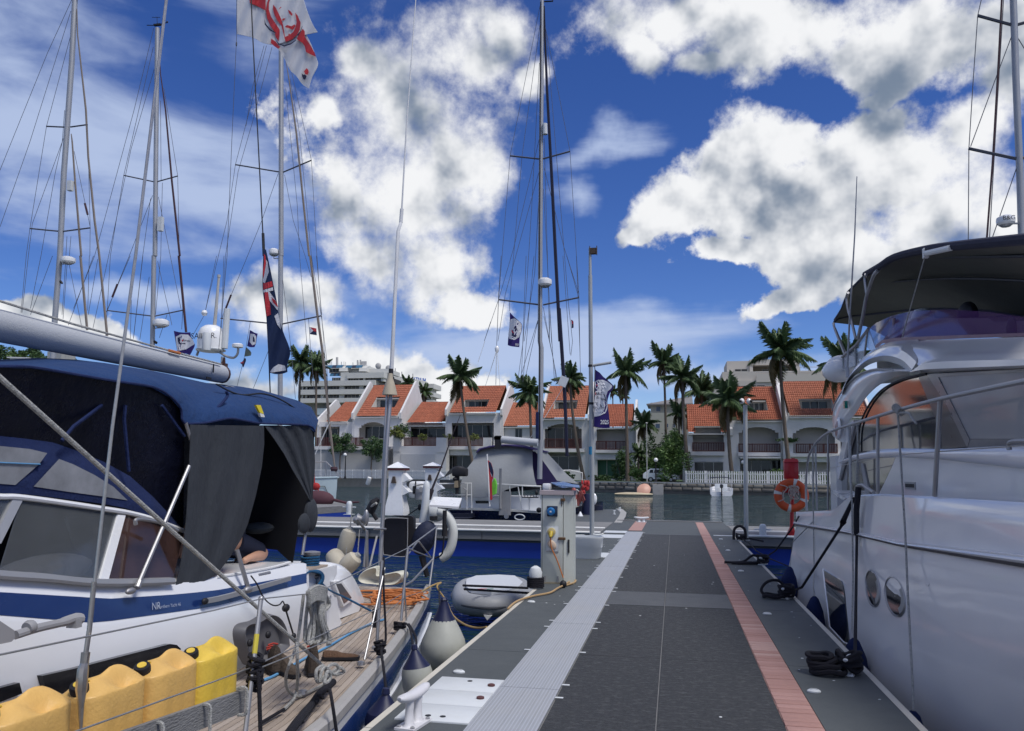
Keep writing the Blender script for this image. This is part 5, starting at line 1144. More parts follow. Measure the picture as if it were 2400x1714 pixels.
pole([hX('D',630,770,-4.3),hX('D',745,920,-4.3),hX('D',710,1300,-4.3)],.02,'davit_strut'); pole([hX('D',740,900,-4.2),hX('D',745,1330,-4.2)],.024,'davit_strut')
pole([hX('D',850,960,-4.3),hX('D',770,1300,-4.3)],.016,'davit_strut',M_['greypl'])
def life(pts,r=.004): b=MB(); b.tube(pts,r,5); part('lifeline',b,M_['wire'])
life([hX('M',-300,880,-2.2),hX('M',0,825,-2.22),hX('M',2231,362,-2.29),Sa_t]); life([Sa_t,hX('L',1440,188,-2.36),hX('D',80,1600,-2.42),hX('D',320,1515,-2.46),Sc[0]]); life([Sc[0],Sb[0]])
life([hX('M',760,1640,-2.16),hX('M',2231,1108,-2.24),hX('L',835,962,-2.26)]); life([hX('L',840,960,-2.26),hX('L',1300,745,-2.33),hX('L',2150,290+60,-2.47),hX('F',540,160,-2.72)])
life([hX('L',840,1000,-2.26),hX('L',2150,480,-2.45),hX('F',560,190,-2.74),hX('F',790,120,-3.2)])
# winch with its blue line
Xn=-3.62
wc=hX('D',165,1500,Xn); wn=thing('x','',''); bpy.data.objects.remove(wn)
b=MB(); b.lathe([(.085,-.05),(.085,.0),(.07,.02),(.062,.06),(.062,.12),(.082,.14),(.085,.16),(.05,.17)],hX('D',130,1560,Xn),(0,0,1),20); part('winch',b,M_['steel'])
b=MB(); b.lathe([(.085,-.02),(.09,0),(.065,.02),(.06,.14),(.085,.16),(.088,.19),(.04,.20)],hX('D',140,1330,Xn-.15),(0,0,1),20); w2=part('winch',b,M_['steel'])
b=MB()
for k in range(6): c=hX('D',125,1330-k*28,Xn-.15); b.tube([c+V(cos(t*pi/8)*.088,sin(t*pi/8)*.088,.004*sin(t)) for t in range(16)],.012,6,closed=True)
part('winch_line',b,M_['rope_bl'],w2)
b=MB(); 
for k in range(5): b.tube(cat(LX('D',[(20+k*6,1340+k*14),(-20+k*5,1450),(10+k*8,1560+k*8),(90,1590+k*10),(230,1500-k*8),(270-k*6,1400),(220,1340+k*5),(120,1345)],-3.55+k*.012),5,True)[:-1],.012,6,closed=True)
part('line_coil',b,M_['rope_bl'])
b=MB(); b.tube(cat([hX('D',250,1470,-3.5),hX('D',340,1550,-3.45),hX('L',1830,230,-3.0),hX('L',2130,385,-2.62)],5),.010,6); part('blue_sheet',b,M_['rope_bl'])
b=MB(); b.box(hX('L',2140,440,-2.58),(.04,.05,.16)); part('sheet_block',b,M_['black'])
# teal-blue line lying along the side deck
b=MB(); q=[hZ('L',u,v,.02) for u,v in ((955,1095),(1100,1035),(1370,880),(1650,735),(1900,590),(2120,490),(2231,455))]; b.tube(cat(q,6),.011,6); part('deck_line',b,M_['rope_lb'])
# toe rail fairleads and small deck hardware
for c,u,v in (('L',1380,1235),('L',1990,930),('F',300,650),('F',745,175),('F',520,470)):
    p=hZ(c,u,v,.03); b=MB(); b.lathe([(.035,0),(.03,.025),(.012,.03)],p,n=10); part('fairlead',b,M_['steel'])
# ------------------------------------------------------------ things on and around the left yacht
def gauss(x,s): return math.exp(-(x/s)**2)
M_['can']=[mat('can_amber',(.70,.43,.13),.42,var=.07,vs=5,bump=.3,bs=60),mat('can_yellow',(.72,.50,.07),.42,var=.07,vs=5,bump=.3,bs=60)]
def jerrycan(label,yc,zt,x0,m,rot=0):
    Lh,Wh,H=.190,.098,.345
    t=thing('jerrycan',label,'jerrycan',(x0-Wh,yc,zt-H),'yellow fuel cans lashed along the rail')
    n=40; rows=[]
    def ring(s,zf):
        r=[]
        for k in range(n):
            a=2*pi*k/n; c,q=cos(a),sin(a); e=3.8
            rr=(abs(c)**e+abs(q)**e)**(-1/e); x,y=Wh*c*rr*s,Lh*q*rr*s
            r.append(V(x,y,zf(x,y)))
        return r
    def side(z):
        def ins(x,y): return z
        R=ring(1,ins)
        for p in R:
            g=.010*gauss(abs(p.y)-.045,.022)*(1 if .03<z<.24 else 0)
            p.x-=math.copysign(g,p.x); 
        return R
    rows=[ring(.90,lambda x,y:0),ring(.985,lambda x,y:.012)]+[side(z) for z in (.03,.05,.12,.2,.24,.27,.29)]
    def top(x,y,s):
        k=1-s**3
        h=.295+.010*(1-s**6)
        bump=.046*gauss(y+.075,.07)*gauss(x,.085)+.064*gauss(y-.09,.085)*gauss(x,.068)-.004+.030*gauss(y-.02,.05)*gauss(x,.02)-.045*gauss(y-.045,.055)*(gauss(abs(x)-.062,.034))
        return h+bump*min(1,k*3)
    for s in (.985,.94,.87,.78,.66,.53,.4,.27,.14,.04): rows.append(ring(s,lambda x,y,s=s:top(x,y,s)))
    b=MB(); b.grid(rows,closed=True,cap=True); loc=V(x0-Wh,yc,zt-H)
    for v in b.v: v+=loc
    b.build('body',M_['can'][m],t,sharp=80)
    nb=V(-.0,-.150,.305); ax=V(.12,-.45,1).normalized()
    b=MB(); b.lathe([(.030,-.03),(.030,.0),(.036,.002),(.038,.03),(.034,.042),(.022,.043)],loc+nb,ax,16); cp=b.build('cap',M_['black'],t)
    b=MB(); b.lathe([(.021,.0435),(.021,.047)],loc+nb,ax,14); b.build('cap_disc',M_['can'][1],cp)
    b=MB(); b.tube([loc+nb+ax*.03+V(cos(a)*.0+0,.045+.018*cos(a),.018*sin(a)) for a in [k*pi/4 for k in range(8)]],.004,5,closed=True); b.build('cap_loop',M_['can'][1],cp)
    return t
jerrycan('amber fuel can nearest the left picture corner, black cap pointing out of frame',2.745,.735,-2.335,0)
jerrycan('amber fuel can directly right of the shroud, its black cap in full view',3.205,.715,-2.335,0)
jerrycan('amber fuel can third from the left, in front of the long black window',3.615,.70,-2.335,0)
jerrycan('bright yellow fuel can at the right end of the row, beside the stanchion',4.005,.685,-2.335,1)
# board that the cans stand behind
bd=thing('lashing_board','grey weathered board lashed outside the yellow cans with white straps','board',(-2.26,3.2,.1))
q=[hX('M',700,1900,-2.20),hX('M',1310,1630,-2.205),hX('M',2180,1375,-2.22),hX('L',780,1185,-2.24),hX('L',770,1400,-2.24),hX('L',690,1600,-2.235),hX('L',0,1900,-2.20)]
b=MB(); a0=hX('M',1310,1625,-2.21); a1=hX('L',782,1188,-2.235); dz=V(0,0,-.115); ext=(a1-a0).normalized()
b.prism([a0-ext*1.4,a1,a1+dz,a0-ext*1.4+dz],(-.022,0,0)); b.build('board',M_['timber'],bd)
for c,u,v in (('M',1690,1560),('L',400,1370),('L',785,1190)):
    p=hX(c,u,v,-2.195); b=MB(); b.tube(cat([p+V(-.05,.0,.0),p+V(-.02,0,.010),p+V(.006,0,.0),p+V(.008,0,-.06),p+V(.006,0,-.12),p+V(-.04,0,-.13)],4),.009,6); b.build('strap',M_['rope_w'],bd)
# thick diagonal mooring rope, fairlead tail, loops
rp0,rp1=hX('f',-60,832,-2.75),hZ('f',779,1581,.12)
b=MB(); b.tube([rp0,rp0.lerp(rp1,.5),rp1],.0125,8)
b.tube(cat([rp1+V(-.02,.0,.0),rp1+V(.03,.05,.04),rp1+V(.05,.10,0),rp1+V(0,.06,-.02)],4),.013,6)
for k,q in enumerate(([(1520,1060),(1530,980),(1590,945),(1625,1000),(1600,1080),(1540,1110)],[(1560,1100),(1600,1060),(1640,1000),(1620,960),(1580,990)],[(1640,960),(1690,925),(1740,935),(1755,985),(1720,1030),(1670,1000)],[(1610,1120),(1660,1090),(1670,1030),(1640,1000),(1620,1060)])):
    b.tube(cat([hX('L',u,v,-2.33+.02*k) for u,v in q],5,True),.0115,6,closed=True)
b.tube(cat([hZ('L',1650,1050,.1),hZ('L',1600,1130,.03),hZ('L',1450,1210,.03),hZ('L',1330,1260,.03),hZ('L',1230,1200,.10),hZ('L',1205,1060,.22),hX('L',1240,930,-2.5),hX('L',1300,780,-2.5),hX('L',1340,600,-2.48),hX('L',1390,200,-2.46)],5),.0115,6)
b.tube(cat([hX('L',1320,690,-2.47),hX('L',1325,900,-2.46),hZ('L',1325,1150,.12),hZ('L',1290,1280,.04),hZ('L',1190,1390,.03)],5),.0115,6)
solo('mooring_rope',b,M_['rope_w'],'long grey white flecked rope running diagonally down to the toe rail, ending in loose loops','rope')
b=MB(); r=random.Random(3)
for k in range(11):
    u0=1400+r.uniform(0,200); s=r.uniform(-60,120); X=-2.47+r.uniform(-.09,.07)
    b.tube(cat([hX('L',1450+k*14,150+r.uniform(-30,20),X),hX('L',1425+k*22+r.uniform(-25,25),300,X+.01),hX('L',1440+k*14+r.uniform(-30,30),450,X),hX('L',1395+k*28+s*.2,640,X),hX('L',1410+k*26+s*.2,705+r.uniform(-20,20),X+.02),hX('L',1450+k*22+s*.2,640,X+.02),hX('L',1480+k*12,440,X+.02),hX('L',1470+k*14,280,X+.015)],5,True),.0125,6,closed=True)
for k in range(7): 
    v=120+k*22; b.tube(cat([hX('L',1430+k*3,v+60,-2.39),hX('L',1520,v-10,-2.37),hX('L',1630-k*3,v+20,-2.42),hX('L',1560,v+70,-2.55)],5,True),.013,6,closed=True)
solo('hanging_rope_coil',b,M_['rope_w'],'thick bundle of grey flecked rope hanging on the upper lifeline above the boots','rope')
b=MB(); b.tube(cat([hZ('L',1700,1110,.08),hZ('L',1560,1230,.07),hZ('L',1480,1340,.05),hX('L',1330,1520,-2.12),hX('L',1200,1700,-2.06)],5),.026,8)
for k in range(30): p=hZ('L',1660-k*12,1150+k*14,.07); b.ell(p+V(r.uniform(-.02,.02),r.uniform(-.02,.02),0),.016,5,4)
solo('chafe_line',b,M_['rope_b'],'dark mooring line with a ragged chafe sleeve leaving the toe rail toward the pontoon','rope')
b=MB(); b.tube(cat([hX('L',1665,1190,-2.2),hX('L',1690,1330,-2.1),hX('L',1745,1700,-2.06)],4),.011,6); b.tube(cat([hZ('L',940,1540,.03),hZ('L',1060,1470,.03),hZ('L',1185,1395,.04)],4),.012,6)
solo('fender_line',b,M_['rope_b'],'thin black line hanging down the navy stripe below the rope loops','rope')
# black lashings
def knot(label,c,u,v,X,r0=.03,n=9,seed=1,dz=.10,tail=None):
    r=random.Random(seed); b=MB(); p=hX(c,u,v,X)
    for k in range(n):
        q=p+V(r.uniform(-.012,.012),r.uniform(-.012,.012),(k/n-.5)*dz*2); a=r.uniform(0,6)
        b.tube([q+V(cos(t*pi/4)*r0,sin(t*pi/4)*r0,.012*sin(t*pi/4+a)) for t in range(8)],.011,6,closed=True)
    if tail: b.tube(cat(tail,4),.011,6)
    solo('black_lashing',b,M_['rope_b'],label,'rope')
knot('black rope lashed round the stanchion right of the yellow cans, tail hanging down','L',885,1000,-2.25,.035,14,1,.09,[hX('L',910,1000,-2.22),hX('L',925,1200,-2.2),hX('L',940,1660,-2.17)])
knot('black rope knot at the foot of the second stanchion, with a line running up','F',340,625,-2.42,.035,8,2,.05,[hX('D',925,1190,-2.5),hX('F',375,100,-2.46),hX('F',395,560,-2.42),hX('F',355,640,-2.40),hX('F',375,820,-2.2),hX('F',400,1020,-2.1)])
knot('black rope knots on the toe rail above the big navy topped fender','F',520,440,-2.68,.05,8,3,.03,[hX('F',490,450,-2.70),hX('F',560,420,-2.62),hX('F',610,470,-2.5),hX('F',640,640,-2.3)])
b=MB(); b.tube(cat([hX('F',600,430,-2.6),hX('F',660,540,-2.4),hX('F',665,630,-2.3)],4),.012,6); solo('fender_line',b,M_['rope_b'],'second black strand down to the navy topped fender','rope')
# boots and shoe
def boot(label,p,yaw,L=.28,H=.15,col=(.06,.045,.035),red=True,group=None):
    t=thing('boot',label,'boot',p,group); M=Matrix.Rotation(yaw,3,'Z'); b=MB(); rows=[]
    for s,w,h in ((0,.5,.75),(.05,.85,1),(.2,.95,1),(.38,.95,.92),(.52,.9,.66),(.7,1.0,.52),(.88,.92,.42),(1,.45,.25)):
        rows.append([V(p)+M@V((s-.4)*L,cos(a)*w*.05,.018+max(0,sin(a))*h*H if sin(a)>0 else .018) for a in [k*pi/6-.01 for k in range(12)]])
    b.grid(rows,closed=True,cap=True); b.build('upper',mat('boot_leather',col,.8,var=.4,vs=18,bump=1.5,bs=60),t)
    b=MB(); b.grid([[V(p)+M@V((s-.4)*L*1.04,sg*w*.053,z) for sg in (-1,1)] for s,w in ((0,.8),(.2,1),(.5,.9),(.8,1),(1,.6)) for z in (0,)],); 
    rows=[[V(p)+M@V((s-.4)*L*1.05,y*w,z) for y,z in ((-.052,0),(.052,0),(.052,.024),(-.052,.024))] for s,w in ((0,.8),(.2,1),(.5,.9),(.8,1),(1,.6))]
    b=MB(); b.grid(rows,closed=True,cap=True); b.build('sole',M_['black'],t)
    b=MB()
    if red:
        for k in range(4): q=V(p)+M@V((.0+k*.035),0,.018+H*(1-.13*k)); b.tube([q+M@V(0,-.04,-.01),q,q+M@V(0,.04,-.01)],.008,5)
        b.build('laces',mat('red_laces',(.35,.03,.02),.7),t)
    return t
boot('worn dark hiking boot with red lining behind the stanchion, against the grey seat shell',hZ('L',1060,1000,.015),2.4,.30,.20)
boot('second dark boot lying in front of the first one beside the blue line',hZ('L',1200,1020,.015),-.6,.30,.13,(.08,.06,.045),False)
boot('tall dark boot with red laces behind the hanging rope loops',hZ('L',1480,1010,.015),2.1,.31,.24)
boot('flat brown boat shoe lying right of the boots on the teak',hZ('L',1740,870,.015),.25,.30,.055,(.11,.06,.035),False)
# grey seat shell leaning against the cabin side
def shell(pts,X,d,m,n=4,c='L'):
    P=[hX(c,u,v,X) for u,v in pts]; cen=sum(P,V(0,0,0))/len(P); b=MB(); rows=[]
    for s,dx in ((1,-.03),(1,.0),(.93,d),(.80,d*.7),(.76,d*.1),(.4,d*.05)): rows.append([cen+(p-cen)*s+V(dx,0,0) for p in cat(P,4,True)])
    b.grid(rows,closed=True,cap=True); return b
sh_=thing('seat_shell','grey plastic helm seat shell leaning against the white cabin side','seat shell',hX('L',940,900,-3.25))
shell([(690,560),(740,500),(860,470),(960,410),(1030,395),(1110,450),(1165,560),(1192,700),(1175,760),(1000,880),(820,935),(765,880),(720,780),(690,660)],-3.22,.06,None).build('shell',mat('dark_grey_plastic',(.12,.12,.13),.5,var=.06),sh_,sharp=60)
for u,v in ((1020,615),(830,700)):
    b=MB(); b.ell(hX('L',u,v,-3.16),(.02,.03,.03),8,6); b.build('latch',M_['black'],sh_)
# fenders
def ballfender(label,c,u,v,X,R,H,group='round fenders between the yacht and the pontoon',m=None,cm=None,line=None,cone=.42):
    p=hX(c,u,v,X); t=thing('ball_fender',label,'fender',p-V(0,0,R),group)
    prof=[(.02,-R),(R*.5,-R*.87),(R*.87,-R*.5),(R,0),(R*.93,R*.4),(R*.72,R*.85),(R*.5,R*1.25)]
    b=MB(); b.lathe(prof,p,(0,0,1),20,cap=True); b.build('body',m or M_['fender'],t)
    b=MB(); b.lathe([(R*.515,R*1.22),(R*.30,R*1.62),(R*.16,R*2.0),(R*.14,R*2.1)],p,(0,0,1),18); b.lathe([(.03,-.01),(.045,0),(.03,.02)],p+V(0,0,R*2.1),n=8); b.build('neck',cm or M_['fender_navy'],t)
    if line: b=MB(); b.tube(line,.010,6); b.build('line',M_['rope_b'],t)
    return t
ballfender('big grey white ball fender with a navy neck hanging off the stern quarter','F',905,650,-2.32,.235,1,line=[hX('F',880,400,-2.35),hX('F',870,200,-2.6),hX('F',868,100,-3.0)])
def pearfender(label,neckL,neckR,top,c,X,bodybottom,white=True,name='pear_fender'):
    Yc=hX(c,(neckL[0]+neckR[0])/2,(neckL[1]+neckR[1])/2,X).y; a,b_=hY(c,*neckL,Yc),hY(c,*neckR,Yc); tp=hY(c,*top,Yc); m=(a+b_)/2; R=(a-b_).length/2; ax=(m-tp).normalized(); t=thing(name,label,'fender',m-V(0,0,.5),'pear shaped fenders with navy tops')
    L=(m-tp).length; b=MB(); b.lathe([(R*.18,0),(R*.24,R*.1),(R*.55,L*.5),(R,L)],tp,ax,20,cap=False); b.lathe([(R*.2,-R*.3),(R*.26,0)],tp,ax,10); b.build('neck',M_['fender_navy'],t)
    b=MB(); b.lathe([(R*.995,L-.002),(R*1.1,L+R*.4),(R*1.1,L+R*1.2),(R*.85,L+R*2.2),(R*.3,L+R*2.7),(.02,L+R*2.75)],tp,ax,20); b.build('body',M_['fender'] if white else M_['fender_navy'],t); return t
pearfender('white fender with a navy cone squeezed between hull and pontoon below the knots',(548,828),(785,790),(650,650),'F',-2.13,None)
pearfender('dark navy fender cone hanging lowest, near the bottom edge beside the white cleat',(262,1290),(505,1130),(395,1045),'F',-2.08,None,False)
# old sausage fenders at the stern
def sausage(label,a,b_,R,group='old stained sausage fenders at the stern'):
    a=V(a);b_=V(b_); L=(b_-a).length; ax=(b_-a).normalized(); t=thing('sausage_fender',label,'fender',a,group)
    b=MB(); b.lathe([(.02,0),(R*.5,.01),(R*.85,R*.3),(R,R*.8),(R*1.02,L*.5),(R,L-R*.8),(R*.85,L-R*.3),(R*.5,L-.01),(.03,L)],a,ax,16); b.build('body',M_['fender_old'],t)
    b=MB(); b.lathe([(.04,-.02),(.05,.0),(.035,.03)],b_,ax,8); b.tube([b_,b_+V(.02,.0,.35)],.008,5); b.build('eye',M_['rope_w'],t); return t
sausage('stained upright sausage fender hanging from the davit winch',hY('D',480,1180,11.2),hY('D',560,880,11.2),.115)
sausage('stained sausage fender lying slanted on the stern quarter, left of the white tray',hY('D',360,1140,10.9),hY('D',500,1360,10.7),.13)
sausage('stained sausage fender pointing right, propped against the slanted one',hY('D',470,1340,10.6),hY('D',640,1170,10.6),.12)
# white horseshoe tray on deck
b=MB(); q=[(655,1420),(690,1360),(760,1310),(860,1290),(865,1380),(940,1375),(1030,1355),(1110,1345),(1160,1370),(1150,1430),(1080,1480),(960,1490),(820,1480),(700,1465)]
P_2=[hY('D',u,v,10.3) for u,v in q]; cen=sum(P_2,V(0,0,0))/len(P_2); rows=[]
for s,dy in ((.6,.10),(.95,.10),(1,.05),(1,-.02),(.9,-.06),(.7,-.03),(.5,.0)): rows.append([cen+(p-cen)*s+V(0,dy*1.6,0) for p in cat(P_2,4,True)])
b.grid(rows,closed=True,cap=True); solo('lifebuoy_tray',b,mat('aged_white',(.60,.59,.50),.5,var=.08,dirt=.4,dirtcol=(.4,.38,.28),ds=4),'worn white horseshoe lifebuoy lying on the aft deck behind the stanchion','lifebuoy')
# black folded solar panel
sp=thing('solar_panel','black upright solar panel with rounded corners mounted on the stern beside the thick antenna mast','solar panel',hY('D',1050,1180,10.9))
def rrect(c,pts,Y,d,m,name,par,r=.25):
    P=[hY(c,u,v,Y) for u,v in pts]; Q=[]
    n=len(P)
    for i in range(n):
        a,p,c2=P[i-1],P[i],P[(i+1)%n]; A=p.lerp(a,min(.45,r*.25/max(.01,(a-p).length))); C=p.lerp(c2,min(.45,r*.25/max(.01,(c2-p).length)))
        for k in range(5): t=k/4; Q.append(A*(1-t)**2+p*2*t*(1-t)+C*t*t)
    b=MB(); b.prism(Q,(0,d,0)); return b.build(name,m,par)
rrect('D',[(925,770),(1180,760),(1165,1185),(915,1165)],10.86,.03,mat('panel_black',(.010,.011,.018),.35,var=.2,vs=40),'panel',sp)
rrect('D',[(985,735),(1250,740),(1250,1060),(1185,1100),(1185,765)],10.93,.10,M_['black'],'bag',sp)
b=MB(); b.tube(cat([hY('D',u,v,10.84) for u,v in ((945,765),(1165,768),(1185,800),(1180,1090),(1165,1180),(960,1165),(918,1120),(930,790))],4,True),.006,5,closed=True); b.build('piping',M_['greypl'],sp)
# covered outboard on the stern rail
oc=thing('covered_outboard','outboard motor under a round navy cover on the stern rail','outboard',hY('D',1360,1150,11.0)); b=MB(); c0=hY('D',1365,980,11.0); b.ell(c0,(.17,.17,.24),18,12)
for v in b.v: v.x+=(v.z-c0.z)*.22
b.build('cover',mat('navy_cover',(.010,.016,.045),.7,var=.25,vs=3,bump=1.5,bs=14),oc); b=MB(); b.tube([hY('D',1340,1170,11.0),hY('D',1370,1300,11.0),hY('D',1400,1400,11.0)],[.05,.04,.035],8); b.build('shaft',M_['black'],oc)
b=MB(); b.bb(hY('D',1425,790,10.95),hY('D',1510,740,11.1)); b.build('bracket',M_['black'],oc)
# white horseshoe buoy on the rail
hb_=thing('horseshoe_buoy','white crescent horseshoe buoy hanging upright at the stern rail','lifebuoy',hY('D',1600,1210,11.1))
P_3=cat([hY('D',u,v,11.15) for u,v in ((1510,690),(1600,720),(1660,820),(1680,930),(1660,1060),(1610,1160),(1540,1200))],5); b=MB(); b.tube(P_3,[.04]+[.068]*(len(P_3)-2)+[.04],12); b.build('ring',mat('buoy_white',(.60,.62,.60),.6,var=.05,dirt=.3,dirtcol=(.4,.4,.38),ds=3),hb_)
b=MB(); b.tube([hY('D',1590,680,10.98),hY('D',1580,960,10.98)],.03,6); b.tube(cat([hY('D',1580,960,10.95),hY('D',1560,1150,10.95),hY('D',1480,1200,10.95)],4),.012,6); b.build('strap',M_['black'],hb_)
# flat white satellite dish on its post
sd_=thing('flat_antenna','flat white rectangular satellite panel on a post at the stern','antenna',hY('D',1600,1000,11.2))
b=MB(); q=[hY('D',1465,530,11.5),hY('D',1775,545,11.5),hY('D',1740,640,11.1),hY('D',1420,618,11.1)]; b.prism(q,(0,0,-.03)); b.build('panel',M_['white'],sd_)
b=MB(); b.prism([p*.5+(sum(q,V(0,0,0))/4)*.5 for p in q],(0,0,-.07)); b.tube([hY('D',1600,640,11.3),hY('D',1590,960,11.3)],.035,10); b.build('mount',mat('brown_post',(.10,.08,.075),.6),sd_)
# white bottle-shaped item and radar reflector
b=MB(); b.lathe([(.015,.60),(.04,.57),(.05,.5),(.055,.3),(.07,.05),(.075,0)],hY('D',1365,810,11.4),(0.05,0,1),14); solo('folded_cover',b,M_['plate_white'],'tall white cone shaped cover between the black panel and the satellite panel','cover')
b=MB(); b.ell(hY('D',1490,710,11.7),(.17,.1,.13),12,8); solo('white_bag',b,M_['plate_white'],'rounded white bag behind the satellite panel post','bag')
b=MB(); b.tube([hY('D',820,600,11.3),hY('D',770,700,11.3)],[.07,.075],10); b.tube([hY('D',870,550,11.3),hY('D',820,600,11.3)],[.03,.07],10); b.tube([hY('D',800,700,11.3),hY('D',850,780,11.3)],.03,8); solo('wrapped_motor',b,M_['black'],'black wrapped lifting motor at the top of the davit','motor')
b=MB(); b.lathe([(.07,-.08),(.09,-.06),(.05,0),(.09,.06),(.07,.08)],hY('D',690,780,11.2),(1,.2,0),16); b.lathe([(.05,-.12),(.06,-.08)],hY('D',690,780,11.2),(1,.2,0),14); b.ell(hY('D',735,760,11.15),(.04,.04,.12),10,8); solo('davit_winch',b,M_['steel'],'shiny winch drum on the davit left of the antenna mast','winch')
b=MB(); b.tube(cat([hY('D',740,700,11.3),hY('D',790,640,11.25),hY('D',845,600,11.2)],4),.02,8); b.tube([hY('D',700,830,11.2),hY('D',680,930,11.2)],.012,6); solo('davit_line',b,M_['rope_w'],'white line wound over the davit winch','rope')
# fishing rod
b=MB(); b.tube([hY('D',1415,560,11.6),hY('D',1450,450,11.6)],.035,8); b.tube([hY('D',1450,450,11.6),hY('A',1560,1340,11.6),hY('A',1680,1000,11.6),hY('A',1760,800,11.6)],[.018,.012,.008,.004],6); solo('fishing_rod',b,mat('rod_dark',(.04,.03,.035),.5),'dark fishing rod slanting up from the stern in front of the left pedestals','fishing rod')
b=MB(); b.tube([hY('D',1190,730,11.5),hY('D',1310,650,11.5)],.008,5); b.ell(hY('D',1315,645,11.5),(.03,.03,.05),8,6); solo('boat_hook',b,M_['black'],'short thin black hook pole above the solar panel','pole')
# orange line heap and shore cable
b=MB(); r=random.Random(11)
for k in range(16):
    u=470+r.uniform(-60,120); v=185+r.uniform(-30,45); c=hZ('F',u,v,.03+r.uniform(0,.07)); R=r.uniform(.16,.42)
    b.tube(cat([c+V(cos(t*pi/3)*R*r.uniform(.8,1.2),sin(t*pi/3)*R*.75*r.uniform(.8,1.2),r.uniform(-.02,.04)) for t in range(6)],5,True),.011,6,closed=True)
b.tube(cat([hZ('F',160,155,.03),hZ('F',260,165,.04),hZ('F',330,150,.05),hZ('F',480,200,.06)],5),.010,6)
solo('orange_line_heap',b,M_['rope_or'],'loose heap of orange line on the teak aft deck','rope')
b=MB(); b.tube(cat([hZ('F',640,190,.08),hX('F',790,95,-3.2),hX('F',885,60,-3.1),hX('F',850,100,-3.1),hX('F',930,220,-2.95),hX('F',990,350,-2.6),hX('F',1090,430,-2.3),hX('F',1200,462,-2.1),hZ('F',1290,455,.0)],6),.012,6)
solo('stern_line',b,mat('ochre_line',(.35,.24,.10),.8),'ochre line sagging from the stern corner to the pontoon edge','rope')
# lines from pedestal over the dinghy
b=MB(); b.tube(cat([hZ('F',1480,290,.02),hZ('F',1560,225,.02),hZ('F',1700,180,.02),hZ('F',1850,150,.02),hZ('F',1920,110,.03),hZ('F',1990,75,.03),hZ('F',2060,30,.03),hZ('F',2075,55,.02),hZ('F',1990,85,.02)],6),.013,6)
solo('shore_cable',b,mat('tan_cable',(.42,.28,.14),.7),'tan cable curling on the pontoon at the foot of the power pedestal','cable')
# grey inflatable dinghy
dg=thing('inflatable_dinghy','grey inflatable dinghy floating against the pontoon below the power pedestal','dinghy',(-2.9,12.6,WZ))
q=[hZ('F',1640,160,-.42),hZ('F',1560,90,-.42),hZ('F',1400,80,-.42),hZ('F',1180,90,-.42),hZ('F',1085,130,-.42),hZ('F',1075,210,-.42),hZ('F',1130,250,-.42),hZ('F',1330,270,-.42),hZ('F',1500,250,-.42),hZ('F',1600,210,-.42)]
M_['pvc']=mat('grey_pvc',(.28,.29,.31),.5,var=.08,vs=2,bump=.2)
b=MB(); b.tube(cat(q,5,True),.165,14,closed=True); b.build('tube',M_['pvc'],dg,sharp=80)
b=MB(); b.poly([p+V(0,0,-.02) for p in cat(q,5,True)]); b.build('floor',M_['white'],dg,smooth=False)
b=MB(); cen=sum(q,V(0,0,0))/len(q); b.prism([cen+(p-cen)*.9+V(0,0,.15) for p in q],(0,0,.05)); b.build('cover_sheet',mat('pale_grey_cover',(.52,.54,.58),.6,var=.05),dg)
b=MB(); b.tube([p+V(0,0,0)+(p-cen).normalized()*.165 for p in cat(q,5,True)],.022,6,closed=True); b.build('rubbing_strip',mat('dark_strip',(.07,.075,.09),.6),dg)
p=hY('F',1290,375,12.0); b=MB(); b.prism([hY('F',1262,345,12.1),hY('F',1335,355,12.1),hY('F',1295,395,12.1)],(0,.4,0)); b.build('skeg',M_['pipe'],dg)
p=hZ('F',1250,115,-.15); b=MB(); b.box(p,(.16,.03,.004),.5); b.build('red_stripe',mat('red_sticker',(.4,.03,.03),.5),dg); b=MB(); b.box(p+V(.12,.02,0),(.10,.05,.004),.5); b.build('green_patch',mat('green_sticker',(.02,.15,.08),.5),dg)
b=MB()
for (a,c) in (((1080,85),(1660,108)),((1090,118),(1700,155))): b.tube([hY('F',*a,12.0),hY('F',*c,11.7)],.017,6)
solo('dinghy_painter',b,M_['rope_b'],'pair of black lines stretched over the dinghy to the bollard','rope')
bl=thing('bollard','round white topped bollard with black rope turns beside the power pedestal','bollard',hZ('F',1725,130,0)); b=MB(); p=hZ('F',1725,110,0); b.lathe([(.09,0),(.09,.16),(.095,.22),(.07,.28),(.02,.31)],p,n=16); b.build('post',M_['plate_white'],bl)
b=MB()
for k in range(5): b.tube([p+V(cos(t*pi/6)*.11,sin(t*pi/6)*.11,.03+k*.028) for t in range(12)],.016,6,closed=True)
b.build('rope_turns',M_['rope_b'],bl)
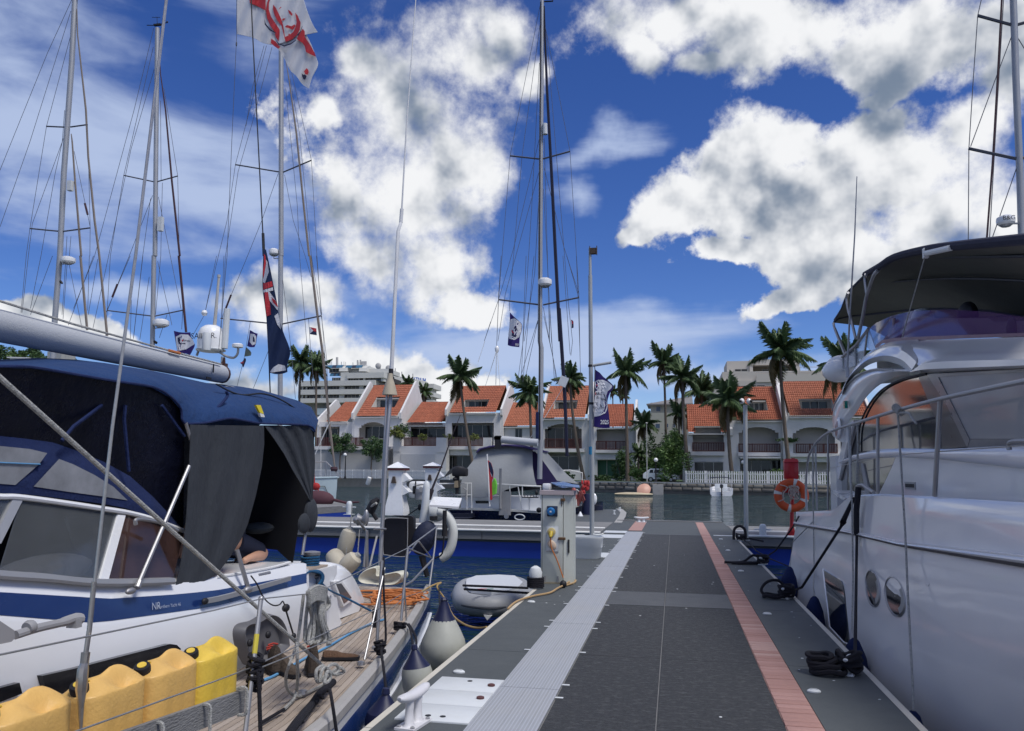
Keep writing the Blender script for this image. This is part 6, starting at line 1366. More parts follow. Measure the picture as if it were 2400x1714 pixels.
# person kneeling in the cockpit tent (mostly hidden by the curtain)
def person():
    sk=mat('skin',(.50,.28,.19),.55,var=.08,vs=8); X=-4.05
    Hp=lambda u,v,X=X: hX('O',u,v,X)
    hip=Hp(560,1150,-4.1); knee=Hp(795,1262,-3.95); foot=Hp(668,1292,-3.85); kn2=Hp(700,1240,-4.3); ft2=Hp(600,1300,-4.25)
    hip=V(-4.12,(knee.y-.36),knee.z+.12)
    ch=hip+V(.02,-.30,.32); nk=ch+V(.0,-.12,.13); hd=nk+V(.0,-.10,.14); sL=ch+V(.17,0,.10); sR=ch+V(-.17,0,.10); eL=sL+V(.05,-.08,-.26); hL=eL+V(-.05,-.16,-.18); eR=sR+V(-.05,-.08,-.26); hR=eR+V(.05,-.16,-.18)
    hpL=hip+V(.10,0,0);hpR=hip+V(-.10,0,0)
    pts=[(hip,.125),(ch,.125),(nk,.055),(hd,.10),(sL,.055),(eL,.042),(hL,.035),(sR,.055),(eR,.042),(hR,.035),(hpL,.095),(knee,.062),((knee+foot)/2+V(0,0,-.0),.055),(foot,.035),(hpR,.095),(kn2,.062),((kn2+ft2)/2,.055),(ft2,.035),(foot+V(0,-.12,-.02),.03),(ft2+V(0,-.12,-.02),.03)]
    ed=[(0,1),(1,2),(2,3),(1,4),(4,5),(5,6),(1,7),(7,8),(8,9),(0,10),(10,11),(11,12),(12,13),(0,14),(14,15),(15,16),(16,17),(13,18),(17,19)]
    # fingers
    fi=len(pts)
    for h,i in ((hL,6),(hR,9)):
        for k in range(5):
            d=V((k-2)*.014,-(.05+(.012 if k in(2,3) else 0) - (.02 if k==0 else 0)),-.02); pts.append((h+d*.6,.010)); pts.append((h+d*1.5+V(0,0,-.02),.008)); ed.append((i,len(pts)-2)); ed.append((len(pts)-2,len(pts)-1))
    root=thing('person','person kneeling inside the cockpit tent, bare knees and dark shorts showing below the curtain','person',V(hip.x,hip.y,.61))
    me=bpy.data.meshes.new('body'); me.from_pydata([tuple(p-wloc(root)) for p,_ in pts],ed,[]); o=bpy.data.objects.new('body',me); COL.objects.link(o)
    m1=o.modifiers.new('s','SKIN'); m1.use_smooth_shade=True; me.skin_vertices[0].data[0].use_root=True
    for i,(p,r) in enumerate(pts): me.skin_vertices[0].data[i].radius=(r,r)
    o.modifiers.new('d','SUBSURF').render_levels=2; o.modifiers['d'].levels=2
    dg_=bpy.context.evaluated_depsgraph_get(); m2=bpy.data.meshes.new_from_object(o.evaluated_get(dg_)); bpy.data.objects.remove(o)
    m2.name='body'; m2.materials.clear(); m2.materials.append(sk); o=bpy.data.objects.new('body',m2); COL.objects.link(o); o.parent=root
    nav=mat('dark_shorts',(.010,.014,.035),.9,var=.2,vs=6)
    b=MB()
    for a,c in ((hpL,knee),(hpR,kn2)): 
        e=a.lerp(c,.72); b.tube([a-(c-a)*.15,a,a.lerp(c,.4),e],[.10,.115,.105,.095],14)
    b.tube([hip+V(0,-.02,-.10),hip+V(0,0,0),hip+V(0,.02,.10)],[.14,.155,.14],14); b.build('shorts',nav,root)
    b=MB(); b.tube([hip+V(0,.02,.08),ch+V(0,0,-.1),ch+V(0,0,.08),nk+V(0,0,-.06)],[.145,.155,.16,.07],16)
    for s,e in ((sL,eL),(sR,eR)): b.tube([s+V(0,0,.0),s.lerp(e,.6)],[.075,.062],10)
    b.build('t_shirt',mat('navy_shirt',(.012,.016,.03),.9),root)
    b=MB(); b.ell(hd+V(0,.02,.035),(.098,.11,.10),14,10); b.build('hair',mat('brown_hair',(.05,.03,.02),.8,bump=1,bs=80),root)
    b=MB()
    for s in (-1,1): b.ell(hd+V(s*.035,-.095,.01),(.014,.01,.009),8,6); b.ell(hd+V(s*.10,.0,-.005),(.012,.02,.03),8,6)
    b.ell(hd+V(0,-.108,-.02),(.013,.02,.022),8,6); b.ell(hd+V(0,-.092,-.055),(.025,.012,.008),8,6); b.build('face',sk,root)
person()
# ------------------------------------------------------------ on the pontoon: power pedestal, cleat, tub, posts
pp=thing('power_pedestal','grey white shore power pedestal with a blue socket, a yellow socket and an orange cable','power pedestal',(-1.72,12.0,0))
YP=11.9
def PP(u,v,d=0): return hY('E',u,v,YP+d)
x0,x1,x2=PP(1085,1480).x,PP(1298,1500).x,PP(1390,1460).x; zt=PP(1090,648).z
M_['ped']=mat('pedestal_paint',(.50,.53,.50),.5,var=.05,vs=2,dirt=.4,dirtcol=(.38,.38,.32),ds=2.5)
b=MB(); b.bev((x0,YP,.02),(x1-.006,YP+.36,zt),.008); b.build('cabinet',M_['ped'],pp)
b=MB(); b.prism([(x1+.004,YP+.004,.02),(x2-.0,YP+.05,.02),(x2-.0,YP+.35,.02),(x1+.004,YP+.36,.02)],(0,0,zt-.02)); b.build('side_door',M_['ped'],pp)
b=MB(); b.prism([(x0-.02,YP-.02,zt),(x2+.01,YP-.02,zt),(x2+.02,YP+.38,zt),(x0-.02,YP+.38,zt)],(0,0,PP(1090,608).z-zt)); b.build('lid',mat('faded_pink_lid',(.42,.36,.37),.6,var=.1),pp)
b=MB(); b.prism([hY('E',1180,545,YP),hY('E',1435,570,YP),hY('E',1330,580,YP+.45),hY('E',1200,600,YP-.02)],(0,0,.01)) if False else b.prism([(x0+.22,YP+.0,zt+.13),(x2+.10,YP-.0,zt+.10),(x2+.05,YP+.35,zt+.13),(x0+.2,YP+.35,zt+.17)],(0,0,.012)); 
b.build('solar_lid',mat('blue_panel',(.10,.16,.28),.2),pp)
b=MB(); b.bb((x0+.015,YP-.002,.04),(x0+.022,YP+.002,zt-.01)); b.build('panel_seam',M_['black'],pp)
def pbox(u0,v0,u1,v1,d,m,name,par=pp): a=PP(u0,v0);c=PP(u1,v1); b=MB(); b.bev((a.x,YP-d,c.z),(c.x,YP+.001,a.z),.006); return b.build(name,m,par)
s1=pbox(1148,755,1247,856,.035,mat('dark_blue_socket',(.012,.025,.06),.4),'socket_plate')
p=PP(1186,808); b=MB(); b.lathe([(.062,0),(.058,.03),(.045,.045),(.01,.046)],V(p.x,YP-.035,p.z),(0,-1,0),18); b.build('socket_cover',mat('blue_plastic',(.01,.13,.36),.35),s1)
b=MB(); b.bb((p.x-.012,YP-.085,p.z-.01),(p.x+.014,YP-.08,p.z+.012)); b.build('white_key',M_['pipe'],s1)
pbox(1140,945,1255,1185,.004,M_['plate_white'],'backing_plate')
p=PP(1188,1003); b=MB(); b.lathe([(.062,0),(.06,.02),(.04,.03)],V(p.x,YP-.004,p.z),(0,-1,0),16); s2=b.build('yellow_socket',mat('aged_yellow',(.50,.42,.20),.5,dirt=.4,dirtcol=(.3,.2,.05),ds=20),pp)
b=MB(); b.lathe([(.032,0),(.03,.06),(.018,.10)],V(p.x,YP-.03,p.z),(0,-.7,-.7),12); b.build('plug',mat('yellow_plug',(.45,.33,.03),.5),s2)
p2=PP(1192,1125); b=MB(); b.lathe([(.055,0),(.05,.02),(.03,.03)],V(p2.x,YP-.004,p2.z),(0,-1,0),14,sq=1.4); b.build('spare_socket',mat('peach_plastic',(.58,.46,.36),.5),pp)
b=MB(); a=PP(1140,1186);c=PP(1255,1186); b.bb((a.x,YP-.01,a.z-.006),(c.x,YP,a.z+.004)); b.build('ledge',M_['greypl'],pp)
rust=mat('rust',(.11,.06,.03),.8,var=.4,vs=20)
pbox(1252,1053,1322,1080,.02,rust,'hinge'); pbox(1276,684,1318,712,.02,rust,'hinge'); pbox(1280,712,1287,760,.008,rust,'latch_bar')
b=MB(); b.box(V(lerp(x1,x2,.55),YP+.022,PP(0,1105).z),(.022,.03,.19),rz=.25); b.build('slot',M_['black'],pp)
b=MB(); b.tube(cat([V(p.x,YP-.09,p.z-.06),V(p.x+.01,YP-.07,p.z-.22),PP(1240,1270,-.05),PP(1300,1440,-.05)],5),.010,6); b.build('orange_cable',M_['rope_or'],pp)
b=MB(); b.bb((x0-.01,YP-.02,0),(x2+.02,YP+.38,.02)); b.build('base_plate',mat('stained_base',(.30,.27,.20),.8,dirt=.5,dirtcol=(.12,.1,.08)),pp)
b=MB()
for u in (1128,1248): q=PP(u,1475); b.bb((q.x-.012,YP-.014,.02),(q.x+.012,YP,.11))
b.build('bracket',M_['steel'],pp)
b=MB(); b.ell(hZ('E',1300,1500,.05),(.05,.05,.055),10,8); solo('buoy_knob',b,M_['black'],'small black ball at the foot of the pedestal corner','ball')
# big white cleat at the lower left
cl=thing('dock_cleat','large worn white horn cleat at the bottom edge, left of the white hatch','cleat',hZ('F',640,1340,0),'white cleats bolted to the pontoons')
def cleat(t,o,L,yaw,m,H=.17):
    M=Matrix.Rotation(yaw,3,'Z'); W=lambda x,y,z: V(o)+M@V(x,y,z)
    b=MB(); n=12; rows=[]
    for i in range(13):
        s=i/12*2-1; r=.036*L/.4*(1-.35*abs(s)**3)*(.6 if abs(s)>.99 else 1); z=H+.02*s*s*(L/.4)
        rows.append([W(s*L/2,cos(a)*r*1.15,z+sin(a)*r*.85) for a in [2*pi*k/n for k in range(n)]])
    b.grid(rows,closed=True,cap=True)
    for s in (-1,1): 
        rows=[[W(s*L*.15+cos(a)*r,sin(a)*r*.8,z) for a in [2*pi*k/n for k in range(n)]] for z,r in ((.008,.060*L/.4),(.03,.036*L/.4),(H*.6,.030*L/.4),(H,.036*L/.4))]; b.grid(rows,closed=True,cap=True)
    b.build('horn',m,t,sharp=70)
    b=MB(); b.prism([W(-L*.33,-L*.17,0.001),W(L*.33,-L*.17,0.001),W(L*.33,L*.17,0.001),W(-L*.33,L*.17,0.001)],(0,0,.016)); pl_=b.build('base_plate',m,t)
    for sx in (-1,1):
        for sy in (-1,1): b=MB(); b.lathe([(.014,0),(.014,.01),(.008,.014)],W(sx*L*.27,sy*L*.12,.016),n=6); b.build('bolt',M_['steel'],pl_)
worn=mat('worn_white_cleat',(.62,.62,.65),.45,var=.08,vs=6,dirt=.5,dirtcol=(.35,.34,.34),ds=7)
cleat(cl,hZ('F',640,1330,0)+V(0,.0,0),.40,pi/2-.15,worn,.19)
# small cleats and bollards on the T-head
def tcleat(label,p,L=.3,yaw=0):
    t=thing('dock_cleat',label,'cleat',p,'white cleats bolted to the pontoons'); cleat(t,V(p),L,yaw,M_['plate_white'],.14); return t
tcleat('small white cleat on the cross pontoon just right of the flag pole foot',hZ('Z',1150,890,0),.28,.5)
tcleat('wide white cleat at the far edge of the cross pontoon in front of the channel',hZ('Z',1925,560,0)+V(0,-.15,0),.5,0)
tcleat('little white cleat on the finger pontoon, nearer one',hZ('Z',1438,425,0),.22,1.2); tcleat('little white cleat on the finger pontoon, farther one',hZ('Z',1535,365,0),.22,1.2)
def bitt(label,p,r=.09,h=.32):
    t=thing('mooring_bitt',label,'bollard',p,'white mooring bitts'); b=MB(); b.lathe([(r,0),(r,h*.75),(r*.9,h*.9),(r*.5,h)],p,n=16); b.tube([V(p)+V(-r*2.4,0,h*.55),V(p)+V(r*2.4,0,h*.55)],.02,8); b.build('post',M_['plate_white'],t)
    b=MB(); b.bb(V(p)+V(-r*1.6,-r*1.4,0),V(p)+V(r*1.6,r*1.4,.015)); b.build('base_plate',M_['plate_white'],t)
bitt('white cross bitt between the camera post and the red life ring stand',hZ('K',358,1045,0))
bitt('white cross bitt at the end of the far left finger pontoon',hZ('D',548,725,0)+V(0,0,0),.11,.5)
# white plastic tub
tb=thing('plastic_tub','dented white plastic tub standing right behind the power pedestal','tub',hZ('E',1490,1270,0))
c_=hZ('E',1480,1262,0)+V(0,.25,0); b=MB(); rows=[]
for z,s in ((0,.86),(.02,.9),(.2,.95),(.21,.99),(.36,1.02),(.38,1.06),(.41,1.06),(.41,1.0),(.3,.96),(.05,.86)): rows.append([c_+V(cos(a)*.36*s*(abs(cos(a))**4+abs(sin(a))**4)**-.25,sin(a)*.24*s*(abs(cos(a))**4+abs(sin(a))**4)**-.25,z) for a in [2*pi*k/28 for k in range(28)]])
b.grid(rows,closed=True,cap=True); b.build('tub',M_['plate_white'],tb,sharp=50)
b=MB(); b.tube(cat([hZ('E',1390,1040,.02),hZ('E',1490,1040,.02),hZ('E',1505,1050,.02),hZ('E',1500,1085,.02)],4),.03,8); solo('white_pipe_end',b,M_['pipe'],'white pipe bend on the cross pontoon behind the tub','pipe')
# flag pole with camera head and lamp arm
fpole=thing('light_pole','tall grey pole with a lamp arm and blue band, carrying the large purple flag','pole',hZ('Z',1040,830,0))
Y0=20.5; 
def FP(c,u,v): return hY(c,u,v,Y0)
M_['galv']=mat('galvanised',(.38,.40,.41),.5,metal=.3,var=.08,vs=3)
b=MB(); b.tube([FP('Z',1040,860),FP('E',1575,400),FP('B',1325,800),FP('T',762,700),FP('T',758,150)],[.058,.057,.056,.053,.052],14); b.tube([FP('T',758,152),FP('V',1183,1180)],[.040,.036],12); b.build('post',M_['galv'],fpole)
b=MB(); b.lathe([(.10,0),(.10,.02),(.065,.05)],FP('Z',1040,850),n=14); b.build('foot',M_['galv'],fpole)
b=MB(); b.lathe([(.061,-.10),(.061,.10)],FP('B',1325,1190),n=16); b.build('blue_band',mat('blue_tape',(.02,.20,.38),.5),fpole)
b=MB(); b.lathe([(.061,-.03),(.061,.03)],FP('B',1325,678),n=14); b.lathe([(.061,-.03),(.061,.03)],FP('B',1318,268),n=14); b.build('clamp',M_['black'],fpole)
b=MB(); b.tube([FP('B',1325,268),FP('B',1545,232)],[.035,.035],10); b.build('lamp_arm',M_['galv'],fpole)
b=MB(); p=FP('V',1195,1195); b.bb(p+V(-.06,-.06,-.08),p+V(.10,.06,.07)); b.bb(p+V(-.075,-.07,-.10),p+V(-.062,.07,.12)); b.bb(p+V(.105,-.07,-.10),p+V(.118,.07,.12)); b.build('camera_box',mat('brown_box',(.06,.04,.03),.7),fpole)
# right post with the two dome cameras
YQ=20.7; cp=thing('camera_post','grey post with two white dome cameras at the right edge of the pontoon end','post',hY('K',200,1075,YQ))
b=MB(); b.tube([hY('K',200,1080,YQ),hY('K',192,300,YQ),hY('C',890,900,YQ)],[.054,.053,.052],14); b.lathe([(.09,0),(.09,.02)],hY('K',200,1085,YQ),n=12); b.build('post',M_['galv'],cp)
for u,v in ((868,868),(915,868)):
    p=hY('C',u,v,YQ-.05); t_=V(-.06 if u<890 else .06,-.04,0); b=MB(); b.ell(p+t_*.3,(.06,.075,.07),14,10); d_=b.build('dome_camera',M_['white'],cp); b=MB(); b.ell(p+t_+V(0,-.06,-.01),(.035,.035,.035),10,8); b.build('lens',M_['black'],d_)
# life ring on its red stand
YS_=22.6; ls=thing('life_ring_stand','red life ring stand with a tall red box on the right cross pontoon','life ring stand',hY('K',630,1050,YS_))
M_['red']=mat('red_paint',(.42,.012,.018),.4,var=.1,vs=3,coat=.2)
def LR(u,v,d=0): return hY('K',u,v,YS_+d)
b=MB(); b.tube([LR(630,1000),LR(645,300)],.05,10); b.build('post',M_['red'],ls)
b=MB(); b.prism([LR(585,1050),LR(672,1050),LR(655,960),LR(625,960)],(0,.25,0)); b.build('foot',M_['red'],ls)
a,c=LR(564,500,-.1),LR(694,318,-.1); b=MB(); b.bev((a.x,YS_-.12,a.z),(c.x,YS_+.12,c.z-.06),.02); b.prism([(a.x-.01,YS_-.14,c.z-.06),(c.x+.01,YS_-.14,c.z-.06),(c.x-.02,YS_-.08,c.z+.03),(a.x+.02,YS_-.08,c.z+.03)],(0,.26,0)); b.bb((a.x+.12,YS_-.135,a.z+.1),(c.x-.12,YS_-.12,c.z-.15)); b.build('box',M_['red'],ls)
b=MB(); b.bb(LR(555,630),LR(700,590,.05)); b.build('cross_bar',M_['red'],ls)
lr=thing('life_ring','orange life ring with white bands and a tangled line, hanging on the red stand','life ring',LR(635,810,-.2))
cc=LR(628,655,-.22); R=(LR(628,500).z-LR(628,810).z)/2-.09; n=48; mats=[mat('orange_ring',(.60,.085,.02),.5,var=.1,vs=4,dirt=.3,dirtcol=(.4,.07,.03),ds=3),mat('ring_band',(.62,.60,.56),.5)]
b=MB(); rows=[]
for k in range(n+1):
    a=2*pi*k/n; rows.append([cc+V(cos(a)*(R+.1*cos(t)),.065*sin(t),sin(a)*(R+.1*cos(t))) for t in [2*pi*j/12 for j in range(12)]])
b.grid(rows,closed=True); b.build('ring',mats[0],lr)
for a0 in (1.3,2.95,4.55,5.9):
    rows=[]
    for k in range(5): a=a0+(k-2)*.055; rows.append([cc+V(cos(a)*(R+.104*cos(t)),.069*sin(t),sin(a)*(R+.104*cos(t))) for t in [2*pi*j/12 for j in range(12)]])
    b=MB(); b.grid(rows,closed=True,cap=True); b.build('white_band',mats[1],lr)
b=MB(); r=random.Random(8)
b.tube(cat([LR(u,v,-.30) for u,v in ((520,555),(590,580),(550,640),(555,690),(500,715))],5),.013,6)
for k in range(7): b.tube(cat([LR(650+r.uniform(-50,50),560+r.uniform(0,150),-.25-r.uniform(0,.08)) for _ in range(5)],5,True),.012,6,closed=True)
b.build('throw_line',mat('dirty_line',(.50,.40,.34),.8),lr)
# ------------------------------------------------------------ white motor yacht on the right
my=thing('motor_yacht','large white motor yacht with dark bimini and purple flybridge screen, right of the pontoon','yacht',(4.3,9,WZ))
def mp(n,b,m,par=None,**k): return b.build(n,m,par or my,**k)
M_['gelm']=mat('yacht_gelcoat',(.83,.83,.84),.20,var=.02,vs=.6,coat=.5)
M_['glassm']=mat('tinted_glass',(.015,.02,.028),.02,var=0,spec=1.,coat=1.)
RT=[(1700,1213),(1863,1222),(1996,1244),(2116,1270),(2400,1301),(2700,1334)]
RB=[(1700,1224),(1863,1232),(1990,1252),(2116,1282),(2400,1330),(2700,1375)]
BT=[(1700,1198),(1872,1200),(1946,1196),(1958,1190),(1975,1174),(1992,1160),(2018,1160),(2058,1158),(2190,1164),(2270,1170),(2400,1178),(2700,1196)]
xs=[1866,1880,1900,1920,1946,1955,1965,1980,1993,2018,2058,2116,2190,2270,2340,2400,2480,2580]
XH=lambda y: 2.1 if y>5.2 else 2.1+.09*(5.2-y)**1.6
def row(Lv,X): return [hX('f',x,pl(Lv,x),X) for x in xs]
rt,rb,bt=row(RT,2.10),row(RB,2.08),row(BT,2.16)
def fwd(r,zf=.12): # continue forward to the bow, out of the picture
    p=r[-1]; out=[]
    for k,(dy,dx) in enumerate(((-1.2,.25),(-2.6,.85),(-4.2,1.7),(-5.2,2.3))): out.append(p+V(dx,dy,-zf*dy*.4))
    return r+out
rt,rb,bt=fwd(rt),fwd(rb),fwd(bt)
def lower(z,X0,k):
    o=[]
    for p in rb:
        tuck=max(0,(8.2-p.y))*k
        o.append(V(min(4.4,max(p.x-.02,2.0)*0+X0+tuck**1.15+(p.x-2.08)),p.y,z))
    return o
l1,l2,l3,l4=[V(p.x-.03,p.y,p.z-.12) for p in rb],lower(.28,2.0,.02),lower(-.15,1.90,.10),lower(-.62,1.80,.21)
l5=[V(p.x+.25,p.y,-1.3) for p in l4]
b=MB(); b.grid([l5,l4,l3,l2,l1,rb]); b.grid([[r[0],V(8.7-r[0].x,r[0].y,r[0].z)] for r in (l5,l4,l3,l2,l1,rb)])
b.grid([[V(8.7-p.x,p.y,p.z) for p in r] for r in (l5,l4,l3,l2,l1,rb)]); hull=mp('hull',b,M_['gelm'],sharp=60)
b=MB(); b.grid([rb,[p+V(-.025,0,.002) for p in rb],[p.lerp(q,.35)+V(-.035,0,0) for p,q in zip(rb,rt)]]); mp('rubbing_rail',b,mat('rail_dark',(.05,.05,.06),.4))
b=MB(); b.grid([[p.lerp(q,.35)+V(-.035,0,0) for p,q in zip(rb,rt)],[p.lerp(q,.6)+V(-.06,0,0) for p,q in zip(rb,rt)],[p.lerp(q,.8)+V(-.04,0,0) for p,q in zip(rb,rt)],[p+V(-.045,0,0) for p in rt],rt]); mp('rubbing_rail',b,M_['gelm'])
b=MB(); mid=[p.lerp(q,.5)+V(.0,0,0) for p,q in zip(rt,bt)]; b.grid([rt,mid,[p+V(0,0,-.02) for p in bt],[p+V(.02,0,0) for p in bt],[p+V(.11,0,-.01) for p in bt],[p+V(.12,0,-.3) for p in bt]]); 
b.grid([[V(8.7-p.x,p.y,p.z) for p in r] for r in (rt,bt)]); b.grid([[rt[0],V(8.7-rt[0].x,rt[0].y,rt[0].z)],[bt[0],V(8.7-bt[0].x,bt[0].y,bt[0].z)]]); mp('bulwark',b,M_['gelm'])
b=MB(); b.grid([[p+V(.1,0,-.28) for p in bt],[V(8.6-p.x,p.y,p.z-.28) for p in bt]]); mp('side_deck',b,M_['gelm'])
# hull openings
def onhull(c,pts,X,m,name,d=.02,par=None): b=MB(); P=[hX(c,u,v,X) for u,v in pts]; b.prism(P,(d,0,0)); return mp(name,b,m,par)
def skin(c,u,v):   # where a picture ray meets the tucked-in hull side
    for k in range(400):
        X=1.70+k*.002; p=hX(c,u,v,X); z=p.z; tuck=max(0,8.2-p.y)
        lv=[(-.62,1.80+(tuck*.21)**1.15),(-.15,1.90+(tuck*.10)**1.15),(.28,2.0+(tuck*.02)**1.15),(.72,2.05),(.85,2.08),(2,2.1)]
        for (a,x0),(c2,x1) in zip(lv,lv[1:]):
            if a<=z<=c2:
                if X>=x0+(x1-x0)*(z-a)/(c2-a): return p
    return hX(c,u,v,2.0)
P=[skin('J',u,v) for u,v in ((415,425),(555,515),(572,600),(612,985),(575,972),(468,855))]
b=MB(); b.sheet([[p+V(-.004,0,0) for p in P[:3]],[p+V(-.004,0,0) for p in (P[5],P[4],P[3])]],(-.012,0,0)); hw=mp('hull_window',b,M_['glassm'])
b=MB(); b.tube([p+V(-.012,0,0) for p in (P[3],P[4],P[5],P[0])],.014,6); mp('window_frame',b,M_['gelm'],hw)
def port(c,u,v,ru,rv,deep=.09):
    a=skin(c,u,v-rv);d=skin(c,u,v+rv); e=skin(c,u-ru,v); f=skin(c,u+ru,v); cen=(a+d)/2; rz=(a.z-d.z)/2; ry=abs(e.y-f.y)/2; tilt=(a.x-d.x)/2; yt=(a.y-d.y)/2
    b=MB(); rows=[]
    for s,dx in ((1.0,-.012),(1.0,.004) ,(.93,-.016),(.90,.0),(.72,deep*.0+.03),(.70,.05)): rows.append([cen+V(sin(t)*tilt*s+dx*1.0,cos(t)*ry*s+sin(t)*yt*s,sin(t)*rz*s) for t in [2*pi*k/28 for k in range(28)]])
    # ring stands proud; the glass sits inside it
    b.grid(rows[:4],closed=True); o=mp('porthole',b,M_['steel'])
    b=MB(); b.poly([cen+V(sin(t)*tilt*.9-.006,cos(t)*ry*.9+sin(t)*yt*.9,sin(t)*rz*.9) for t in [2*pi*k/28 for k in range(28)]]); 
    b=MB(); q=lambda s,x:[cen+V(sin(t)*tilt*s+x,cos(t)*ry*s+sin(t)*yt*s,sin(t)*rz*s) for t in [2*pi*k/28 for k in range(28)]]
    b.grid([q(.9,-.007),q(.6,-.0065),q(.02,-.006)],closed=True); mp('porthole_glass',b,M_['glassm'],o)
    b=MB(); b.grid([[cen+V(sin(t)*tilt*s-.0105,cos(t)*ry*s+sin(t)*yt*s,sin(t)*rz*s) for t in [pi*.75+k*.1 for k in range(19)]] for s in (.88,.60)]); mp('chrome_bezel',b,M_['steel'],o)
port('J',780,565,58,136); port('J',945,625,82,146); port('J',1195,515,17,38)
# cabin side
XC=2.46
def cab(pts,m,name,X=XC,d=.03,c='I',par=None,**k): b=MB(); b.prism([hX(c,u,v,X) for u,v in pts],(d,0,0)); return mp(name,b,m,par,**k)
cab([(815,890),(1200,918),(2020,1008),(2600,1070),(2600,1420),(2020,1345),(1200,1290),(640,1265),(700,1150),(770,1000)],M_['gelm'],'cabin_panel')
cab([(300,960),(400,918),(812,892),(768,1000),(698,1150),(640,1262),(330,1290),(235,1225)],M_['glassm'],'lower_window',XC+.012)
for pts in ([(345,700),(400,560),(420,600),(380,760),(330,960),(262,1210),(235,1210),(290,960)],[(475,960),(500,960),(560,1250),(520,1250)]):
    cab(pts,M_['greypl'],'mullion',XC-.002,.02)
b=MB(); up=[(270,948),(400,880),(600,832),(840,820),(1240,826),(1900,792),(2020,800),(2600,800)]; lo=[(285,965),(400,922),(600,905),(820,895),(1200,917),(1900,995),(2020,1010),(2600,1075)]
A_=[hX('I',*p,XC-.02) for p in up]; B_=[hX('I',*p,XC-.03) for p in lo]; b.grid([[p+V(.06,0,-.01) for p in B_],B_,[p.lerp(q,.5)+V(-.03,0,0) for p,q in zip(A_,B_)],A_,[p+V(.10,0,.01) for p in A_],[p+V(.3,0,.01) for p in A_]]); mp('window_ledge',b,M_['gelm'],sharp=80)
b=MB(); a,c=hX('I',898,1135,XC-.004),hX('I',1000,1210,XC-.004); b.bb((a.x-.006,c.y,c.z),(a.x+.01,a.y,a.z)); vt=mp('vent',b,M_['steel']); b=MB(); b.bb((a.x-.008,c.y+.03,c.z+.02),(a.x,a.y-.03,a.z-.02)); mp('vent_recess',b,M_['black'],vt)
cab([(455,850),(470,610),(545,420),(670,265),(840,170),(1025,128),(1110,300),(1200,560),(1250,700),(1245,822),(900,822),(600,835)],M_['glassm'],'saloon_window',XC+.01)
cab([(1020,128),(1110,112),(1300,420),(1485,800),(1250,824),(1245,690),(1150,440)],mat('dark_pillar',(.035,.038,.045),.3,coat=.4),'pillar',XC)
cab([(1105,112),(1212,140),(1360,430),(1510,735),(1490,812),(1300,420)],mat('grey_pillar',(.16,.16,.17),.3,coat=.4),'pillar',XC-.005)
cab([(1100,112),(2020,62),(2600,30),(2600,60),(2020,92),(1212,142)],mat('grey_pillar_b',(.19,.18,.19),.3,coat=.4),'window_frame',XC-.004)
cab([(1215,140),(2020,90),(2600,60),(2600,735),(2020,725),(1505,727),(1360,430)],mat('grey_blind',(.27,.275,.29),.35,var=.05,vs=.8,coat=.3),'screened_window',XC+.004)
cab([(1485,812),(1508,730),(2020,728),(2600,736),(2600,805),(2020,800),(1900,795)],mat('frame_shadow',(.13,.13,.14),.4,coat=.3),'window_frame',XC-.002)
cab([(200,1195),(330,640),(352,590),(410,545),(350,760),(300,960),(245,1215)],M_['gelm'],'strut',XC-.03,.10)
b=MB(); b.tube(cat([hX('I',u,v,XC-.01) for u,v in ((455,850),(466,620),(542,425),(668,268),(840,172),(1025,124),(1100,108))],4),.012,6); mp('window_trim',b,M_['black'])
# arch that sweeps over the saloon window
def loftp(name,curves,m,c='I',sharp=60,closed=False,par=None):
    """curves: list of (points, X), same number of points each"""
    rows=[cat([hX(c,u,v,(X if not isinstance(X,(list,tuple)) else X[i])) for i,(u,v) in enumerate(pts)],4) for pts,X in curves]
    b=MB(); b.grid(rows,closed=closed); return mp(name,b,m,par,sharp=sharp)
loftp('arch',[([(345,740),(352,590),(430,480),(530,330),(660,210),(830,135),(1060,100)],XC),
 ([(300,760),(310,560),(400,420),(500,270),(620,170),(800,110),(1060,96)],XC-.06),
 ([(262,740),(270,520),(350,360),(450,220),(590,125),(780,85),(1050,88)],XC-.10),
 ([(215,700),(228,470),(300,300),(410,160),(580,78),(780,68),(1030,78)],XC-.08),
 ([(205,690),(215,450),(290,280),(400,140),(580,62),(770,52),(1020,60)],XC+.05)],M_['gelm'])
b=MB(); b.tube(cat([hX('I',u,v,XC-.09) for u,v in ((205,455),(240,370),(330,230),(450,120),(600,66),(790,76))],4),.010,6); mp('arch_handrail',b,M_['steel'])
for k,(q) in enumerate(([(330,480),(350,420),(430,330)],[(360,270),(430,190),(520,140)])):
    pass
b=MB(); p=hX('I',332,402,XC-.13); b.box(p,(.04,.09,.10)); mp('navigation_light',b,mat('green_light',(.0,.20,.16),.2,coat=.5))
b=MB(); p=hX('I',275,630,XC-.09); b.lathe([(.10,0),(.12,.02),(.10,.04)],p,(-1,0,0),18,sq=1.6); sp_=mp('side_lamp_housing',b,M_['gelm']); b=MB(); b.lathe([(.085,0),(.06,.012)],p+V(-.04,0,0),(-1,0,0),18,sq=1.6); mp('lamp_glass',b,mat('pink_glass',(.35,.22,.22),.2),sp_)
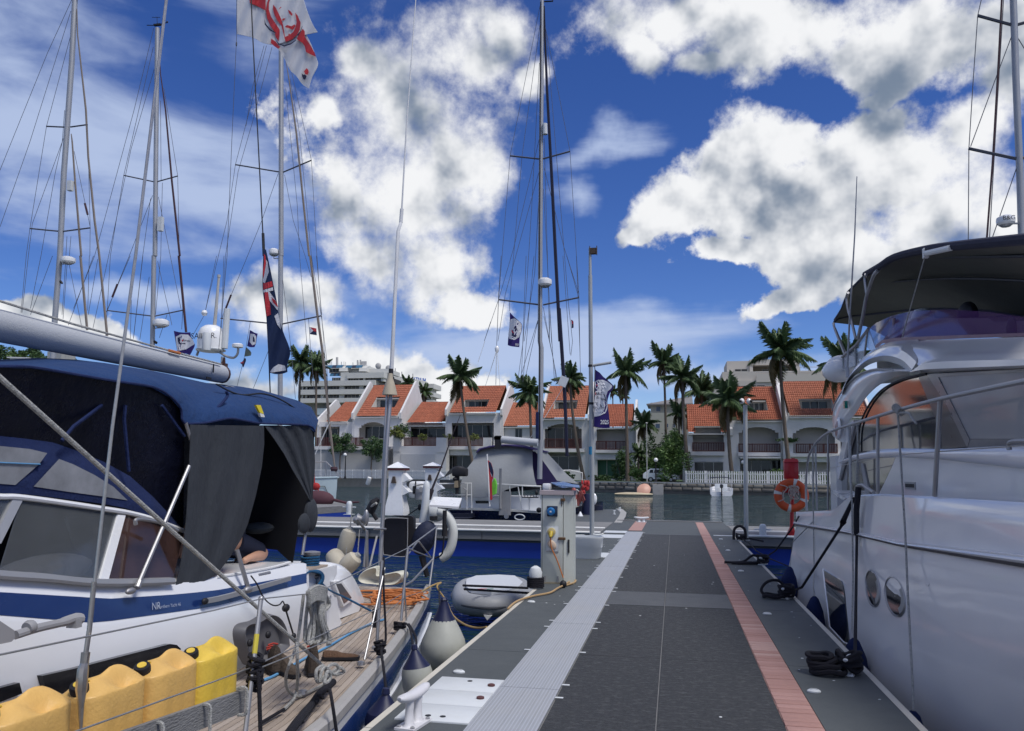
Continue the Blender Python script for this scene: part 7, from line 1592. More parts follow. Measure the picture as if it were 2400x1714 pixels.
# flybridge body: long mouldings
XF=2.36
cr=[([(1060,1500),(1200,1480),(1500,1462),(2270,1428),(2900,1400)],XC),
    ([(1050,1470),(1190,1440),(1500,1425),(2270,1395),(2900,1370)],XF-.02),
    ([(1150,1400),(1230,1370),(1500,1350),(2270,1330),(2900,1312)],XF-.02),
    ([(1100,1330),(1290,1330),(1500,1300),(2270,1290),(2900,1270)],XF+.04),
    ([(1000,1230),(1240,1230),(1450,1265),(2270,1245),(2900,1232)],XF+.10),
    ([(1050,1170),(1250,1185),(1500,1225),(2270,1225),(2900,1215)],XF+.18),
    ([(1000,1140),(1250,1128),(1500,1118),(2270,1092),(2900,1070)],XF+.34)]
loftp('flybridge_side',cr,M_['gelm'],'H',40)
cr=[([(360,1720),(400,1592),(480,1500),(620,1390),(780,1350),(960,1400),(1060,1490)],XC),
    ([(330,1700),(385,1560),(470,1450),(600,1340),(780,1290),(960,1330),(1080,1440)],XF-.03),
    ([(340,1640),(420,1500),(520,1380),(650,1270),(800,1215),(980,1240),(1130,1360)],XF),
    ([(380,1560),(450,1450),(560,1320),(690,1225),(830,1175),(990,1170),(1140,1240)],XF+.12),
    ([(400,1520),(470,1420),(580,1290),(700,1205),(830,1150),(1000,1125),(1150,1120)],XF+.34)]
loftp('flybridge_quarter',cr,M_['gelm'],'H',50)
b=MB(); n0=[hX('H',u,v,XF+.36) for u,v in ((700,1205),(1000,1128),(1500,1118),(2270,1092),(2900,1070))]; b.grid([n0,[p+V(3.2,0,-.0) for p in n0]]); mp('flybridge_deck',b,M_['gelm'])
b=MB(); b.bb((XC+.05,4.2,1.0),(6.2,13.2,2.3)) ; mp('cabin_core',b,M_['inside'] if False else mat('cabin_inner',(.05,.05,.055),.6))
b=MB(); b.grid([[p+V(0,0,0) for p in n0],[p+V(0,0,-.5) for p in n0]]); mp('flybridge_coaming',b,M_['gelm'])
# purple windscreen with thickness
def tinted(name,col,al): return mat(name,col,.03,var=0,spec=.6,alpha=al)
M_['purple']=tinted('purple_acrylic',(.16,.06,.22),.45)
T_=[(612,1012),(700,940),(860,868),(1080,815),(1500,800),(1900,826),(2270,880),(2900,960)]
Bt=[(690,1215),(760,1160),(880,1138),(1080,1126),(1500,1110),(1900,1096),(2270,1082),(2900,1062)]
rows=[[hX('H',lerp(a[0],c[0],f),lerp(a[1],c[1],f),XF+lerp(.36,.56,f)) for a,c in zip(Bt,T_)] for f in (0,.5,1)]
b=MB(); b.sheet(rows,(.012,0,0)); mp('flybridge_screen',b,M_['purple'],sharp=60)
b=MB(); b.grid([[hX('H',u,v-34,XF+.345) for u,v in Bt],[hX('H',u,v+4,XF+.345) for u,v in Bt]]); mp('screen_base_band',b,mat('maroon_band',(.16,.05,.09),.4))
b=MB(); b.prism([hX('H',u,v,XF+.75) for u,v in ((985,1120),(1005,910),(1040,895),(1900,893),(1950,930),(2270,922),(2900,920),(2900,1100),(2270,1085))],(.9,0,0)); mp('helm_console',b,mat('console_cream',(.50,.42,.44),.5))
b=MB(); b.lathe([(.02,.14),(.10,.12),(.14,.04),(.15,0)],hX('H',1190,895,XF+1.0),(0,0,1),14); mp('console_dome',b,M_['white'])
b=MB(); b.ell(hX('H',1672,880,XF+1.0),(.10,.22,.18),14,8); mp('helm_seat',b,M_['black'])
b=MB(); b.lathe([(.10,-.03),(.11,0),(.08,.01)],hX('H',2135,1012,XF+.74),(-1,0,0),20); mp('speaker',b,mat('speaker_grey',(.09,.08,.10),.5))
b=MB(); b.tube([hX('H',888,890,XF+.5),hX('H',886,1080,XF+.5)],.02,8); b.lathe([(.05,0),(.05,.06),(.04,.1)],hX('H',920,1080,XF+.5),n=10); b.ell(hX('H',880,1110,XF+.5),(.1,.3,.07),12,6); mp('winch_cover',b,mat('pinkish_cover',(.30,.22,.26),.5))
# side glass panes aft of the screen with rail
M_['clearp']=tinted('clear_acrylic',(.25,.28,.42),.35)
for pts in ([(345,1310),(460,1205),(470,1400),(350,1440),(330,1420)],[(480,1190),(605,1030),(590,1200),(575,1290),(485,1380)],[(618,1012),(690,1215),(640,1240),(600,1200)]):
    b=MB(); b.prism([hX('H',u,v,XF+.36) for u,v in pts],(.012,0,0)); mp('side_pane',b,M_['clearp'])
b=MB(); b.tube([hX('H',338,1305,XF+.34),hX('H',480,1185,XF+.34),hX('H',618,1000,XF+.34)],.022,8); mp('flybridge_rail',b,M_['steel'])
for a,c in (((610,1010),(572,1300)),((475,1185),(480,1395)),((345,1305),(348,1430))):
    b=MB(); b.tube([hX('H',*a,XF+.35),hX('H',*c,XF+.35)],.014,6); mp('rail_post',b,M_['steel'])
b=MB(); b.ell(hX('H',300,1455,XF+.5),(.28,.34,.20),16,10); b.ell(hX('H',340,1400,XF+.7),(.3,.3,.2),14,8); mp('radar_housing',b,M_['gelm'],sharp=80)
# bimini
N_=[(245,938),(330,790),(398,612),(590,425),(760,330),(900,242),(1200,168),(1500,125),(2270,52),(2900,0)]
Nx=[4.2,3.6,3.1,2.75,2.62,2.6,2.6,2.6,2.6,2.6]
F_=[(248,940),(300,898),(420,872),(600,850),(800,828),(1000,806),(1400,786),(1900,812),(2270,868),(2900,960)]
M_['bim_out']=mat('navy_bimini',(.012,.013,.035),.8,var=.1,vs=4); M_['bim_in']=mat('olive_lining',(.095,.097,.080),.9,var=.12,vs=3,bump=.4,bs=200)
nr=[hX('H',u,v,x) for (u,v),x in zip(N_,Nx)]; fr2=[hX('H',u,v,4.25) for u,v in F_]
rows=[]
for i in range(9):
    f=i/8; rows.append([a.lerp(c,f)+V(0,0,.06*sin(pi*f)) for a,c in zip(nr,fr2)])
lastr=rows[-1]; rows+= [[p+V(.8,0,-.12) for p in lastr],[p+V(1.5,0,-.55) for p in lastr]]
b=MB(); b.grid(rows); bi=mp('bimini_lining',b,M_['bim_in'],sharp=70)
b=MB(); b.grid([[p+V(0,0,.03) for p in r] for r in rows]); mp('bimini_top',b,M_['bim_out'],bi,sharp=70)
b=MB(); b.tube(cat([p+V(-.01,0,.0) for p in nr[3:]],3),.045,8); mp('edge_roll',b,M_['bim_out'],bi)
b=MB(); b.tube(cat([p+V(-.0,0,.0) for p in fr2],3),.028,6); mp('edge_roll',b,M_['bim_out'],bi)
b=MB(); b.tube([p for p in nr[:4]],.02,6); mp('edge_roll',b,M_['bim_out'],bi)
for q in ([(640,535),(720,510),(1000,480),(1400,455),(1800,452),(2270,470),(2900,500)],[(900,280),(1150,245),(1500,222),(2270,205),(2900,190)]):
    X=3.25 if q[0][1]>400 else 2.85
    b=MB(); b.tube(cat([hX('H',u,v,X)+V(0,0,-.02) for u,v in q],3),.016,6); mp('seam',b,M_['black'],bi)
b=MB(); b.tube([hX('H',1225,200,2.56),hX('H',1500,140,2.56)],.03,8); b.box(hX('H',1225,200,2.56),(.05,.05,.1)); mp('sleeve_bracket',b,M_['pipe'],bi)
def pol(pts,X,r,name='bimini_frame',m=None,c='H'): b=MB(); b.tube(cat([hX(c,u,v,X) for u,v in pts],4),r,8); return mp(name,b,m or M_['steel'])
pol([(715,385),(670,440),(620,580),(590,680),(560,850),(505,1110)],2.6,.024); pol([(590,425),(580,480),(600,640)],2.65,.022); pol([(400,620),(385,680),(400,800),(430,900),(480,1110)],2.75,.022)
pol([(243,945),(255,1000),(300,1120),(360,1270)],3.2,.024); pol([(262,1000),(300,1090),(370,1250)],3.25,.018)
b=MB(); b.tube([hX('H',1220,230,2.55),hX('H',1050,830,2.6),hX('H',975,1100,2.66)],.007,5); mp('stay_cord',b,M_['rope_w'])
b=MB(); b.tube([hX('H',390,1440,2.6),hX('H',410,1000,2.6),hX('H',470,0,2.6),hX('d',1903,392,2.6)],[.018,.014,.010,.006],8); b.tube([hX('H',395,1520,2.6),hX('H',390,1420,2.6)],.03,8); mp('whip_antenna',b,mat('antenna_grey',(.40,.41,.44),.5))
# side rails
b=MB(); tr_=[hX('I',u,v,2.15) for u,v in ((2500,88),(2020,180),(1240,345),(800,462),(380,592),(230,640),(130,692),(55,760),(10,830))]+[hX('K',u,v,2.15) for u,v in ((790,300),(772,450),(768,620),(775,800))]; b.tube(cat(tr_,5),[.019]*(5*(len(tr_)-1)+1),10); rl=mp('side_rail',b,M_['steel'])
for a,c,r in (((1232,355),(1180,1272),.021),((640,510),(640,1245),.017),((360,615),(388,1300),.015),((165,690),(165,1400),.015),((45,790),(60,1402),.014)):
    b=MB(); b.tube([hX('I',*a,2.16),hX('I',*c,2.16)],r,8); mp('rail_post',b,M_['steel'])
b=MB(); b.tube(cat([hX('I',u,v,2.17) for u,v in ((60,1070),(165,1015),(640,905),(1210,850),(2020,790),(2600,740))],3),.005,5); mp('guard_wire',b,M_['wire'])
b=MB(); b.tube(cat([hX('I',u,v,2.30) for u,v in ((1890,830),(1890,775),(1940,750),(2100,748))],4),.018,8); mp('grab_handle',b,M_['steel'])
b=MB(); b.prism([hX('I',u,v,2.2) for u,v in ((215,1215),(330,1290),(310,1312),(190,1230))],(.25,0,0)); mp('step',b,M_['white'])
b=MB(); b.bb((2.2,13.6,.75),(6.4,14.75,.85)); b.bb((2.4,13.0,.8),(6.3,13.5,1.9)); mp('aft_cockpit',b,M_['gelm'])
b=MB(); b.bb((2.2,14.8,-.35),(6.4,16.2,-.22)); mp('swim_platform',b,M_['gelm'])
# fairlead and black mooring lines
b=MB(); b.tube(cat([hX('I',u,v,2.12) for u,v in ((430,1215),(440,1180),(490,1165),(530,1190),(600,1235))],4),.02,8); mp('fairlead',b,M_['steel'])
def line(label,pts,r,m='rope_b',extra=None):
    b=MB(); b.tube(pts,r,8); 
    if extra: extra(b)
    return solo('mooring_line',b,M_[m],label,'mooring line')
cA_,cB_,cC_,cD_=hZ('J',600,1200,.0),hZ('J',140,640,.0),hZ('K',330,1315,.0),hZ('K',145,1090,.0)
line('black mooring line dropping straight from the yacht rail to the nearest right hand cleat',[hX('I',455,1190,2.10),hX('I',435,1400,2.06),hX('J',655,160,2.04),hX('J',658,175,2.04),hX('J',655,400,1.95),cA_+V(.05,.0,.14)],[.034,.034,.032,.016,.015,.015])
line('black mooring line slanting from the yacht fairlead to the second right hand cleat',[hX('I',410,1290,2.08),hX('I',300,1530,2.0),hX('J',560,75,1.98),hX('J',540,110,1.97),hX('J',250,560,1.65),cB_+V(.08,0,.10)],[.02,.034,.034,.017,.017,.015])
line('black mooring line from the yacht stern to the third right hand cleat',[hX('K',700,855,2.1),hX('K',640,960,2.05),hX('K',480,1180,1.8),cC_+V(.06,0,.11)],.014)
line('black line running low from the farthest cleat toward the yacht stern fender',[cD_+V(.03,0,.05),hX('K',230,1110,1.6),hX('K',290,1180,1.62),hX('K',430,1260,1.75),hX('K',600,1330,1.95)],.012)
def rcleat(label,p,L,yaw,coil,seed):
    t=thing('roped_cleat',label,'cleat',p,'cleats along the right edge of the pontoon'); cleat(t,p,L,yaw,M_['plate_white'],.12)
    r=random.Random(seed); b=MB(); M=Matrix.Rotation(yaw,3,'Z')
    for k in range(9):
        z=.05+k*.012; b.tube(cat([p+M@V(cos(a)*L*.36*r.uniform(.8,1.15),sin(a)*.085*r.uniform(.8,1.2),z+r.uniform(-.02,.04)) for a in [q*pi/3+r.uniform(-.2,.2) for q in range(6)]],4,True),.019,6,closed=True)
    for k in range(coil):
        c=p+V(-.17-.02*k,-.06+.01*k,.03+.035*k); R=.13-.012*k; b.tube(cat([c+V(cos(a)*R,sin(a)*R*.9,r.uniform(-.01,.02)) for a in [q*pi/4 for q in range(8)]],4,True),.021,6,closed=True)
    b.build('rope_turns',M_['rope_b'],t); return t,b
t1,_=rcleat('nearest right hand cleat buried under a big coil of black rope',cA_,.30,1.2,4,1)
t2,_=rcleat('second right hand cleat with a standing loop of black rope',cB_,.32,1.1,1,2)
b=MB(); b.tube(cat([cB_+V(.02,0,.10),cB_+V(-.10,.03,.22),cB_+V(-.24,.02,.20),cB_+V(-.32,0,.10),cB_+V(-.27,-.04,.04),cB_+V(-.12,-.06,.03)],5),.02,6); b.build('standing_loop',M_['rope_b'],t2)
t3,_=rcleat('third right hand cleat with a loose tail of black rope trailing left',cC_+V(.05,0,0),.34,1.2,0,3)
b=MB(); b.tube(cat([cC_+V(.0,0,.12),cC_+V(-.12,.02,.16),cC_+V(-.28,.0,.05),cC_+V(-.45,-.02,.03),cC_+V(-.62,-.02,.03)],5),.022,6); b.tube(cat([cC_+V(0,0,.03),cC_+V(-.25,-.07,.03),cC_+V(-.5,-.06,.02)],5),.03,6); b.build('rope_tail',M_['rope_b'],t3)
t4,_=rcleat('farthest right hand cleat, black rope standing up in a tall loop at the pontoon end',cD_,.30,1.2,0,4)
b=MB(); b.tube(cat([cD_+V(-.16,0,.03),cD_+V(-.14,0,.28),cD_+V(-.02,0,.36),cD_+V(.1,0,.28),cD_+V(.12,0,.06)],5),.034,7); b.tube(cat([cD_+V(.05,0,.05),cD_+V(.25,-.05,.06),cD_+V(.5,-.3,.03)],4),.02,6); b.build('standing_loop',M_['rope_b'],t4)
# fender lines with flecks and the navy fenders
def fline(pts,r=.010): b=MB(); b.tube(pts,r,6); return b
FG='navy fenders between the motor yacht and the pontoon'
def nfender(label,top,H_,R,rope):
    t=thing('navy_fender',label,'fender',top-V(0,0,H_),FG); b=MB(); b.lathe([(.02,0),(.05,-.03),(R*.75,-.18),(R,-.38),(R,-H_*.8),(R*.6,-H_),(.02,-H_-.02)],top,(0.06,0,1),16); b.build('cover',M_['canvas_dk'],t)
    b=fline(rope); b.build('line',M_['rope_w'],t)
f1=hX('J',160,405,1.78); nfender('navy fender farthest along the motor yacht, near its stern',f1,.95,.15,[hX('K',835,230,2.13),hX('K',840,900,2.08),hX('K',660,930,2.08) if False else hX('K',640,1100,1.95),f1])
f2=hX('J',345,625,1.74); nfender('navy fender between the second cleat and the black hull window',f2,.8,.15,[hX('K',830,250,2.13),hX('K',838,900,2.07),hX('K',845,1400,1.95),hX('J',335,560,1.8),f2])
f3=hX('J',640,935,1.74); nfender('navy fender just past the black hull window, beside the thick mooring line',f3,.8,.16,[hX('I',375,600,2.13),hX('I',392,1290,2.06),hX('J',630,500,1.95),hX('J',622,870,1.78),f3])
f4=hX('J',1075,1475,1.72); nfender('dark navy fender lowest at the bottom edge beside the near hull',f4,.8,.14,[hX('I',830,470,2.13),hX('I',850,820,2.11),hX('I',900,1624,2.04),hX('J',1035,600,1.93),hX('J',1072,1300,1.76),hX('J',1075,1400,1.74),f4])
b=fline([hX('I',445,590,2.13),hX('I',450,800,2.13),hX('I',438,1150,2.12)],.012); solo('spare_fender_line',b,M_['rope_w'],'short flecked rope hanging inside the yacht rail beside the fairlead','rope')
b=MB()
for k in range(5): p=hX('I',810+k*12,430+k*10,2.13); b.tube([p+V(cos(a)*.03,0,sin(a)*.035) for a in [q*pi/4 for q in range(8)]],.010,5,closed=True)
b.tube(cat([hX('I',850,480,2.12),hX('I',930,480,2.12),hX('I',960,520,2.12),hX('I',1005,580,2.12)],4),.011,6); solo('rail_knot',b,M_['rope_w'],'pale rope knot tied round the yacht top rail','rope')
# ------------------------------------------------------------ the other sailing yachts and their rigs
M_['furl']=mat('furled_sail',(.20,.17,.15),.85,var=.12,vs=2); M_['furl_dk']=mat('furled_maroon',(.06,.03,.04),.85,var=.15,vs=2); M_['furl_navy']=mat('furled_navy',(.010,.012,.035),.85,var=.15,vs=2)
M_['stay']=mat('thin_stay',(.09,.095,.12),.6,var=0)
def yl(c,pts,Y): return [hY(c,u,v,Y) for u,v in pts]
def mixp(spec,Y): return [hY(c,u,v,Y) for c,u,v in spec]
def stay(t,spec,Y,r=.012,m='stay',name='stay',dy=0): b=MB(); b.tube(mixp(spec,Y+dy),r,5); return b.build(name,M_[m],t)
def spar(t,spec,Y,r,m='alu',name='mast',n=12): b=MB(); P=mixp(spec,Y); b.tube(P,r if isinstance(r,list) else [r]*len(P),n); return b.build(name,M_[m],t)
def hull_simple(t,cx,Y0,L,beam,free,col,yaw=0,deck=None,stripe=None,bow=1):
    """plain yacht hull: stern at Y0, length L toward +Y (bow=1)"""
    st=[(0,.55),(.08,.75),(.25,.95),(.45,1),(.65,.86),(.82,.55),(.94,.2),(1,.02)]
    def P(s,k,z): 
        v=V(k*beam/2,s*L*bow,0); v.rotate(Matrix.Rotation(yaw,3,'Z')); return V(cx,Y0,z)+v
    R_l=[]
    for z,f in ((WZ-.35,.55),(WZ,.82),(WZ+free*.5,.95),(WZ+free,1)):
        R_l.append([P(s*(.93+.07*((z-WZ)/free if z>WZ else 0)),k*f,z+(.25*max(0,s-.5)**1.5*2 if z>WZ+.3 else 0)) for s,k in st])
    b=MB(); b.grid(R_l); R_r=[[P(s*(.93+.07*((z-WZ)/free if z>WZ else 0)),-k*f,z+(.25*max(0,s-.5)**1.5*2 if z>WZ+.3 else 0)) for s,k in st] for z,f in ((WZ-.35,.55),(WZ,.82),(WZ+free*.5,.95),(WZ+free,1))]
    b.grid(R_r); b.grid([[r[0],q[0]] for r,q in zip(R_l,R_r)]); b.build('hull',col,t)
    b=MB(); b.grid([[p+V(0,0,-.03) for p in R_l[-1]],[p+V(0,0,-.03) for p in R_r[-1]]]); b.build('deck',deck or M_['gel'],t)
    b=MB(); b.tube(R_l[-1],.035,6); b.tube(R_r[-1],.035,6); b.build('toe_rail',M_['gel'],t)
def masthead(t,c,u,v,Y,s=1):
    p=hY(c,u,v,Y); b=MB(); b.box(p+V(0,0,.05*s),(.35*s,.12,.08)); b.tube([p+V(-.55*s,0,.10),p+V(-.1,0,.04),p+V(.5*s,0,.12)],.022,5); b.tube([p+V(0,0,0),p+V(-.05,0,.45*s)],.012,5); b.tube([p+V(-.3*s,0,.45*s),p+V(.12*s,0,.40*s)],.014,5); b.ell(p+V(.5*s,0,.15),(.05,.05,.05),6,5); b.build('masthead',M_['black'],t)
def radar(t,c,u0,v0,u1,v1,Y,bu,bv,text=None):
    a,d=hY(c,u0,v0,Y),hY(c,u1,v1,Y); p=(a+d)/2; w=(d.x-a.x)/2; h=(a.z-d.z)/2; b=MB(); b.lathe([(w*.75,-h),(w*.97,-h*.6),(w,0),(w*.96,h*.55),(w*.6,h*.95),(.02,h)],p,n=18); r_=b.build('radar_dome',M_['white'],t)
    q=hY(c,bu,bv,Y); b=MB(); b.tube([q,V(p.x,Y,q.z+.02),V(p.x,Y,p.z-h)],.03,6); b.lathe([(w*.5,-h-.05),(w*.7,-h)],p,n=10); b.build('radar_bracket',M_['alu'],r_)
    if text: b=put_text(text,h*1.3,V(p.x,p.y-w-.01,p.z),(1,0,0),(0,0,1)); b.build('lettering',M_['black'],r_,smooth=False)
# leftmost yacht
Y1=31.; y1=thing('sailing_yacht','leftmost sailing yacht behind the blue tent, thick grey mast and brown furled sails','yacht',(hY('Q',520,630,Y1).x,Y1,WZ))
spar(y1,[('R',478,-60),('R',455,400),('R',405,1100),('R',380,1624),('Q',520,630),('Q',500,1000),('Q',470,1900)],Y1,.122)
for a in ([('R',295,802),('R',430,808)],[('R',447,806),('R',555,791)],[('R',190,1450),('R',385,1469)],[('R',395,1469),('R',572,1446)]): stay(y1,a,Y1,.035,'stay','spreader')
masthead(y1,'R',480,-5,Y1)
stay(y1,[('R',488,60),('R',492,220),('R',545,700),('R',560,1000),('R',600,1400),('R',630,1624),('Q',1020,760)],Y1,[.02,.03,.045,.045,.05,.05,.055],'furl','furled_genoa')
stay(y1,[('R',452,850),('R',458,900),('R',480,1200),('R',515,1624),('Q',765,0),('Q',830,705)],Y1,[.02,.035,.045,.05,.055,.055],'furl','furled_staysail')
for s in ([('R',455,0),('R',300,340),('R',0,1080),('R',-100,1300)],[('R',450,70),('R',190,900),('R',0,1440)],[('R',450,220),('R',295,802),('R',190,1450),('Q',250,0),('Q',200,540)],[('R',410,700),('R',395,900),('R',205,1420),('Q',270,0),('Q',210,540)],[('R',400,880),('R',350,1100),('R',260,1624),('Q',390,0),('Q',290,500)],[('R',555,791),('R',572,1446),('R',570,1624),('Q',850,0),('Q',835,520)],[('R',470,960),('R',540,1290)],[('R',555,1360),('R',572,1440)],[('R',450,1500),('R',440,1624),('Q',640,60),('Q',600,600)],[('Q',500,0),('Q',290,560)],[('Q',660,90),('Q',780,690)],[('Q',930,30),('Q',840,560)],[('R',425,1500),('Q',610,300),('Q',590,560)],[('Q',890,0),('Q',650,660)]): stay(y1,s,Y1,.011)
b=MB(); b.tube(yl('R',[(538,1290),(556,1362)],Y1),.045,6); b.build('shroud_cover',M_['furl_dk'],y1)
b=MB(); a,d=hY('R',425,1145,Y1-.2),hY('R',447,1205,Y1-.2); b.bb(a,d+V(0,.2,0)); b.build('radar_reflector',M_['plate_white'],y1)
radar(y1,'Q',592,12,705,66,Y1,580,80); stay(y1,[('Q',575,240),('Q',592,262)],Y1,.05,'black','steaming_light')
hull_simple(y1,hY('Q',520,630,Y1).x-1.,Y1-8.0,14,3.9,1.3,M_['white'])
# second yacht
Y2=35.; y2=thing('sailing_yacht','second sailing yacht from the left, mast with wind instruments and dark maroon furled genoa','yacht',(hY('Q',1450,860,Y2).x,Y2,WZ))
spar(y2,[('R',998,180),('R',992,700),('R',985,1400),('R',983,1624),('Q',1465,0),('Q',1450,860),('Q',1440,1500)],Y2,.112)
for a in ([('R',785,1113),('R',972,1153)],[('R',1000,1152),('R',1127,1117)],[('Q',1022,520),('Q',1435,572)],[('P',45,575),('P',318,517)]): stay(y2,a,Y2,.033,'stay','spreader')
masthead(y2,'R',998,165,Y2,1.1)
stay(y2,[('R',1010,330),('R',1018,470),('R',1050,700),('R',1090,1150),('R',1140,1624),('P',280,0),('P',350,725)],Y2,[.015,.025,.04,.05,.055,.06,.06],'furl_dk','furled_genoa')
for s in ([('R',975,180),('R',850,700),('R',600,1624),('Q',700,500)],[('R',972,300),('R',785,1113),('R',700,1624),('Q',1020,520),('Q',1005,760)],[('R',978,440),('R',830,950),('R',690,1620),('Q',880,710)],[('R',1040,560),('R',1127,1117),('R',1138,1624),('P',318,517),('P',308,700)],[('R',968,1240),('R',820,1624),('Q',1120,270),('Q',1022,520)],[('R',1005,1250),('R',1080,1624),('P',300,500)],[('R',955,1260),('R',905,1624),('Q',1270,780)],[('Q',1250,420),('Q',1240,790)],[('Q',1360,0),('Q',1270,790)],[('Q',1500,50),('P',215,660)],[('R',1030,1160),('R',1022,1500),('Q',1530,0),('Q',1480,560)],[('R',1018,640),('R',1022,1150)],[('Q',1330,800),('Q',1420,200)],[('Q',1590,560),('P',95,780)],[('Q',1240,0),('Q',1000,560)]): stay(y2,s,Y2,.012)
b=MB(); b.tube(yl('Q',[(1118,268),(1068,395)],Y2),.05,6); b.build('shroud_cover',M_['furl_dk'],y2)
b=MB(); a,d=hY('R',1000,1375,Y2-.2),hY('R',1022,1462,Y2-.2); b.bb(a,d+V(0,.2,0)); b.build('radar_reflector',M_['plate_white'],y2)
radar(y2,'P',48,605,178,668,Y2,30,690); stay(y2,[('P',20,800),('P',70,830)],Y2,.07,'black','mast_winch')
hull_simple(y2,hY('Q',1450,860,Y2).x-.5,Y2-7.5,13.5,3.9,1.3,M_['navy'])
# pale blue yacht whose bow shows right of the tent
Y3=44.; y3=thing('sailing_yacht','pale blue hulled yacht, bow showing right of the blue tent, mast behind the flag','yacht',(hY('P',1240,1310,Y3).x,Y3,WZ))
spar(y3,[('R',1783,-60),('R',1783,330),('R',1783,1624),('P',1250,0),('P',1245,1310),('P',1240,1900)],Y3,.145)
for a in ([('R',1493,1045),('R',1768,1091)],[('R',1795,1093),('R',1975,1017)],[('P',680,595),('P',1240,652)],[('P',1258,650),('P',1637,570)]): stay(y3,a,Y3,.045,'stay','spreader')
stay(y3,[('R',1812,380),('R',1835,520),('R',1880,850),('R',1920,1250),('R',1960,1624),('P',1530,0),('P',1590,500),('P',1645,900),('P',1705,1500),('A',318,800),('A',345,1000),('A',395,1400)],Y3,[.02,.04,.06,.065,.07,.075,.078,.08,.08,.08,.075,.05],'furl','furled_genoa')
for s in ([('R',1690,290),('R',1493,1045),('R',1440,1400),('R',1385,1624),('P',530,540)],[('R',1725,300),('R',1600,780),('R',1510,1090),('R',1430,1624),('P',690,590)],[('R',1675,290),('R',1600,560),('R',1560,800)],[('R',1765,1100),('R',1660,1400),('R',1570,1624),('P',780,370)],[('R',1805,1110),('R',1860,1400),('R',1935,1624),('P',1540,200)],[('R',1850,460),('R',1975,1017),('R',2010,1624),('P',1637,570),('P',1690,1000),('A',330,1100)],[('R',1840,500),('R',1900,850),('R',1975,1624),('P',1600,350),('P',1640,600)],[('R',1812,560),('R',1885,1300),('R',1900,1624),('P',1500,850)],[('P',720,500),('P',690,600)],[('P',710,0),('P',690,500),('P',678,900)],[('P',1270,230),('P',1350,900),('P',1390,1360)],[('P',1640,570),('P',1665,900),('P',1700,1300)],[('P',1130,910),('P',990,1260)],[('P',525,560),('P',400,780)],[('P',640,0),('P',530,540)],[('P',1515,600),('P',1535,900),('P',1570,1300)],[('P',1590,0),('P',1640,560)]): stay(y3,s,Y3,.014)
radar(y3,'R',1708,1580,1768,1618,Y3,1770,1640)
b=MB(); b.tube(yl('P',[(778,370),(728,500)],Y3),.055,6); b.build('shroud_cover',M_['furl_dk'],y3)
# its hull, placed from the visible bow
bow=hY('A',425,1480,Y3-3); base=hY('A',415,1624,Y3-3)
wh=mat('pale_blue_hull',(.42,.52,.56),.4,var=.05,dirt=.3,dirtcol=(.35,.42,.44),ds=1)
zt=bow.z; b=MB(); rows=[]
for z,f,bx in ((WZ-.2,.72,-.25),(WZ+.1,.84,-.12),(zt-.55,.95,-.02),(zt,1,0)):
    r=[]
    for s,k in ((0,.02),(.05,.2),(.15,.5),(.3,.8),(.5,1),(.75,.98),(1,.7)): r.append(V(bow.x+bx-s*11.0,Y3-3+k*1.9*f*0-1.9*k*f+ .0,z-(.25*s*(1-s)*2 if z>0 else 0)))
    rows.append(r)
b.grid(rows); b.grid([[V(p.x,2*(Y3-3)-p.y,p.z) for p in r] for r in rows]); b.build('hull',wh,y3)
b=MB(); rt_=rows[-1]; b.grid([[p+V(0,.1,-.06) for p in rt_],[V(p.x,2*(Y3-3)-p.y-.1,p.z-.06) for p in rt_]]); b.build('deck',mat('tan_deck',(.40,.31,.20),.8,var=.1),y3)
b=MB(); b.tube([p for p in rt_],.05,6); b.tube([V(p.x,2*(Y3-3)-p.y,p.z) for p in rt_],.05,6); b.build('toe_rail',wh,y3)
b=MB(); b.tube([rows[1][0]+V(0,-.02,.3)]+[V(p.x,p.y-.03,p.z-.45) for p in rt_[1:]],.018,5); b.build('cove_line',M_['black'],y3)
b=MB(); b.prism([V(bow.x-5.5,Y3-4,zt-.1),V(bow.x-2.6,Y3-3.6,zt-.1),V(bow.x-2.9,Y3-3.6,zt+.35),V(bow.x-5.5,Y3-4,zt+.5)],(0,1.8,0)); b.build('coach_roof',M_['white'],y3)
b=MB(); b.tube(yl('A',[(420,1470),(425,1440),(300,1310),(150,1312)],Y3-3),.03,6)
for u0,v0,u1,v1 in ((300,1310,310,1560),(295,1310,275,1560)): b.tube(yl('A',[(u0,v0),(u1,v1)],Y3-3.1),.025,5)
b.build('bow_rail',M_['steel'],y3)
b=MB(); b.lathe([(.16,-.12),(.2,0),(.16,.12)],hY('A',385,1390,Y3-3.1),(0,0,1),12); b.build('furling_drum',M_['furl_dk'],y3)
b=MB(); b.tube(yl('A',[(240,900),(243,1624)],Y3-2.8),.016,5); b.tube(yl('A',[(315,920),(180,1230)],Y3-3),.025,5); b.tube(yl('A',[(340,880),(190,1200)],Y3-3),.02,5); b.build('staysail_sheet',M_['pipe'],y3)
b=MB(); b.tube(cat(yl('A',[(165,1400),(170,1500),(175,1590),(200,1580),(215,1624)],Y3-4.8),4),.035,6); b.ell(hY('A',185,1580,Y3-4.8),(.25,.1,.2),8,6); b.build('red_line',mat('red_rope',(.42,.03,.03),.8),y3)
b=MB(); p=hY('D',205,560,38.); b.ell(p,(.9,.4,.45),12,8); b.tube([p+V(.8,0,0),p+V(1.5,0,-.15),p+V(2.2,0,-.1)],[.08,.06,.04],6); solo('covered_bundle',b,mat('maroon_cover',(.08,.03,.04),.8),'maroon covered bundle lying on the far left finger pontoon','bundle')
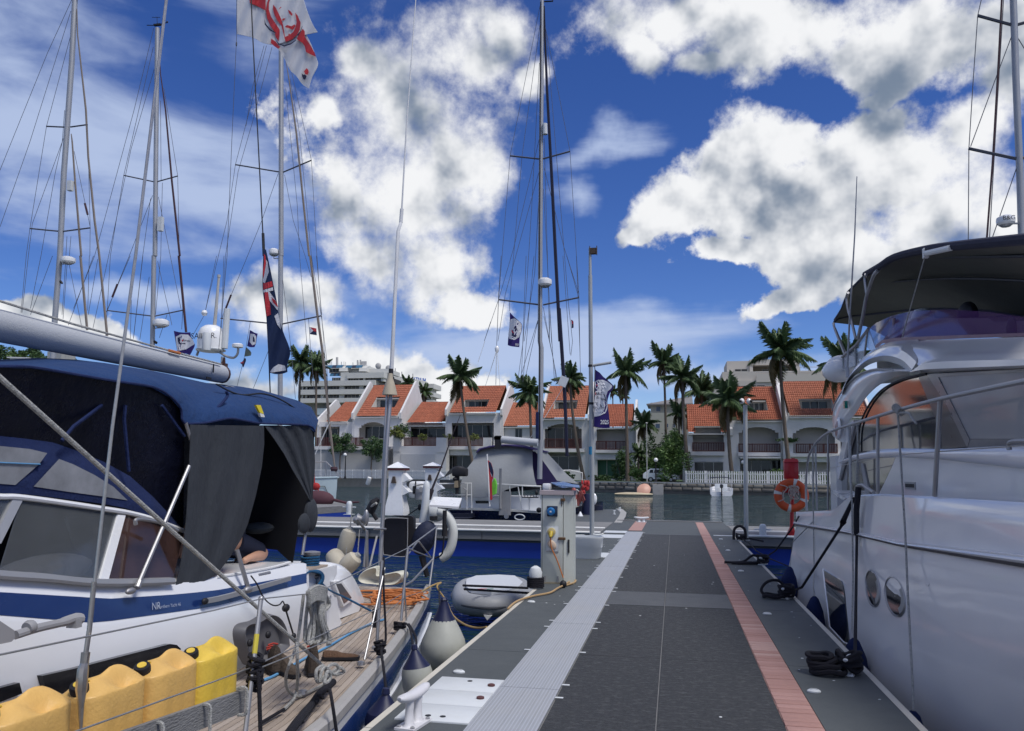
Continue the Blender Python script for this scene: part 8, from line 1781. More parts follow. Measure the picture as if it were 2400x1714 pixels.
# masts and satellite dome over the boom
yd=36.; dm=thing('satellite_dome','round white satellite dome on a frame behind the boom end, with two whip antennas','antenna',hY('P',580,880,yd))
c0=hY('P',590,780,yd); R=(hY('P',705,780,yd).x-hY('P',480,780,yd).x)/2
b=MB(); b.lathe([(R*1.0,-R*.9),(R*1.02,-R*.2),(R*.97,R*.35),(R*.8,R*.72),(R*.5,R*.93),(.02,R)],c0,n=24); dome=b.build('dome',M_['white'],dm)
b=MB(); b.lathe([(R*.8,-R*1.08),(R*1.08,-R*1.0),(R*1.10,-R*.92),(R*1.0,-R*.88)],c0,n=24); b.build('dome_base',M_['plate_white'],dm)
put_text('SAILOR.',R*.62,c0+V(.0,-R*1.03,-.02),(1,0,0),(0,0,1)).build('lettering',M_['black'],dome,smooth=False)
b=MB(); b.tube(cat(yl('P',[(450,900),(480,890),(640,905),(720,950),(800,970),(840,930),(845,870)],yd),4),.06,8); b.tube(yl('P',[(470,900),(450,950)],yd),.06,8); b.tube(yl('P',[(700,960),(690,1100)],yd),.09,8); b.build('stern_frame',M_['alu'],dm)
b=MB(); p=hY('P',840,855,yd); b.lathe([(.1,-.12),(.26,-.08),(.27,.05),(.2,.1)],p,n=14); b.build('gps_mushroom',M_['white'],dm)
b=MB(); b.tube(yl('P',[(715,880),(740,505)],yd),.16,10); b.build('white_aerial',M_['plate_white'],dm)
b=MB(); b.tube(yl('P',[(620,680),(662,200)],yd),[.09,.06],8); b.tube(yl('P',[(661,205),(663,180)],yd),.08,8); b.build('thin_aerial',M_['frame'],dm)
b=MB(); b.lathe([(.2,-.45),(.22,.1),(.16,.40),(.02,.45)],hY('P',545,810,yd-1.1),n=14); b.build('small_dome',M_['plate_white'],dm)
b=MB(); b.lathe([(.1,-.12),(.14,0),(.1,.12)],hY('P',524,543,Y2-1),n=10); solo('masthead_light',b,M_['white'],'tiny white light hanging in the rigging above the satellite dome','light')
# ------------------------------------------------------------ centre yacht with the grey tent
Y4=31.; y4=thing('sailing_yacht','dark blue hulled sailing yacht with grey cockpit tent and the tall central mast','yacht',(hY('E',850,890,Y4).x,Y4,WZ))
spar(y4,[('V',955,-10),('V',953,400),('V',947,1100),('V',945,1624),('T',385,700),('T',378,1460),('E',1080,200),('E',1075,500)],Y4,[.078,.082,.088,.092,.096,.10,.10,.10],n=14)
b=MB(); b.tube(mixp([('V',948,10),('V',944,800),('V',941,1624),('T',375,1400)],Y4-.13),.022,5); b.build('mast_track',M_['black'],y4)
for a in ([('V',803,742),('V',942,757)],[('V',960,756),('V',1088,721)],[('T',60,333),('T',368,372)],[('T',400,373),('T',672,317)]): stay(y4,a,Y4,.035,'stay','spreader')
b=MB(); p=hY('V',965,8,Y4); b.tube([p,p+V(.35,0,-.02)],.03,5); b.tube([p+V(.35,0,-.05),p+V(.36,0,.12)],.02,5); b.build('masthead',M_['black'],y4)
stay(y4,[('V',965,30),('V',968,160),('V',978,420),('V',1000,830),('V',1018,1200),('V',1040,1624),('T',520,400),('T',560,1000),('B',1050,900),('B',1062,1250)],Y4,[.03,.045,.055,.065,.07,.072,.075,.075,.07,.065],'furl_navy','furled_genoa')
for s in ([('V',945,30),('V',803,742),('V',748,1426),('T',45,700),('T',40,980)],[('V',945,120),('V',860,740),('V',800,1450),('T',145,420)],[('V',948,20),('V',1005,300),('V',1088,721),('V',1131,1415),('T',680,760),('B',1210,380)],[('V',942,660),('V',820,1180),('V',748,1426),('V',680,1624),('T',0,500)],[('V',940,820),('V',780,1400),('V',745,1624)],[('V',940,930),('V',920,1300),('V',870,1624)],[('V',965,800),('V',1060,1180),('V',1131,1400)],[('V',975,150),('V',1020,700),('V',1080,1440),('V',1100,1624),('T',610,760)],[('V',965,660),('V',980,1200),('V',990,1624),('T',450,400),('T',485,950)],[('V',962,900),('V',1000,1624),('T',470,700)],[('V',942,300),('V',905,1000),('V',865,1624),('T',200,1000)],[('T',365,470),('T',210,980)],[('T',365,470),('T',270,900)],[('T',400,390),('T',440,600),('T',510,960)],[('T',405,460),('T',480,800),('T',500,960)],[('T',550,0),('T',605,750)],[('T',653,0),('T',680,740)],[('T',580,0),('T',668,310)],[('T',270,0),('T',235,900)],[('T',330,0),('T',245,960)],[('T',80,0),('T',60,300),('T',45,700)]): stay(y4,s,Y4,.010)
b=MB(); b.lathe([(.04,-.16),(.07,-.1),(.09,0),(.07,.08),(.03,.12)],hY('T',48,708,Y4),n=10); b.build('backstay_block',M_['white'],y4)
for s in ([('T',43,725),('T',0,870)],[('T',43,725),('T',38,985)],[('T',50,725),('T',70,985)],[('B',300,100),('B',175,485)],[('A',2025,0),('A',1950,230)],[('T',400,1250),('T',565,980)],[('B',800,865),('B',1040,470)],[('B',640,1080),('B',745,945)]): stay(y4,s,Y4-.1,.011,'pipe')
radar(y4,'T',360,172,466,228,Y4-.02,372,225)
b=MB(); b.tube(mixp([('V',968,590),('V',970,640)],Y4-.1),.10,10); b.build('lantern',M_['plate_white'],y4)
b=MB(); b.box(hY('B',1022,438,Y4-.2),(.32,.1,.38),ry=.4); b.build('pennant_block',M_['plate_white'],y4)
# mast-foot sail cover pieces and boom
spar(y4,[('B',350,1070),('B',745,1105)],Y4-1.,.14,'boom','boom',14); b=MB(); b.box(hY('B',312,1100,Y4-1),(.22,.2,.5)); b.box(hY('B',315,1055,Y4-1),(.3,.2,.12)); b.build('boom_end',M_['black'],y4)
b=MB(); b.bb(hY('B',722,770,Y4-.3),hY('B',758,1110,Y4-.1)); b.build('sail_bag',M_['canvas_dk'],y4)
# hull: stern quarter toward us
def E(u,v,d=0): return hY('E',u,v,Y4+d)
hullc=mat('midnight_hull',(.006,.010,.045),.22,var=.1,coat=.6)
top=[E(200,788,0),E(430,790,-.3),E(600,795,-.4),E(850,806,-.4),E(1080,822,-.2),E(1390,772,.9),E(1535,735,1.8)]; btm=[V(p.x*1.0-(.15 if i<2 else 0),p.y+.5,WZ-.2) for i,p in enumerate(top)]
mid=[p.lerp(q,.5)+V(0,-.12,0) for p,q in zip(top,btm)]
far_=[V(p.x+1.5,p.y+3.2,p.z) for p in top]
b=MB(); b.grid([btm,mid,top]); b.grid([top,[p+V(.3,3.4,0) for p in top]]); b.grid([[V(p.x+.3,p.y+3.4,p.z) for p in r] for r in (btm,mid,top)]); b.grid([[r[0],r[0]+V(.3,3.4,0)] for r in (btm,mid,top)]); b.build('hull',hullc,y4)
b=MB(); b.grid([[p+V(0,-.03,-.02) for p in top],[p+V(0,-.035,.06) for p in top],[p+V(0,.1,.06) for p in top]]); b.build('toe_rail',mat('pale_rail',(.55,.55,.52),.5),y4)
b=MB(); b.grid([[p+V(0,.05,.005) for p in top],[p+V(.25,3.3,.005) for p in top]]); b.build('deck',M_['gel'],y4)
p=E(885,863,-.62); b=MB(); b.tube([p+V(cos(a)*.19,0,sin(a)*.10) for a in [2*pi*k/20 for k in range(20)]],.025,6,closed=True); b.build('hull_port',M_['plate_white'],y4)
p=E(760,855,-.62); b=MB(); b.lathe([(.09,0),(.09,.04)],p,(0,-1,0),14); b.tube([p,p+V(-.03,0,.3)],.012,5); b.build('lifebuoy_light',M_['steel'],y4)
b=MB(); b.prism([E(225,830,-.5),E(440,825,-.6),E(440,880,-.6),E(235,878,-.5)],(0,.4,0)); b.prism([E(235,870,-1.2),E(420,868,-1.2),E(400,880,-1.2),E(260,884,-1.2)],(0,.8,0)); b.build('stern_step',mat('step_navy',(.012,.014,.03),.5),y4)
# cabin and its window
b=MB(); b.prism([E(325,670,.3),E(700,668,.3),E(1090,668,.3),E(1090,815,.3),E(325,785,.3)],(0,2.4,0)); b.build('coaming',M_['gel'],y4)
b=MB(); b.prism([E(462,706,.28),E(592,706,.28),E(592,732,.28),E(468,732,.28)],(0,.03,0)); b.build('cabin_window',M_['smoke'],y4)
# grey tent
M_['tent']=mat('grey_tent',(.27,.285,.30),.85,var=.10,vs=.8,bump=.8,bs=12)
M_['purple_c']=mat('purple_canvas',(.03,.022,.10),.8,var=.1)
tl_=[(700,180),(560,195),(500,220),(440,275),(350,370),(325,480),(325,670)]
ridge=[(500,212),(600,192),(700,183),(800,180),(900,185),(1005,222)]
bott=[(325,670),(420,672),(560,674),(700,640),(880,560),(1045,560)]
lft=[(500,212),(440,278),(350,372),(322,500),(325,672)]
rows=[]
for i in range(9):
    f=i/8; r=[]
    for j in range(11):
        s=j/10; a=pl([(0,500),(1,1005)],s); t0=(lerp(500,1005,s),pl(ridge,lerp(500,1005,s))); 
        xl=pl([(0,500),(.25,440),(.5,350),(.75,322),(1,325)],f); xr=pl([(0,1005),(.5,1010),(.8,1025),(1,1045)],f)
        yb=pl([(325,672),(560,674),(640,668),(760,600),(900,562),(1045,560)],lerp(325,1045,s)); u=lerp(xl,xr,s); v=lerp(t0[1],yb,f)
        r.append(E(u,v,-.2+1.3*(1-f)**1.5*.6+.08*sin(s*9+f*2)*f))
    rows.append(r)
b=MB(); b.sheet(rows,(0,.02,0)); b.build('tent',M_['tent'],y4,sharp=70)
b=MB(); b.sheet([[E(u,v,.3) for u,v in ((470,245),(500,215),(600,190),(740,176),(900,180),(1010,205),(1160,245))],[E(u,v,.25) for u,v in ((475,255),(510,222),(610,197),(750,184),(900,198),(1010,226),(1145,248))],[E(u,v,2.6) for u,v in ((470,245),(500,215),(600,190),(740,176),(900,180),(1010,205),(1160,245))]],(0,0,.03)); b.build('tent_roof',M_['purple_c'],y4)
b=MB(); b.sheet([[E(1012,218,.2),E(1080,290,.2),E(1160,400,.1),E(1240,515,0)],[E(1130,235,.3),E(1230,340,.3),E(1330,450,.2),E(1440,545,.1)]],(0,.02,0)); b.build('side_flap',M_['tent'],y4)
b=MB(); b.prism([E(1000,230,1.6),E(1100,300,1.6),E(1250,530,1.6),E(1010,560,1.6)],(0,.1,0)); b.prism([E(1170,420,1.3),E(1255,525,1.3),E(1175,535,1.3)],(0,.1,0)); b.build('dodger',M_['purple_c'],y4)
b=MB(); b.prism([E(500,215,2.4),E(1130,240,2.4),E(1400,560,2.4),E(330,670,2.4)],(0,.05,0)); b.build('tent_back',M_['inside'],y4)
b=MB(); b.prism([E(155,490,.5),E(215,415,.5),E(250,385,.5),E(250,440,.5)],(0,.02,0)); b.build('sun_flap',mat('flap_dark',(.05,.055,.06),.8),y4)
# rails
def er(pts,r=.022,d=-.3): b=MB(); b.tube([E(u,v,d) for u,v in pts],r,6); b.build('stern_rail',M_['pipe'],y4)
er([(120,545),(425,540),(430,880)],.026); er([(605,545),(900,562),(1090,570)],.03,-.35); er([(610,655),(760,658),(905,665),(1085,670)],.018,-.35); er([(120,655),(425,650)],.018)
for u0,v0,u1,v1 in ((910,565,912,680),(975,670,975,795),(385,545,382,790),(790,560,798,800),(870,570,905,790),(1170,640,1175,760) if False else (1085,570,1085,700)): er([(u0,v0),(u1,v1)],.02,-.35)
er([(1390,640),(1405,740)],.02,.6); er([(1395,610),(1430,600),(1475,640),(1480,740)],.02,1.2); er([(1300,420),(1360,415),(1480,440),(1480,560)],.022,1.6); er([(1410,590),(1425,750)],.03,.8)
# barbecue rack etc.
b=MB()
for k in range(6): b.tube([E(905+k*28,655,-.5),E(905+k*28,672,-.5)],.012,4)
b.bb(E(905,678,-.55),E(1065,670,-.35)); b.build('rack',M_['black'],y4)
b=MB(); b.ell(E(1070,795,-.7),(.11,.1,.1),10,8); b.build('round_fender',M_['black'],y4); b=MB(); b.ell(E(1045,630,-.4),(.06,.06,.09),8,6); b.build('rail_light',M_['black'],y4)
# small things by the bow
b=MB(); p=E(1515,590,1.2); 
for k in range(26): b.ell(p+V(R_.uniform(-.16,.16),R_.uniform(-.1,.1),R_.uniform(-.3,.3)),(R_.uniform(.03,.07),.05,R_.uniform(.05,.10)),6,5)
solo('red_life_jackets',b,mat('coral_red',(.50,.05,.05),.7,var=.2,vs=8),'bunch of red life jackets on the rail next to the flag pole','life jackets')
b=MB(); b.lathe([(.14,0),(.20,-.5),(.17,-1.4),(.12,-1.7)],E(1525,640,1.1),n=12); solo('dark_fender',b,M_['fender_navy'],'dark hanging sail bundle beneath the red life jackets','bundle')
p=E(1462,850,-.1); b=MB(); b.lathe([(.17,-.15),(.16,-.1),(.05,.1),(.02,.16)],p,n=14); solo('mooring_buoy',b,M_['white'],'white cone shaped buoy between the dark hull and the finger pontoon','buoy')
b=MB(); 
for k in range(14): u=1395+R_.uniform(0,110); b.tube([E(u,610+R_.uniform(0,40),.8),E(u+R_.uniform(-30,40),720+R_.uniform(-20,40),.9)],R_.uniform(.02,.05),5)
b.ell(E(1400,650,.6),(.12,.1,.3),8,6); solo('rolled_gear',b,mat('red_white_gear',(.35,.10,.09),.7,var=.6,vs=6),'tangle of red and white gear on the rail right of the power pedestal','gear')
b=MB(); p=E(1595,690,-.2); b.ell(p,(.10,.08,.22),8,6); solo('small_white_fender',b,M_['white'],'small white fender right behind the flag pole','fender')
# outboard on the rail, small solar panels, grey box
ob=thing('outboard_motor','black outboard motor on a bracket at the stern of the yacht with the grey tent','outboard',E(300,540,-.5)); 
b=MB(); c_=E(318,430,-.6); b.bev(c_-V(.29,.2,.18),c_+V(.29,.2,.15),.07); b.ell(c_+V(-.05,0,.15),(.24,.16,.07),10,6); b.build('cowl',M_['black'],ob)
b=MB(); b.tube([E(290,470,-.6),E(290,640,-.6)],[.10,.07],8); b.ell(E(270,500,-.7),(.1,.1,.08),8,6); b.build('leg',M_['black'],ob); b=MB(); b.bb(E(262,515,-.75),E(318,580,-.4)); b.build('bracket',mat('wood_pad',(.30,.24,.16),.8),ob)
b=MB(); a_=E(1180,540,-1.0); b.prism([E(1180,540,-1.2),E(1300,530,-.4),E(1440,572,-.4),E(1290,585,-1.2)],(0,0,.03)); solo('small_solar_panel',b,mat('pv_blue',(.10,.15,.28),.15,wave=(1.2,(.2,.25,.35),.1,'X')),'bluish solar panel lying above the lid of the power pedestal','solar panel')
b=MB(); b.bev(E(1100,605,-.8),E(1190,540,-.3),.05); solo('grey_box',b,M_['gel'],'pale box on the rail just above the power pedestal lid','box')
b=MB()
for k in range(8): b.tube([E(108+k*26,640-14*sin(k/7*pi),-.4),E(112+k*26,668,-.4)],.012,4)
b.tube(cat([E(u,v,-.4) for u,v in ((105,655),(150,628),(200,620),(250,640),(265,662))],4),.02,5); b.tube([E(350,585,-.4),E(378,605,-.4),E(372,700,-.4)],.03,6); b.build('wire_rack',M_['greypl'],y4)
# ------------------------------------------------------------ right hand mast behind the motor yacht
Y5=26.; y5=thing('sailing_yacht','sailing yacht behind the motor yacht, only mast and radar showing at the right edge','yacht',(hY('U',530,1520,Y5).x,Y5,WZ))
spar(y5,[('U',472,-40),('U',490,500),('U',515,1100),('U',530,1624),('U',560,2600)],Y5,.098,n=14)
for a in ([('U',248,99),('U',470,160)],[('U',190,942),('U',505,1010)],[('U',500,157),('U',700,100)],[('U',520,1008),('U',720,950)]): stay(y5,a,Y5,.05,'stay','spreader')
stay(y5,[('U',403,-40),('U',380,400),('U',345,1000),('U',305,1530),('U',300,1700)],Y5,.03,'furl_dk','furled_genoa')
for s in ([('U',275,-20),('U',248,99),('U',220,500),('U',192,942),('U',188,1545)],[('U',465,225),('U',380,450),('U',203,930)],[('U',412,0),('U',370,700),('U',322,1530)],[('U',497,1058),('U',335,1525)],[('U',500,238),('U',600,400)]): stay(y5,s,Y5,.014)
radar(y5,'U',364,1372,485,1425,Y5,512,1418,'B&G')
hull_simple(y5,hY('U',530,1520,Y5).x,Y5-6.5,13,3.9,1.3,M_['white'])
# ------------------------------------------------------------ two white pedestals like little towers
def tower(label,u0,u1,ct,vt,vb,Y,extra=True):
    a=hY('D',u0,vt,Y);d=hY('D',u1,vt,Y); w=(d.x-a.x); cx_=(a.x+d.x)/2; zt=hY('D',u0,vt,Y).z; zb=hY('D',u0,vb,Y).z; zz=0.; apex=hY('D',(u0+u1)/2,ct,Y).z
    t=thing('service_tower',label,'pedestal',(cx_,Y,zz),'white service pedestals with pyramid roofs')
    b=MB(); rows=[[V(cx_+sx*w*f/2,Y+sy*w*f/2,z) for sx,sy in ((-1,-1),(1,-1),(1,1),(-1,1))] for f,z in ((1.0,zz),(.98,zz+.2),(.70,zb*.55+zt*.45),(.72,zt))]
    b.grid(rows,closed=True,cap=True); b.build('body',M_['white'],t,sharp=20)
    b=MB(); e=w*.50; b.add([(cx_-e,Y-e,zt+.06),(cx_+e,Y-e,zt+.06),(cx_+e,Y+e,zt+.06),(cx_-e,Y+e,zt+.06),(cx_,Y,apex)],[(0,1,4),(1,2,4),(2,3,4),(3,0,4),(0,1,2,3)]); b.build('roof',M_['white'],t,smooth=False)
    b=MB(); b.bb((cx_-e*.94,Y-e*.94,zt-.03),(cx_+e*.94,Y+e*.94,zt+.058)); b.build('roof_band',mat('maroon_trim',(.12,.03,.03),.5),t)
    H=zt-zz
    for k,f in enumerate((.80,.52)):
        z=zz+H*f; x=cx_+w*.36; b=MB(); b.add([(x,Y-w*.3,z+.16*w*2),(x,Y+w*.3,z+.16*w*2),(x+w*.36,Y+w*.3,z-.02),(x+w*.36,Y-w*.3,z-.02),(x,Y-w*.3,z-.2*w),(x,Y+w*.3,z-.2*w)],[(0,1,2,3),(4,5,2,3),(0,3,4),(1,2,5)]); b.build('socket_hood',M_['white'],t,smooth=False)
    p=V(cx_-w*.05,Y-w*.37,zz+H*.70); b=MB(); b.prism([p+V(-w*.13,0,0),p+V(w*.13,0,0),p+V(w*.05,0,w*.34),p+V(-w*.05,0,w*.34)],(0,-.08,0)); b.build('lamp_niche',mat('bronze',(.07,.05,.04),.5),t)
tower('white service pedestal with a pyramid roof directly behind the antenna mast',976,1180,150,235,735,29.2)
tower('white service pedestal with a pyramid roof left of the fishing rod',1372,1545,155,212,600,33.)
gn=thing('white_generator','white box shaped engine cover with a dark grille between the two white pedestals','engine',hY('D',1300,560,30)); a=hY('D',1222,550,30.);d=hY('D',1390,365,30.)
b=MB(); b.bev((a.x,29.6,a.z),(d.x,30.6,d.z),.12); b.build('casing',M_['white'],gn); b=MB(); q0=hY('D',1240,500,29.58);q1=hY('D',1275,415,29.58); b.bb(q0,q1+V(0,.03,0)); q0=hY('D',1262,550,29.57);q1=hY('D',1278,365,29.57); b.bb(q0,q1+V(0,.02,0)); b.build('grille',M_['black'],gn)
b=MB(); b.tube(cat([hY('D',u,v,29.55) for u,v in ((1275,410),(1360,400),(1370,470),(1275,490))],4),.03,6); b.tube([hY('D',1345,560,29.7),hY('D',1350,450,29.7)],.28,12); b.lathe([(.1,0),(.1,.02)],hY('D',1335,455,29.4),(0,-1,0),12); b.build('hose',M_['greypl'],gn)
# ------------------------------------------------------------ flags
def flag(label,c,grid,Y,colm,decals=(),cat_='flag',group=None,name='flag',fold=.06,under=0):
    """grid: rows of control points (top to bottom) in crop pixels; waves follow the picture abscissa"""
    def wy(u,v): return Y+fold*sin(u*.045*(4.6/CROP[c][2])*.9+v*.012)
    K=6; R2=[cat([(u,v,0) for u,v in r],K) for r in grid]; n=len(R2[0]); cols=[cat([R2[j][i] for j in range(len(R2))],5) for i in range(n)]
    rows=[[hY(c,cols[i][j].x,cols[i][j].y,wy(cols[i][j].x,cols[i][j].y)) for i in range(n)] for j in range(len(cols[0]))]
    cen=rows[0][0]; t=thing(name,label,cat_,cen,group); b=MB(); b.sheet(rows,(0,.012,0)); b.build('cloth',colm,t,sharp=80)
    for nm,m,polys in decals:
        for P in polys:
            b=MB(); bm=bmesh.new(); vs=[bm.verts.new((u,v,0)) for u,v in P]; 
            try: bm.faces.new(vs)
            except ValueError: bm.free(); continue
            bmesh.ops.triangulate(bm,faces=bm.faces[:]); 
            for _ in range(2): bmesh.ops.subdivide_edges(bm,edges=bm.edges[:],cuts=1,use_grid_fill=True)
            bmesh.ops.triangulate(bm,faces=bm.faces[:]); bm.verts.index_update()
            k={'red_print':.006,'white_print':.009}.get(nm,.012)*(4 if c=='S' else 1); b.add([hY(c,v.co.x,v.co.y,wy(v.co.x,v.co.y)-k*(1+under)) for v in bm.verts],[tuple(v.index for v in f.verts) for f in bm.faces]); bm.free(); b.build(nm,m,t,smooth=False)
    return t,wy
def tex(mb,c,uv,su,sv,rot,wy,off=.014,shear=0):
    """place flat text in picture space on a flag"""
    o=MB(); cr,sr=cos(rot),sin(rot); pts=[]
    for v in mb.v:
        x,y=v.x*su+v.y*shear,-v.y*sv; u=uv[0]+x*cr-y*sr; w=uv[1]+x*sr+y*cr; pts.append(hY(c,u,w,wy(u,w)-off))
    o.add(pts,mb.f); return o
cw=mat('flag_white',(.62,.63,.68),.8,var=.05,vs=2); cr_=mat('flag_red',(.50,.035,.05),.8,var=.08); cn=mat('flag_navy',(.012,.018,.06),.8,var=.1); cp_=mat('flag_purple',(.022,.010,.13),.8,var=.12); 
YF=16.
big,wy=flag('huge white flag with a red cross and red emblem, flying top left of centre','S',[
 [(300,-160),(480,-170),(680,-160),(850,-140),(1000,-110),(1130,-60)],[(300,60),(480,40),(660,60),(830,60),(1040,60),(1180,110)],[(297,250),(480,250),(650,270),(840,300),(1080,300),(1250,290)],[(298,432),(500,478),(640,548),(820,560),(1060,470),(1322,408)]],YF,cw,
 [('red_print',cr_,[[(455,-150),(660,-150),(665,135),(560,80),(462,38)],[(715,-60),(740,-60),(705,40),(704,120),(730,210),(790,300),(842,380),(840,450),(826,525),(790,470),(780,405),(722,330),(684,240),(668,140),(684,30)],[(758,60),(792,100),(832,180),(868,260),(888,340),(903,430),(916,530),(893,445),(866,330),(812,262),(774,190),(756,120)],[(1036,158),(1072,205),(1107,290),(1097,378),(1060,445),(1000,500),(918,533),(908,470),(962,448),(1012,408),(1042,350),(1056,290),(1048,220)],[(960,425),(975,440),(965,465),(950,440)],[(905,345),(935,318),(990,335),(1030,310),(1045,330),(1010,380),(960,360)],[(945,125),(975,140),(1005,180),(998,205),(960,170)],[(870,250),(885,235),(920,235),(880,268)],[(825,130),(850,90),(868,92)]])]
 ,fold=.05)
lower,wy2=flag('lower folded part of the white flag','S',[
 [(640,540),(760,520),(900,480),(1060,440),(1130,360)],[(735,548),(850,600),(980,560),(1120,520),(1220,520)],[(830,635),(950,720),(1070,700),(1180,660),(1300,720)],[(900,740),(990,830),(1080,840),(1200,800),(1325,830)],[(980,900),(1030,930),(1090,950),(1160,960),(1250,985)],[(1080,965),(1090,1015),(1120,1060),(1160,1095),(1212,1120)]],YF+.02,cw,
 [('red_print',cr_,[[(1135,365),(1160,400),(1160,470),(1210,540),(1245,600),(1285,670),(1302,722),(1230,690),(1175,660),(1160,590),(1130,545),(1060,500),(1075,450)],[(735,490),(790,530),(830,580),(850,600),(820,620),(770,585),(730,548)],[(1150,905),(1170,880),(1185,865),(1205,890),(1210,920),(1195,950),(1165,945)]]),
  ('navy_print',cn,[[(650,230),(665,300),(720,370),(800,420),(800,430),(710,385),(650,310)],[(785,505),(830,550),(900,575),(980,550),(1045,505),(1050,515),(985,565),(900,592),(820,560)],[(1060,445),(1100,400),(1128,325),(1130,340),(1108,410),(1075,460)],[(1120,930),(1140,950),(1160,945),(1185,965),(1165,1015),(1140,1005),(1125,970)]])],fold=.05,under=1)
for ch in list(lower.children):
    w=ch.location+lower.location; ch.parent=big; ch.location=w-big.location
bpy.data.objects.remove(lower)
b=MB(); b.tube([hY('S',297,-200,YF),hY('S',297,430,YF),hY('R',1470,900,YF),hY('R',1440,1624,YF),hY('P',660,900,YF)],.006,5); b.ell(hY('S',293,560,YF),(.02,.02,.06),6,5); b.build('halyard',M_['stay'],big)
ba=thing('backstay','black backstay wire from which the blue ensign hangs, passing in front of the white flag','stay',hY('P',1150,1300,16)); b=MB(); b.tube([hY('R',1590,-60,15.6),hY('R',1603,230,15.6),hY('R',1650,1150,15.6),hY('R',1668,1500,15.6),hY('P',1090,0,15.6),hY('P',1135,900,15.6),hY('P',1150,1300,15.6),hY('P',1160,1500,15.6)],.013,6); b.tube([hY('R',1668,1480,15.6),hY('R',1674,1624,15.6)],.03,6); b.build('wire',M_['black'],ba)
ens,wy=flag('drooping dark blue ensign with a union canton, hanging left of the mast with the radar','P',[
 [(1086,-60),(1092,-62),(1100,-62),(1108,-60)],[(1080,100),(1100,110),(1125,100),(1142,90)],[(1077,300),(1110,310),(1150,300),(1182,290)],[(1098,470),(1130,480),(1180,490),(1218,470)],[(1114,600),(1160,610),(1200,610),(1236,600)],[(1120,720),(1170,740),(1230,740),(1275,730)],[(1130,900),(1190,920),(1270,930),(1338,905)],[(1138,1060),(1180,1060),(1250,1040),(1312,1030)],[(1143,1112),(1200,1125),(1260,1122),(1312,1105)]],15.5,mat('ensign_navy',(.008,.022,.075),.85,var=.15),
 [('white_print',cw,[[(1100,20),(1125,60),(1138,150),(1120,200),(1100,260),(1080,250),(1085,150)],[(1084,325),(1175,300),(1178,330),(1088,350)],[(1115,330),(1145,345),(1200,420),(1224,480),(1222,520),(1180,470),(1140,420)],[(1190,570),(1225,545),(1245,640),(1252,700),(1215,650)],[(1150,1100),(1180,1060),(1230,1030),(1290,1045),(1300,1090),(1230,1100),(1160,1112)]]),
  ('red_cross',cr_,[[(1090,-20),(1106,0),(1112,70),(1085,220),(1080,160),(1092,60)],[(1083,262),(1168,240),(1175,290),(1085,322)],[(1095,345),(1130,345),(1138,400),(1150,480),(1158,560),(1116,578),(1105,480)],[(1160,395),(1195,420),(1222,470),(1220,490),(1175,440)]])],fold=.05)
# purple rally flags
def rally(label,c,grid,Y,disc,scale,text=None,year=None,**k):
    return flag(label,c,grid,Y,cp_,[('white_print',cw,disc[0]),('red_print',cr_,disc[1]),('navy_print',cn,disc[2])],group='purple rally flags with a white disc',**k)
fl,wy=rally('large purple rally flag with a white sail emblem on the tall grey light pole','B',[
 [(1366,305),(1392,325),(1420,345),(1455,385),(1480,405)],[(1366,420),(1400,420),(1450,425),(1520,455),(1568,490)],[(1366,530),(1400,540),(1440,545),(1490,540),(1530,560)],[(1362,640),(1400,645),(1440,650),(1480,650),(1502,650)],[(1352,740),(1400,745),(1440,750),(1480,745),(1510,730)],[(1350,840),(1400,840),(1440,840),(1490,830),(1522,830)],[(1350,930),(1400,935),(1450,945),(1490,945),(1527,940)]],Y0-.1,
 ([[(1366,440),(1400,420),(1450,420),(1500,440),(1555,485),(1545,510),(1505,545),(1490,590),(1492,650),(1505,700),(1500,740),(1480,780),(1420,810),(1380,820),(1350,822),(1352,700),(1366,600)]],[[(1382,462),(1398,482),(1382,490)],[(1365,540),(1380,570),(1395,650),(1372,640),(1365,600)]],[[(1362,500),(1372,505),(1380,530),(1366,560)],[(1362,665),(1390,665),(1430,690),(1442,712),(1410,712),(1370,690)],[(1400,500),(1440,530),(1475,590),(1488,650),(1482,650),(1468,595),(1432,535),(1396,506)]]),1,fold=.05)
for s,uv,su,rot in (('ARC',(1410,572),38,.05),('Europe',(1432,622),34,.25),('rally to Europe',(1425,724),21,-.05)):
    tex(text_mb(s,1,.01),'B',uv,su,su*1.15,rot,wy,.018).build('lettering',cn,fl,smooth=False)
tex(text_mb('2025',1,.03),'B',(1472,882),46,62,.02,wy,.018).build('lettering',cw,fl,smooth=False)
b=MB(); b.tube([hY('B',1362,270,Y0-.1),hY('B',1366,310,Y0-.1),hY('B',1350,935,Y0-.1)],.012,5); b.build('halyard',M_['stay'],fl)
f2,wy=rally('purple rally flag hanging under the lower left spreader of the central mast','T',[
 [(145,428),(160,445),(175,460),(195,478)],[(145,500),(175,500),(205,505),(237,520)],[(138,580),(165,580),(200,580),(235,572)],[(132,640),(160,645),(190,650),(222,620)],[(130,680),(155,688),(185,692),(218,695)]],Y4-.2,
 ([[(150,485),(180,475),(215,495),(237,525),(232,580),(215,620),(180,640),(140,630),(134,600)]],[[(150,520),(160,510),(160,560),(178,590),(165,585),(150,560)]],[[(160,580),(185,605),(200,605),(190,620),(165,605)]]),1,fold=.10)
tex(text_mb('ARC',1,.01),'T',(192,555),20,28,1.2,wy,.02).build('lettering',cn,f2,smooth=False); tex(text_mb('2025',1,.03),'T',(200,676),14,20,.1,wy,.02).build('lettering',cw,f2,smooth=False)
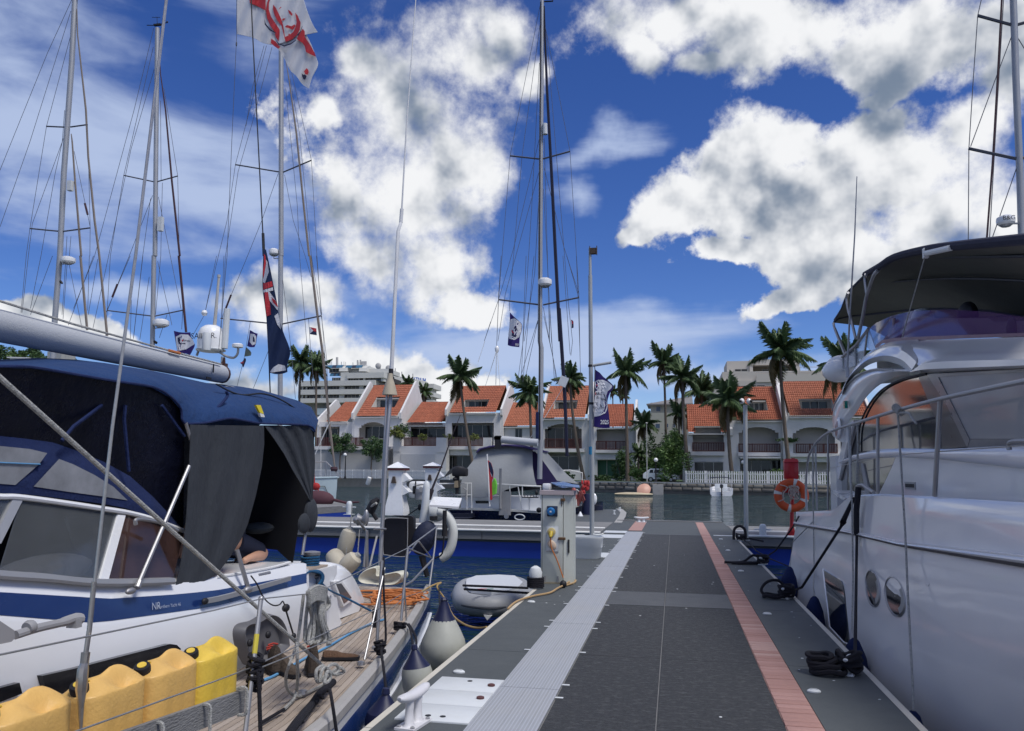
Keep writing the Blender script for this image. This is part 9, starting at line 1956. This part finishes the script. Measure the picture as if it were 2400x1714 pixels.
f3,wy=rally('purple rally flag just left of the white satellite dome','P',[
 [(232,712),(280,725),(340,730),(390,727)],[(245,790),(290,780),(350,780),(400,790)],[(255,850),(300,850),(370,850),(432,845)],[(265,905),(310,905),(360,905),(405,910)],[(275,940),(310,935),(345,930),(385,945)]],Y2-1,
 ([[(250,770),(300,745),(370,750),(415,800),(430,840),(390,865),(350,890),(270,905),(258,850)]],[[(305,800),(340,790),(345,810),(315,815)]],[[(270,780),(290,770),(290,820),(310,840),(285,840),(270,810)],[(300,830),(360,830),(340,842)]]),1,fold=.10)
tex(text_mb('Europe',1,.01),'P',(355,805),24,26,.15,wy,.02).build('lettering',cn,f3,smooth=False)
f4,wy=rally('torn pale purple rally flag hanging in the gap right of the satellite dome','P',[
 [(955,705),(975,715),(1000,730),(1030,740)],[(950,760),(975,770),(1000,780),(1020,790)],[(940,810),(965,820),(990,830),(1015,830)],[(930,858),(955,868),(980,870),(1000,868)]],Y3-3,
 ([[(960,740),(1000,745),(1018,770),(1010,840),(980,850),(955,820)]],[],[[(985,760),(1000,780),(1005,820),(985,815)]]),1,fold=.15)
def small(label,c,grid,Y,m,decals=(),group=None):
    t,_=flag(label,c,grid,Y,m,decals,group=group,fold=.06,name='courtesy_flag'); return t
small('small grey green pennant below the torn rally flag','P',[[(920,868),(940,885),(960,905)],[(912,910),(940,915),(970,925)],[(905,958),(935,955),(965,948)]],Y3-3,mat('grey_green_flag',(.10,.13,.12),.8))
small('tiny red and navy twisted pennant, lowest on the same halyard','P',[[(860,1018),(885,1005),(905,975),(918,978)],[(870,1024),(890,1025),(905,1010),(918,1000)],[(885,1040),(890,1060),(897,1055),(905,1035)]],Y3-3,cn,[('red_print',cr_,[[(860,1018),(900,1000),(895,1025),(872,1022)]])])
b=MB(); b.tube([hY('P',960,630,Y3-3),hY('P',905,960,Y3-3),hY('P',835,1240,Y3-3)],.012,5); solo('flag_halyard',b,M_['stay'],'thin halyard carrying the torn flag and pennants','rope')
small('small red, white and navy courtesy flag under the right spreader','P',[[(1522,678),(1550,683),(1588,690)],[(1524,715),(1555,715),(1590,715)],[(1526,745),(1555,750),(1593,756)]],Y3-.2,cn,[('red_print',cr_,[[(1530,678),(1588,690),(1592,722),(1550,715)]]),('white_print',cw,[[(1522,678),(1530,680),(1560,712),(1526,742)]])])
small('tiny red, white and navy courtesy flag right of the dark furled genoa','T',[[(612,486),(622,490),(630,500)],[(613,515),(622,520),(631,525)],[(616,550),(624,550),(631,545)]],Y4-.2,cn,[('red_print',cr_,[[(613,488),(628,500),(628,520),(618,515)]]),('white_print',cw,[[(612,490),(618,510),(618,548),(614,545)]])])
rd,wy=flag('red ensign with a union canton rolled round the staff in front of the grey tent','E',[
 [(583,320),(600,335),(615,350)],[(588,400),(612,410),(635,425)],[(594,470),(612,480),(632,490)],[(597,540),(610,540),(622,530)],[(605,700),(615,700),(625,690)]],Y4-1.2,cr_,[('navy_print',cn,[[(590,330),(610,345),(630,400),(636,440),(628,480),(605,430),(592,380)]]),('white_print',cw,[[(592,370),(618,380),(634,400),(630,415),(596,392)],[(605,400),(615,440),(626,470),(620,480),(606,440)]])],fold=.05)
b=MB(); b.tube(yl('E',[(575,262),(600,760)],Y4-1.2),.03,6); b.build('staff',M_['pipe'],rd)
b=MB(); g_=[E(u,v,-1.1) for u,v in ((640,490),(655,520),(662,560),(655,640),(625,655),(612,600),(620,540))]; b.prism(g_,(0,.2,0)); solo('green_bag',b,mat('lime_bag',(.16,.55,.06),.7,var=.3,vs=5),'bright lime green bag hanging on the stern rail beside the red ensign','bag')
b=MB(); b.tube(yl('E',[(703,400),(700,780)],Y4-.6),.05,8); b.box(E(745,730,-.5),(.45,.1,.9)); solo('grey_board',b,M_['greypl'],'brown pole and grey board strapped to the rail in front of the tent','board')
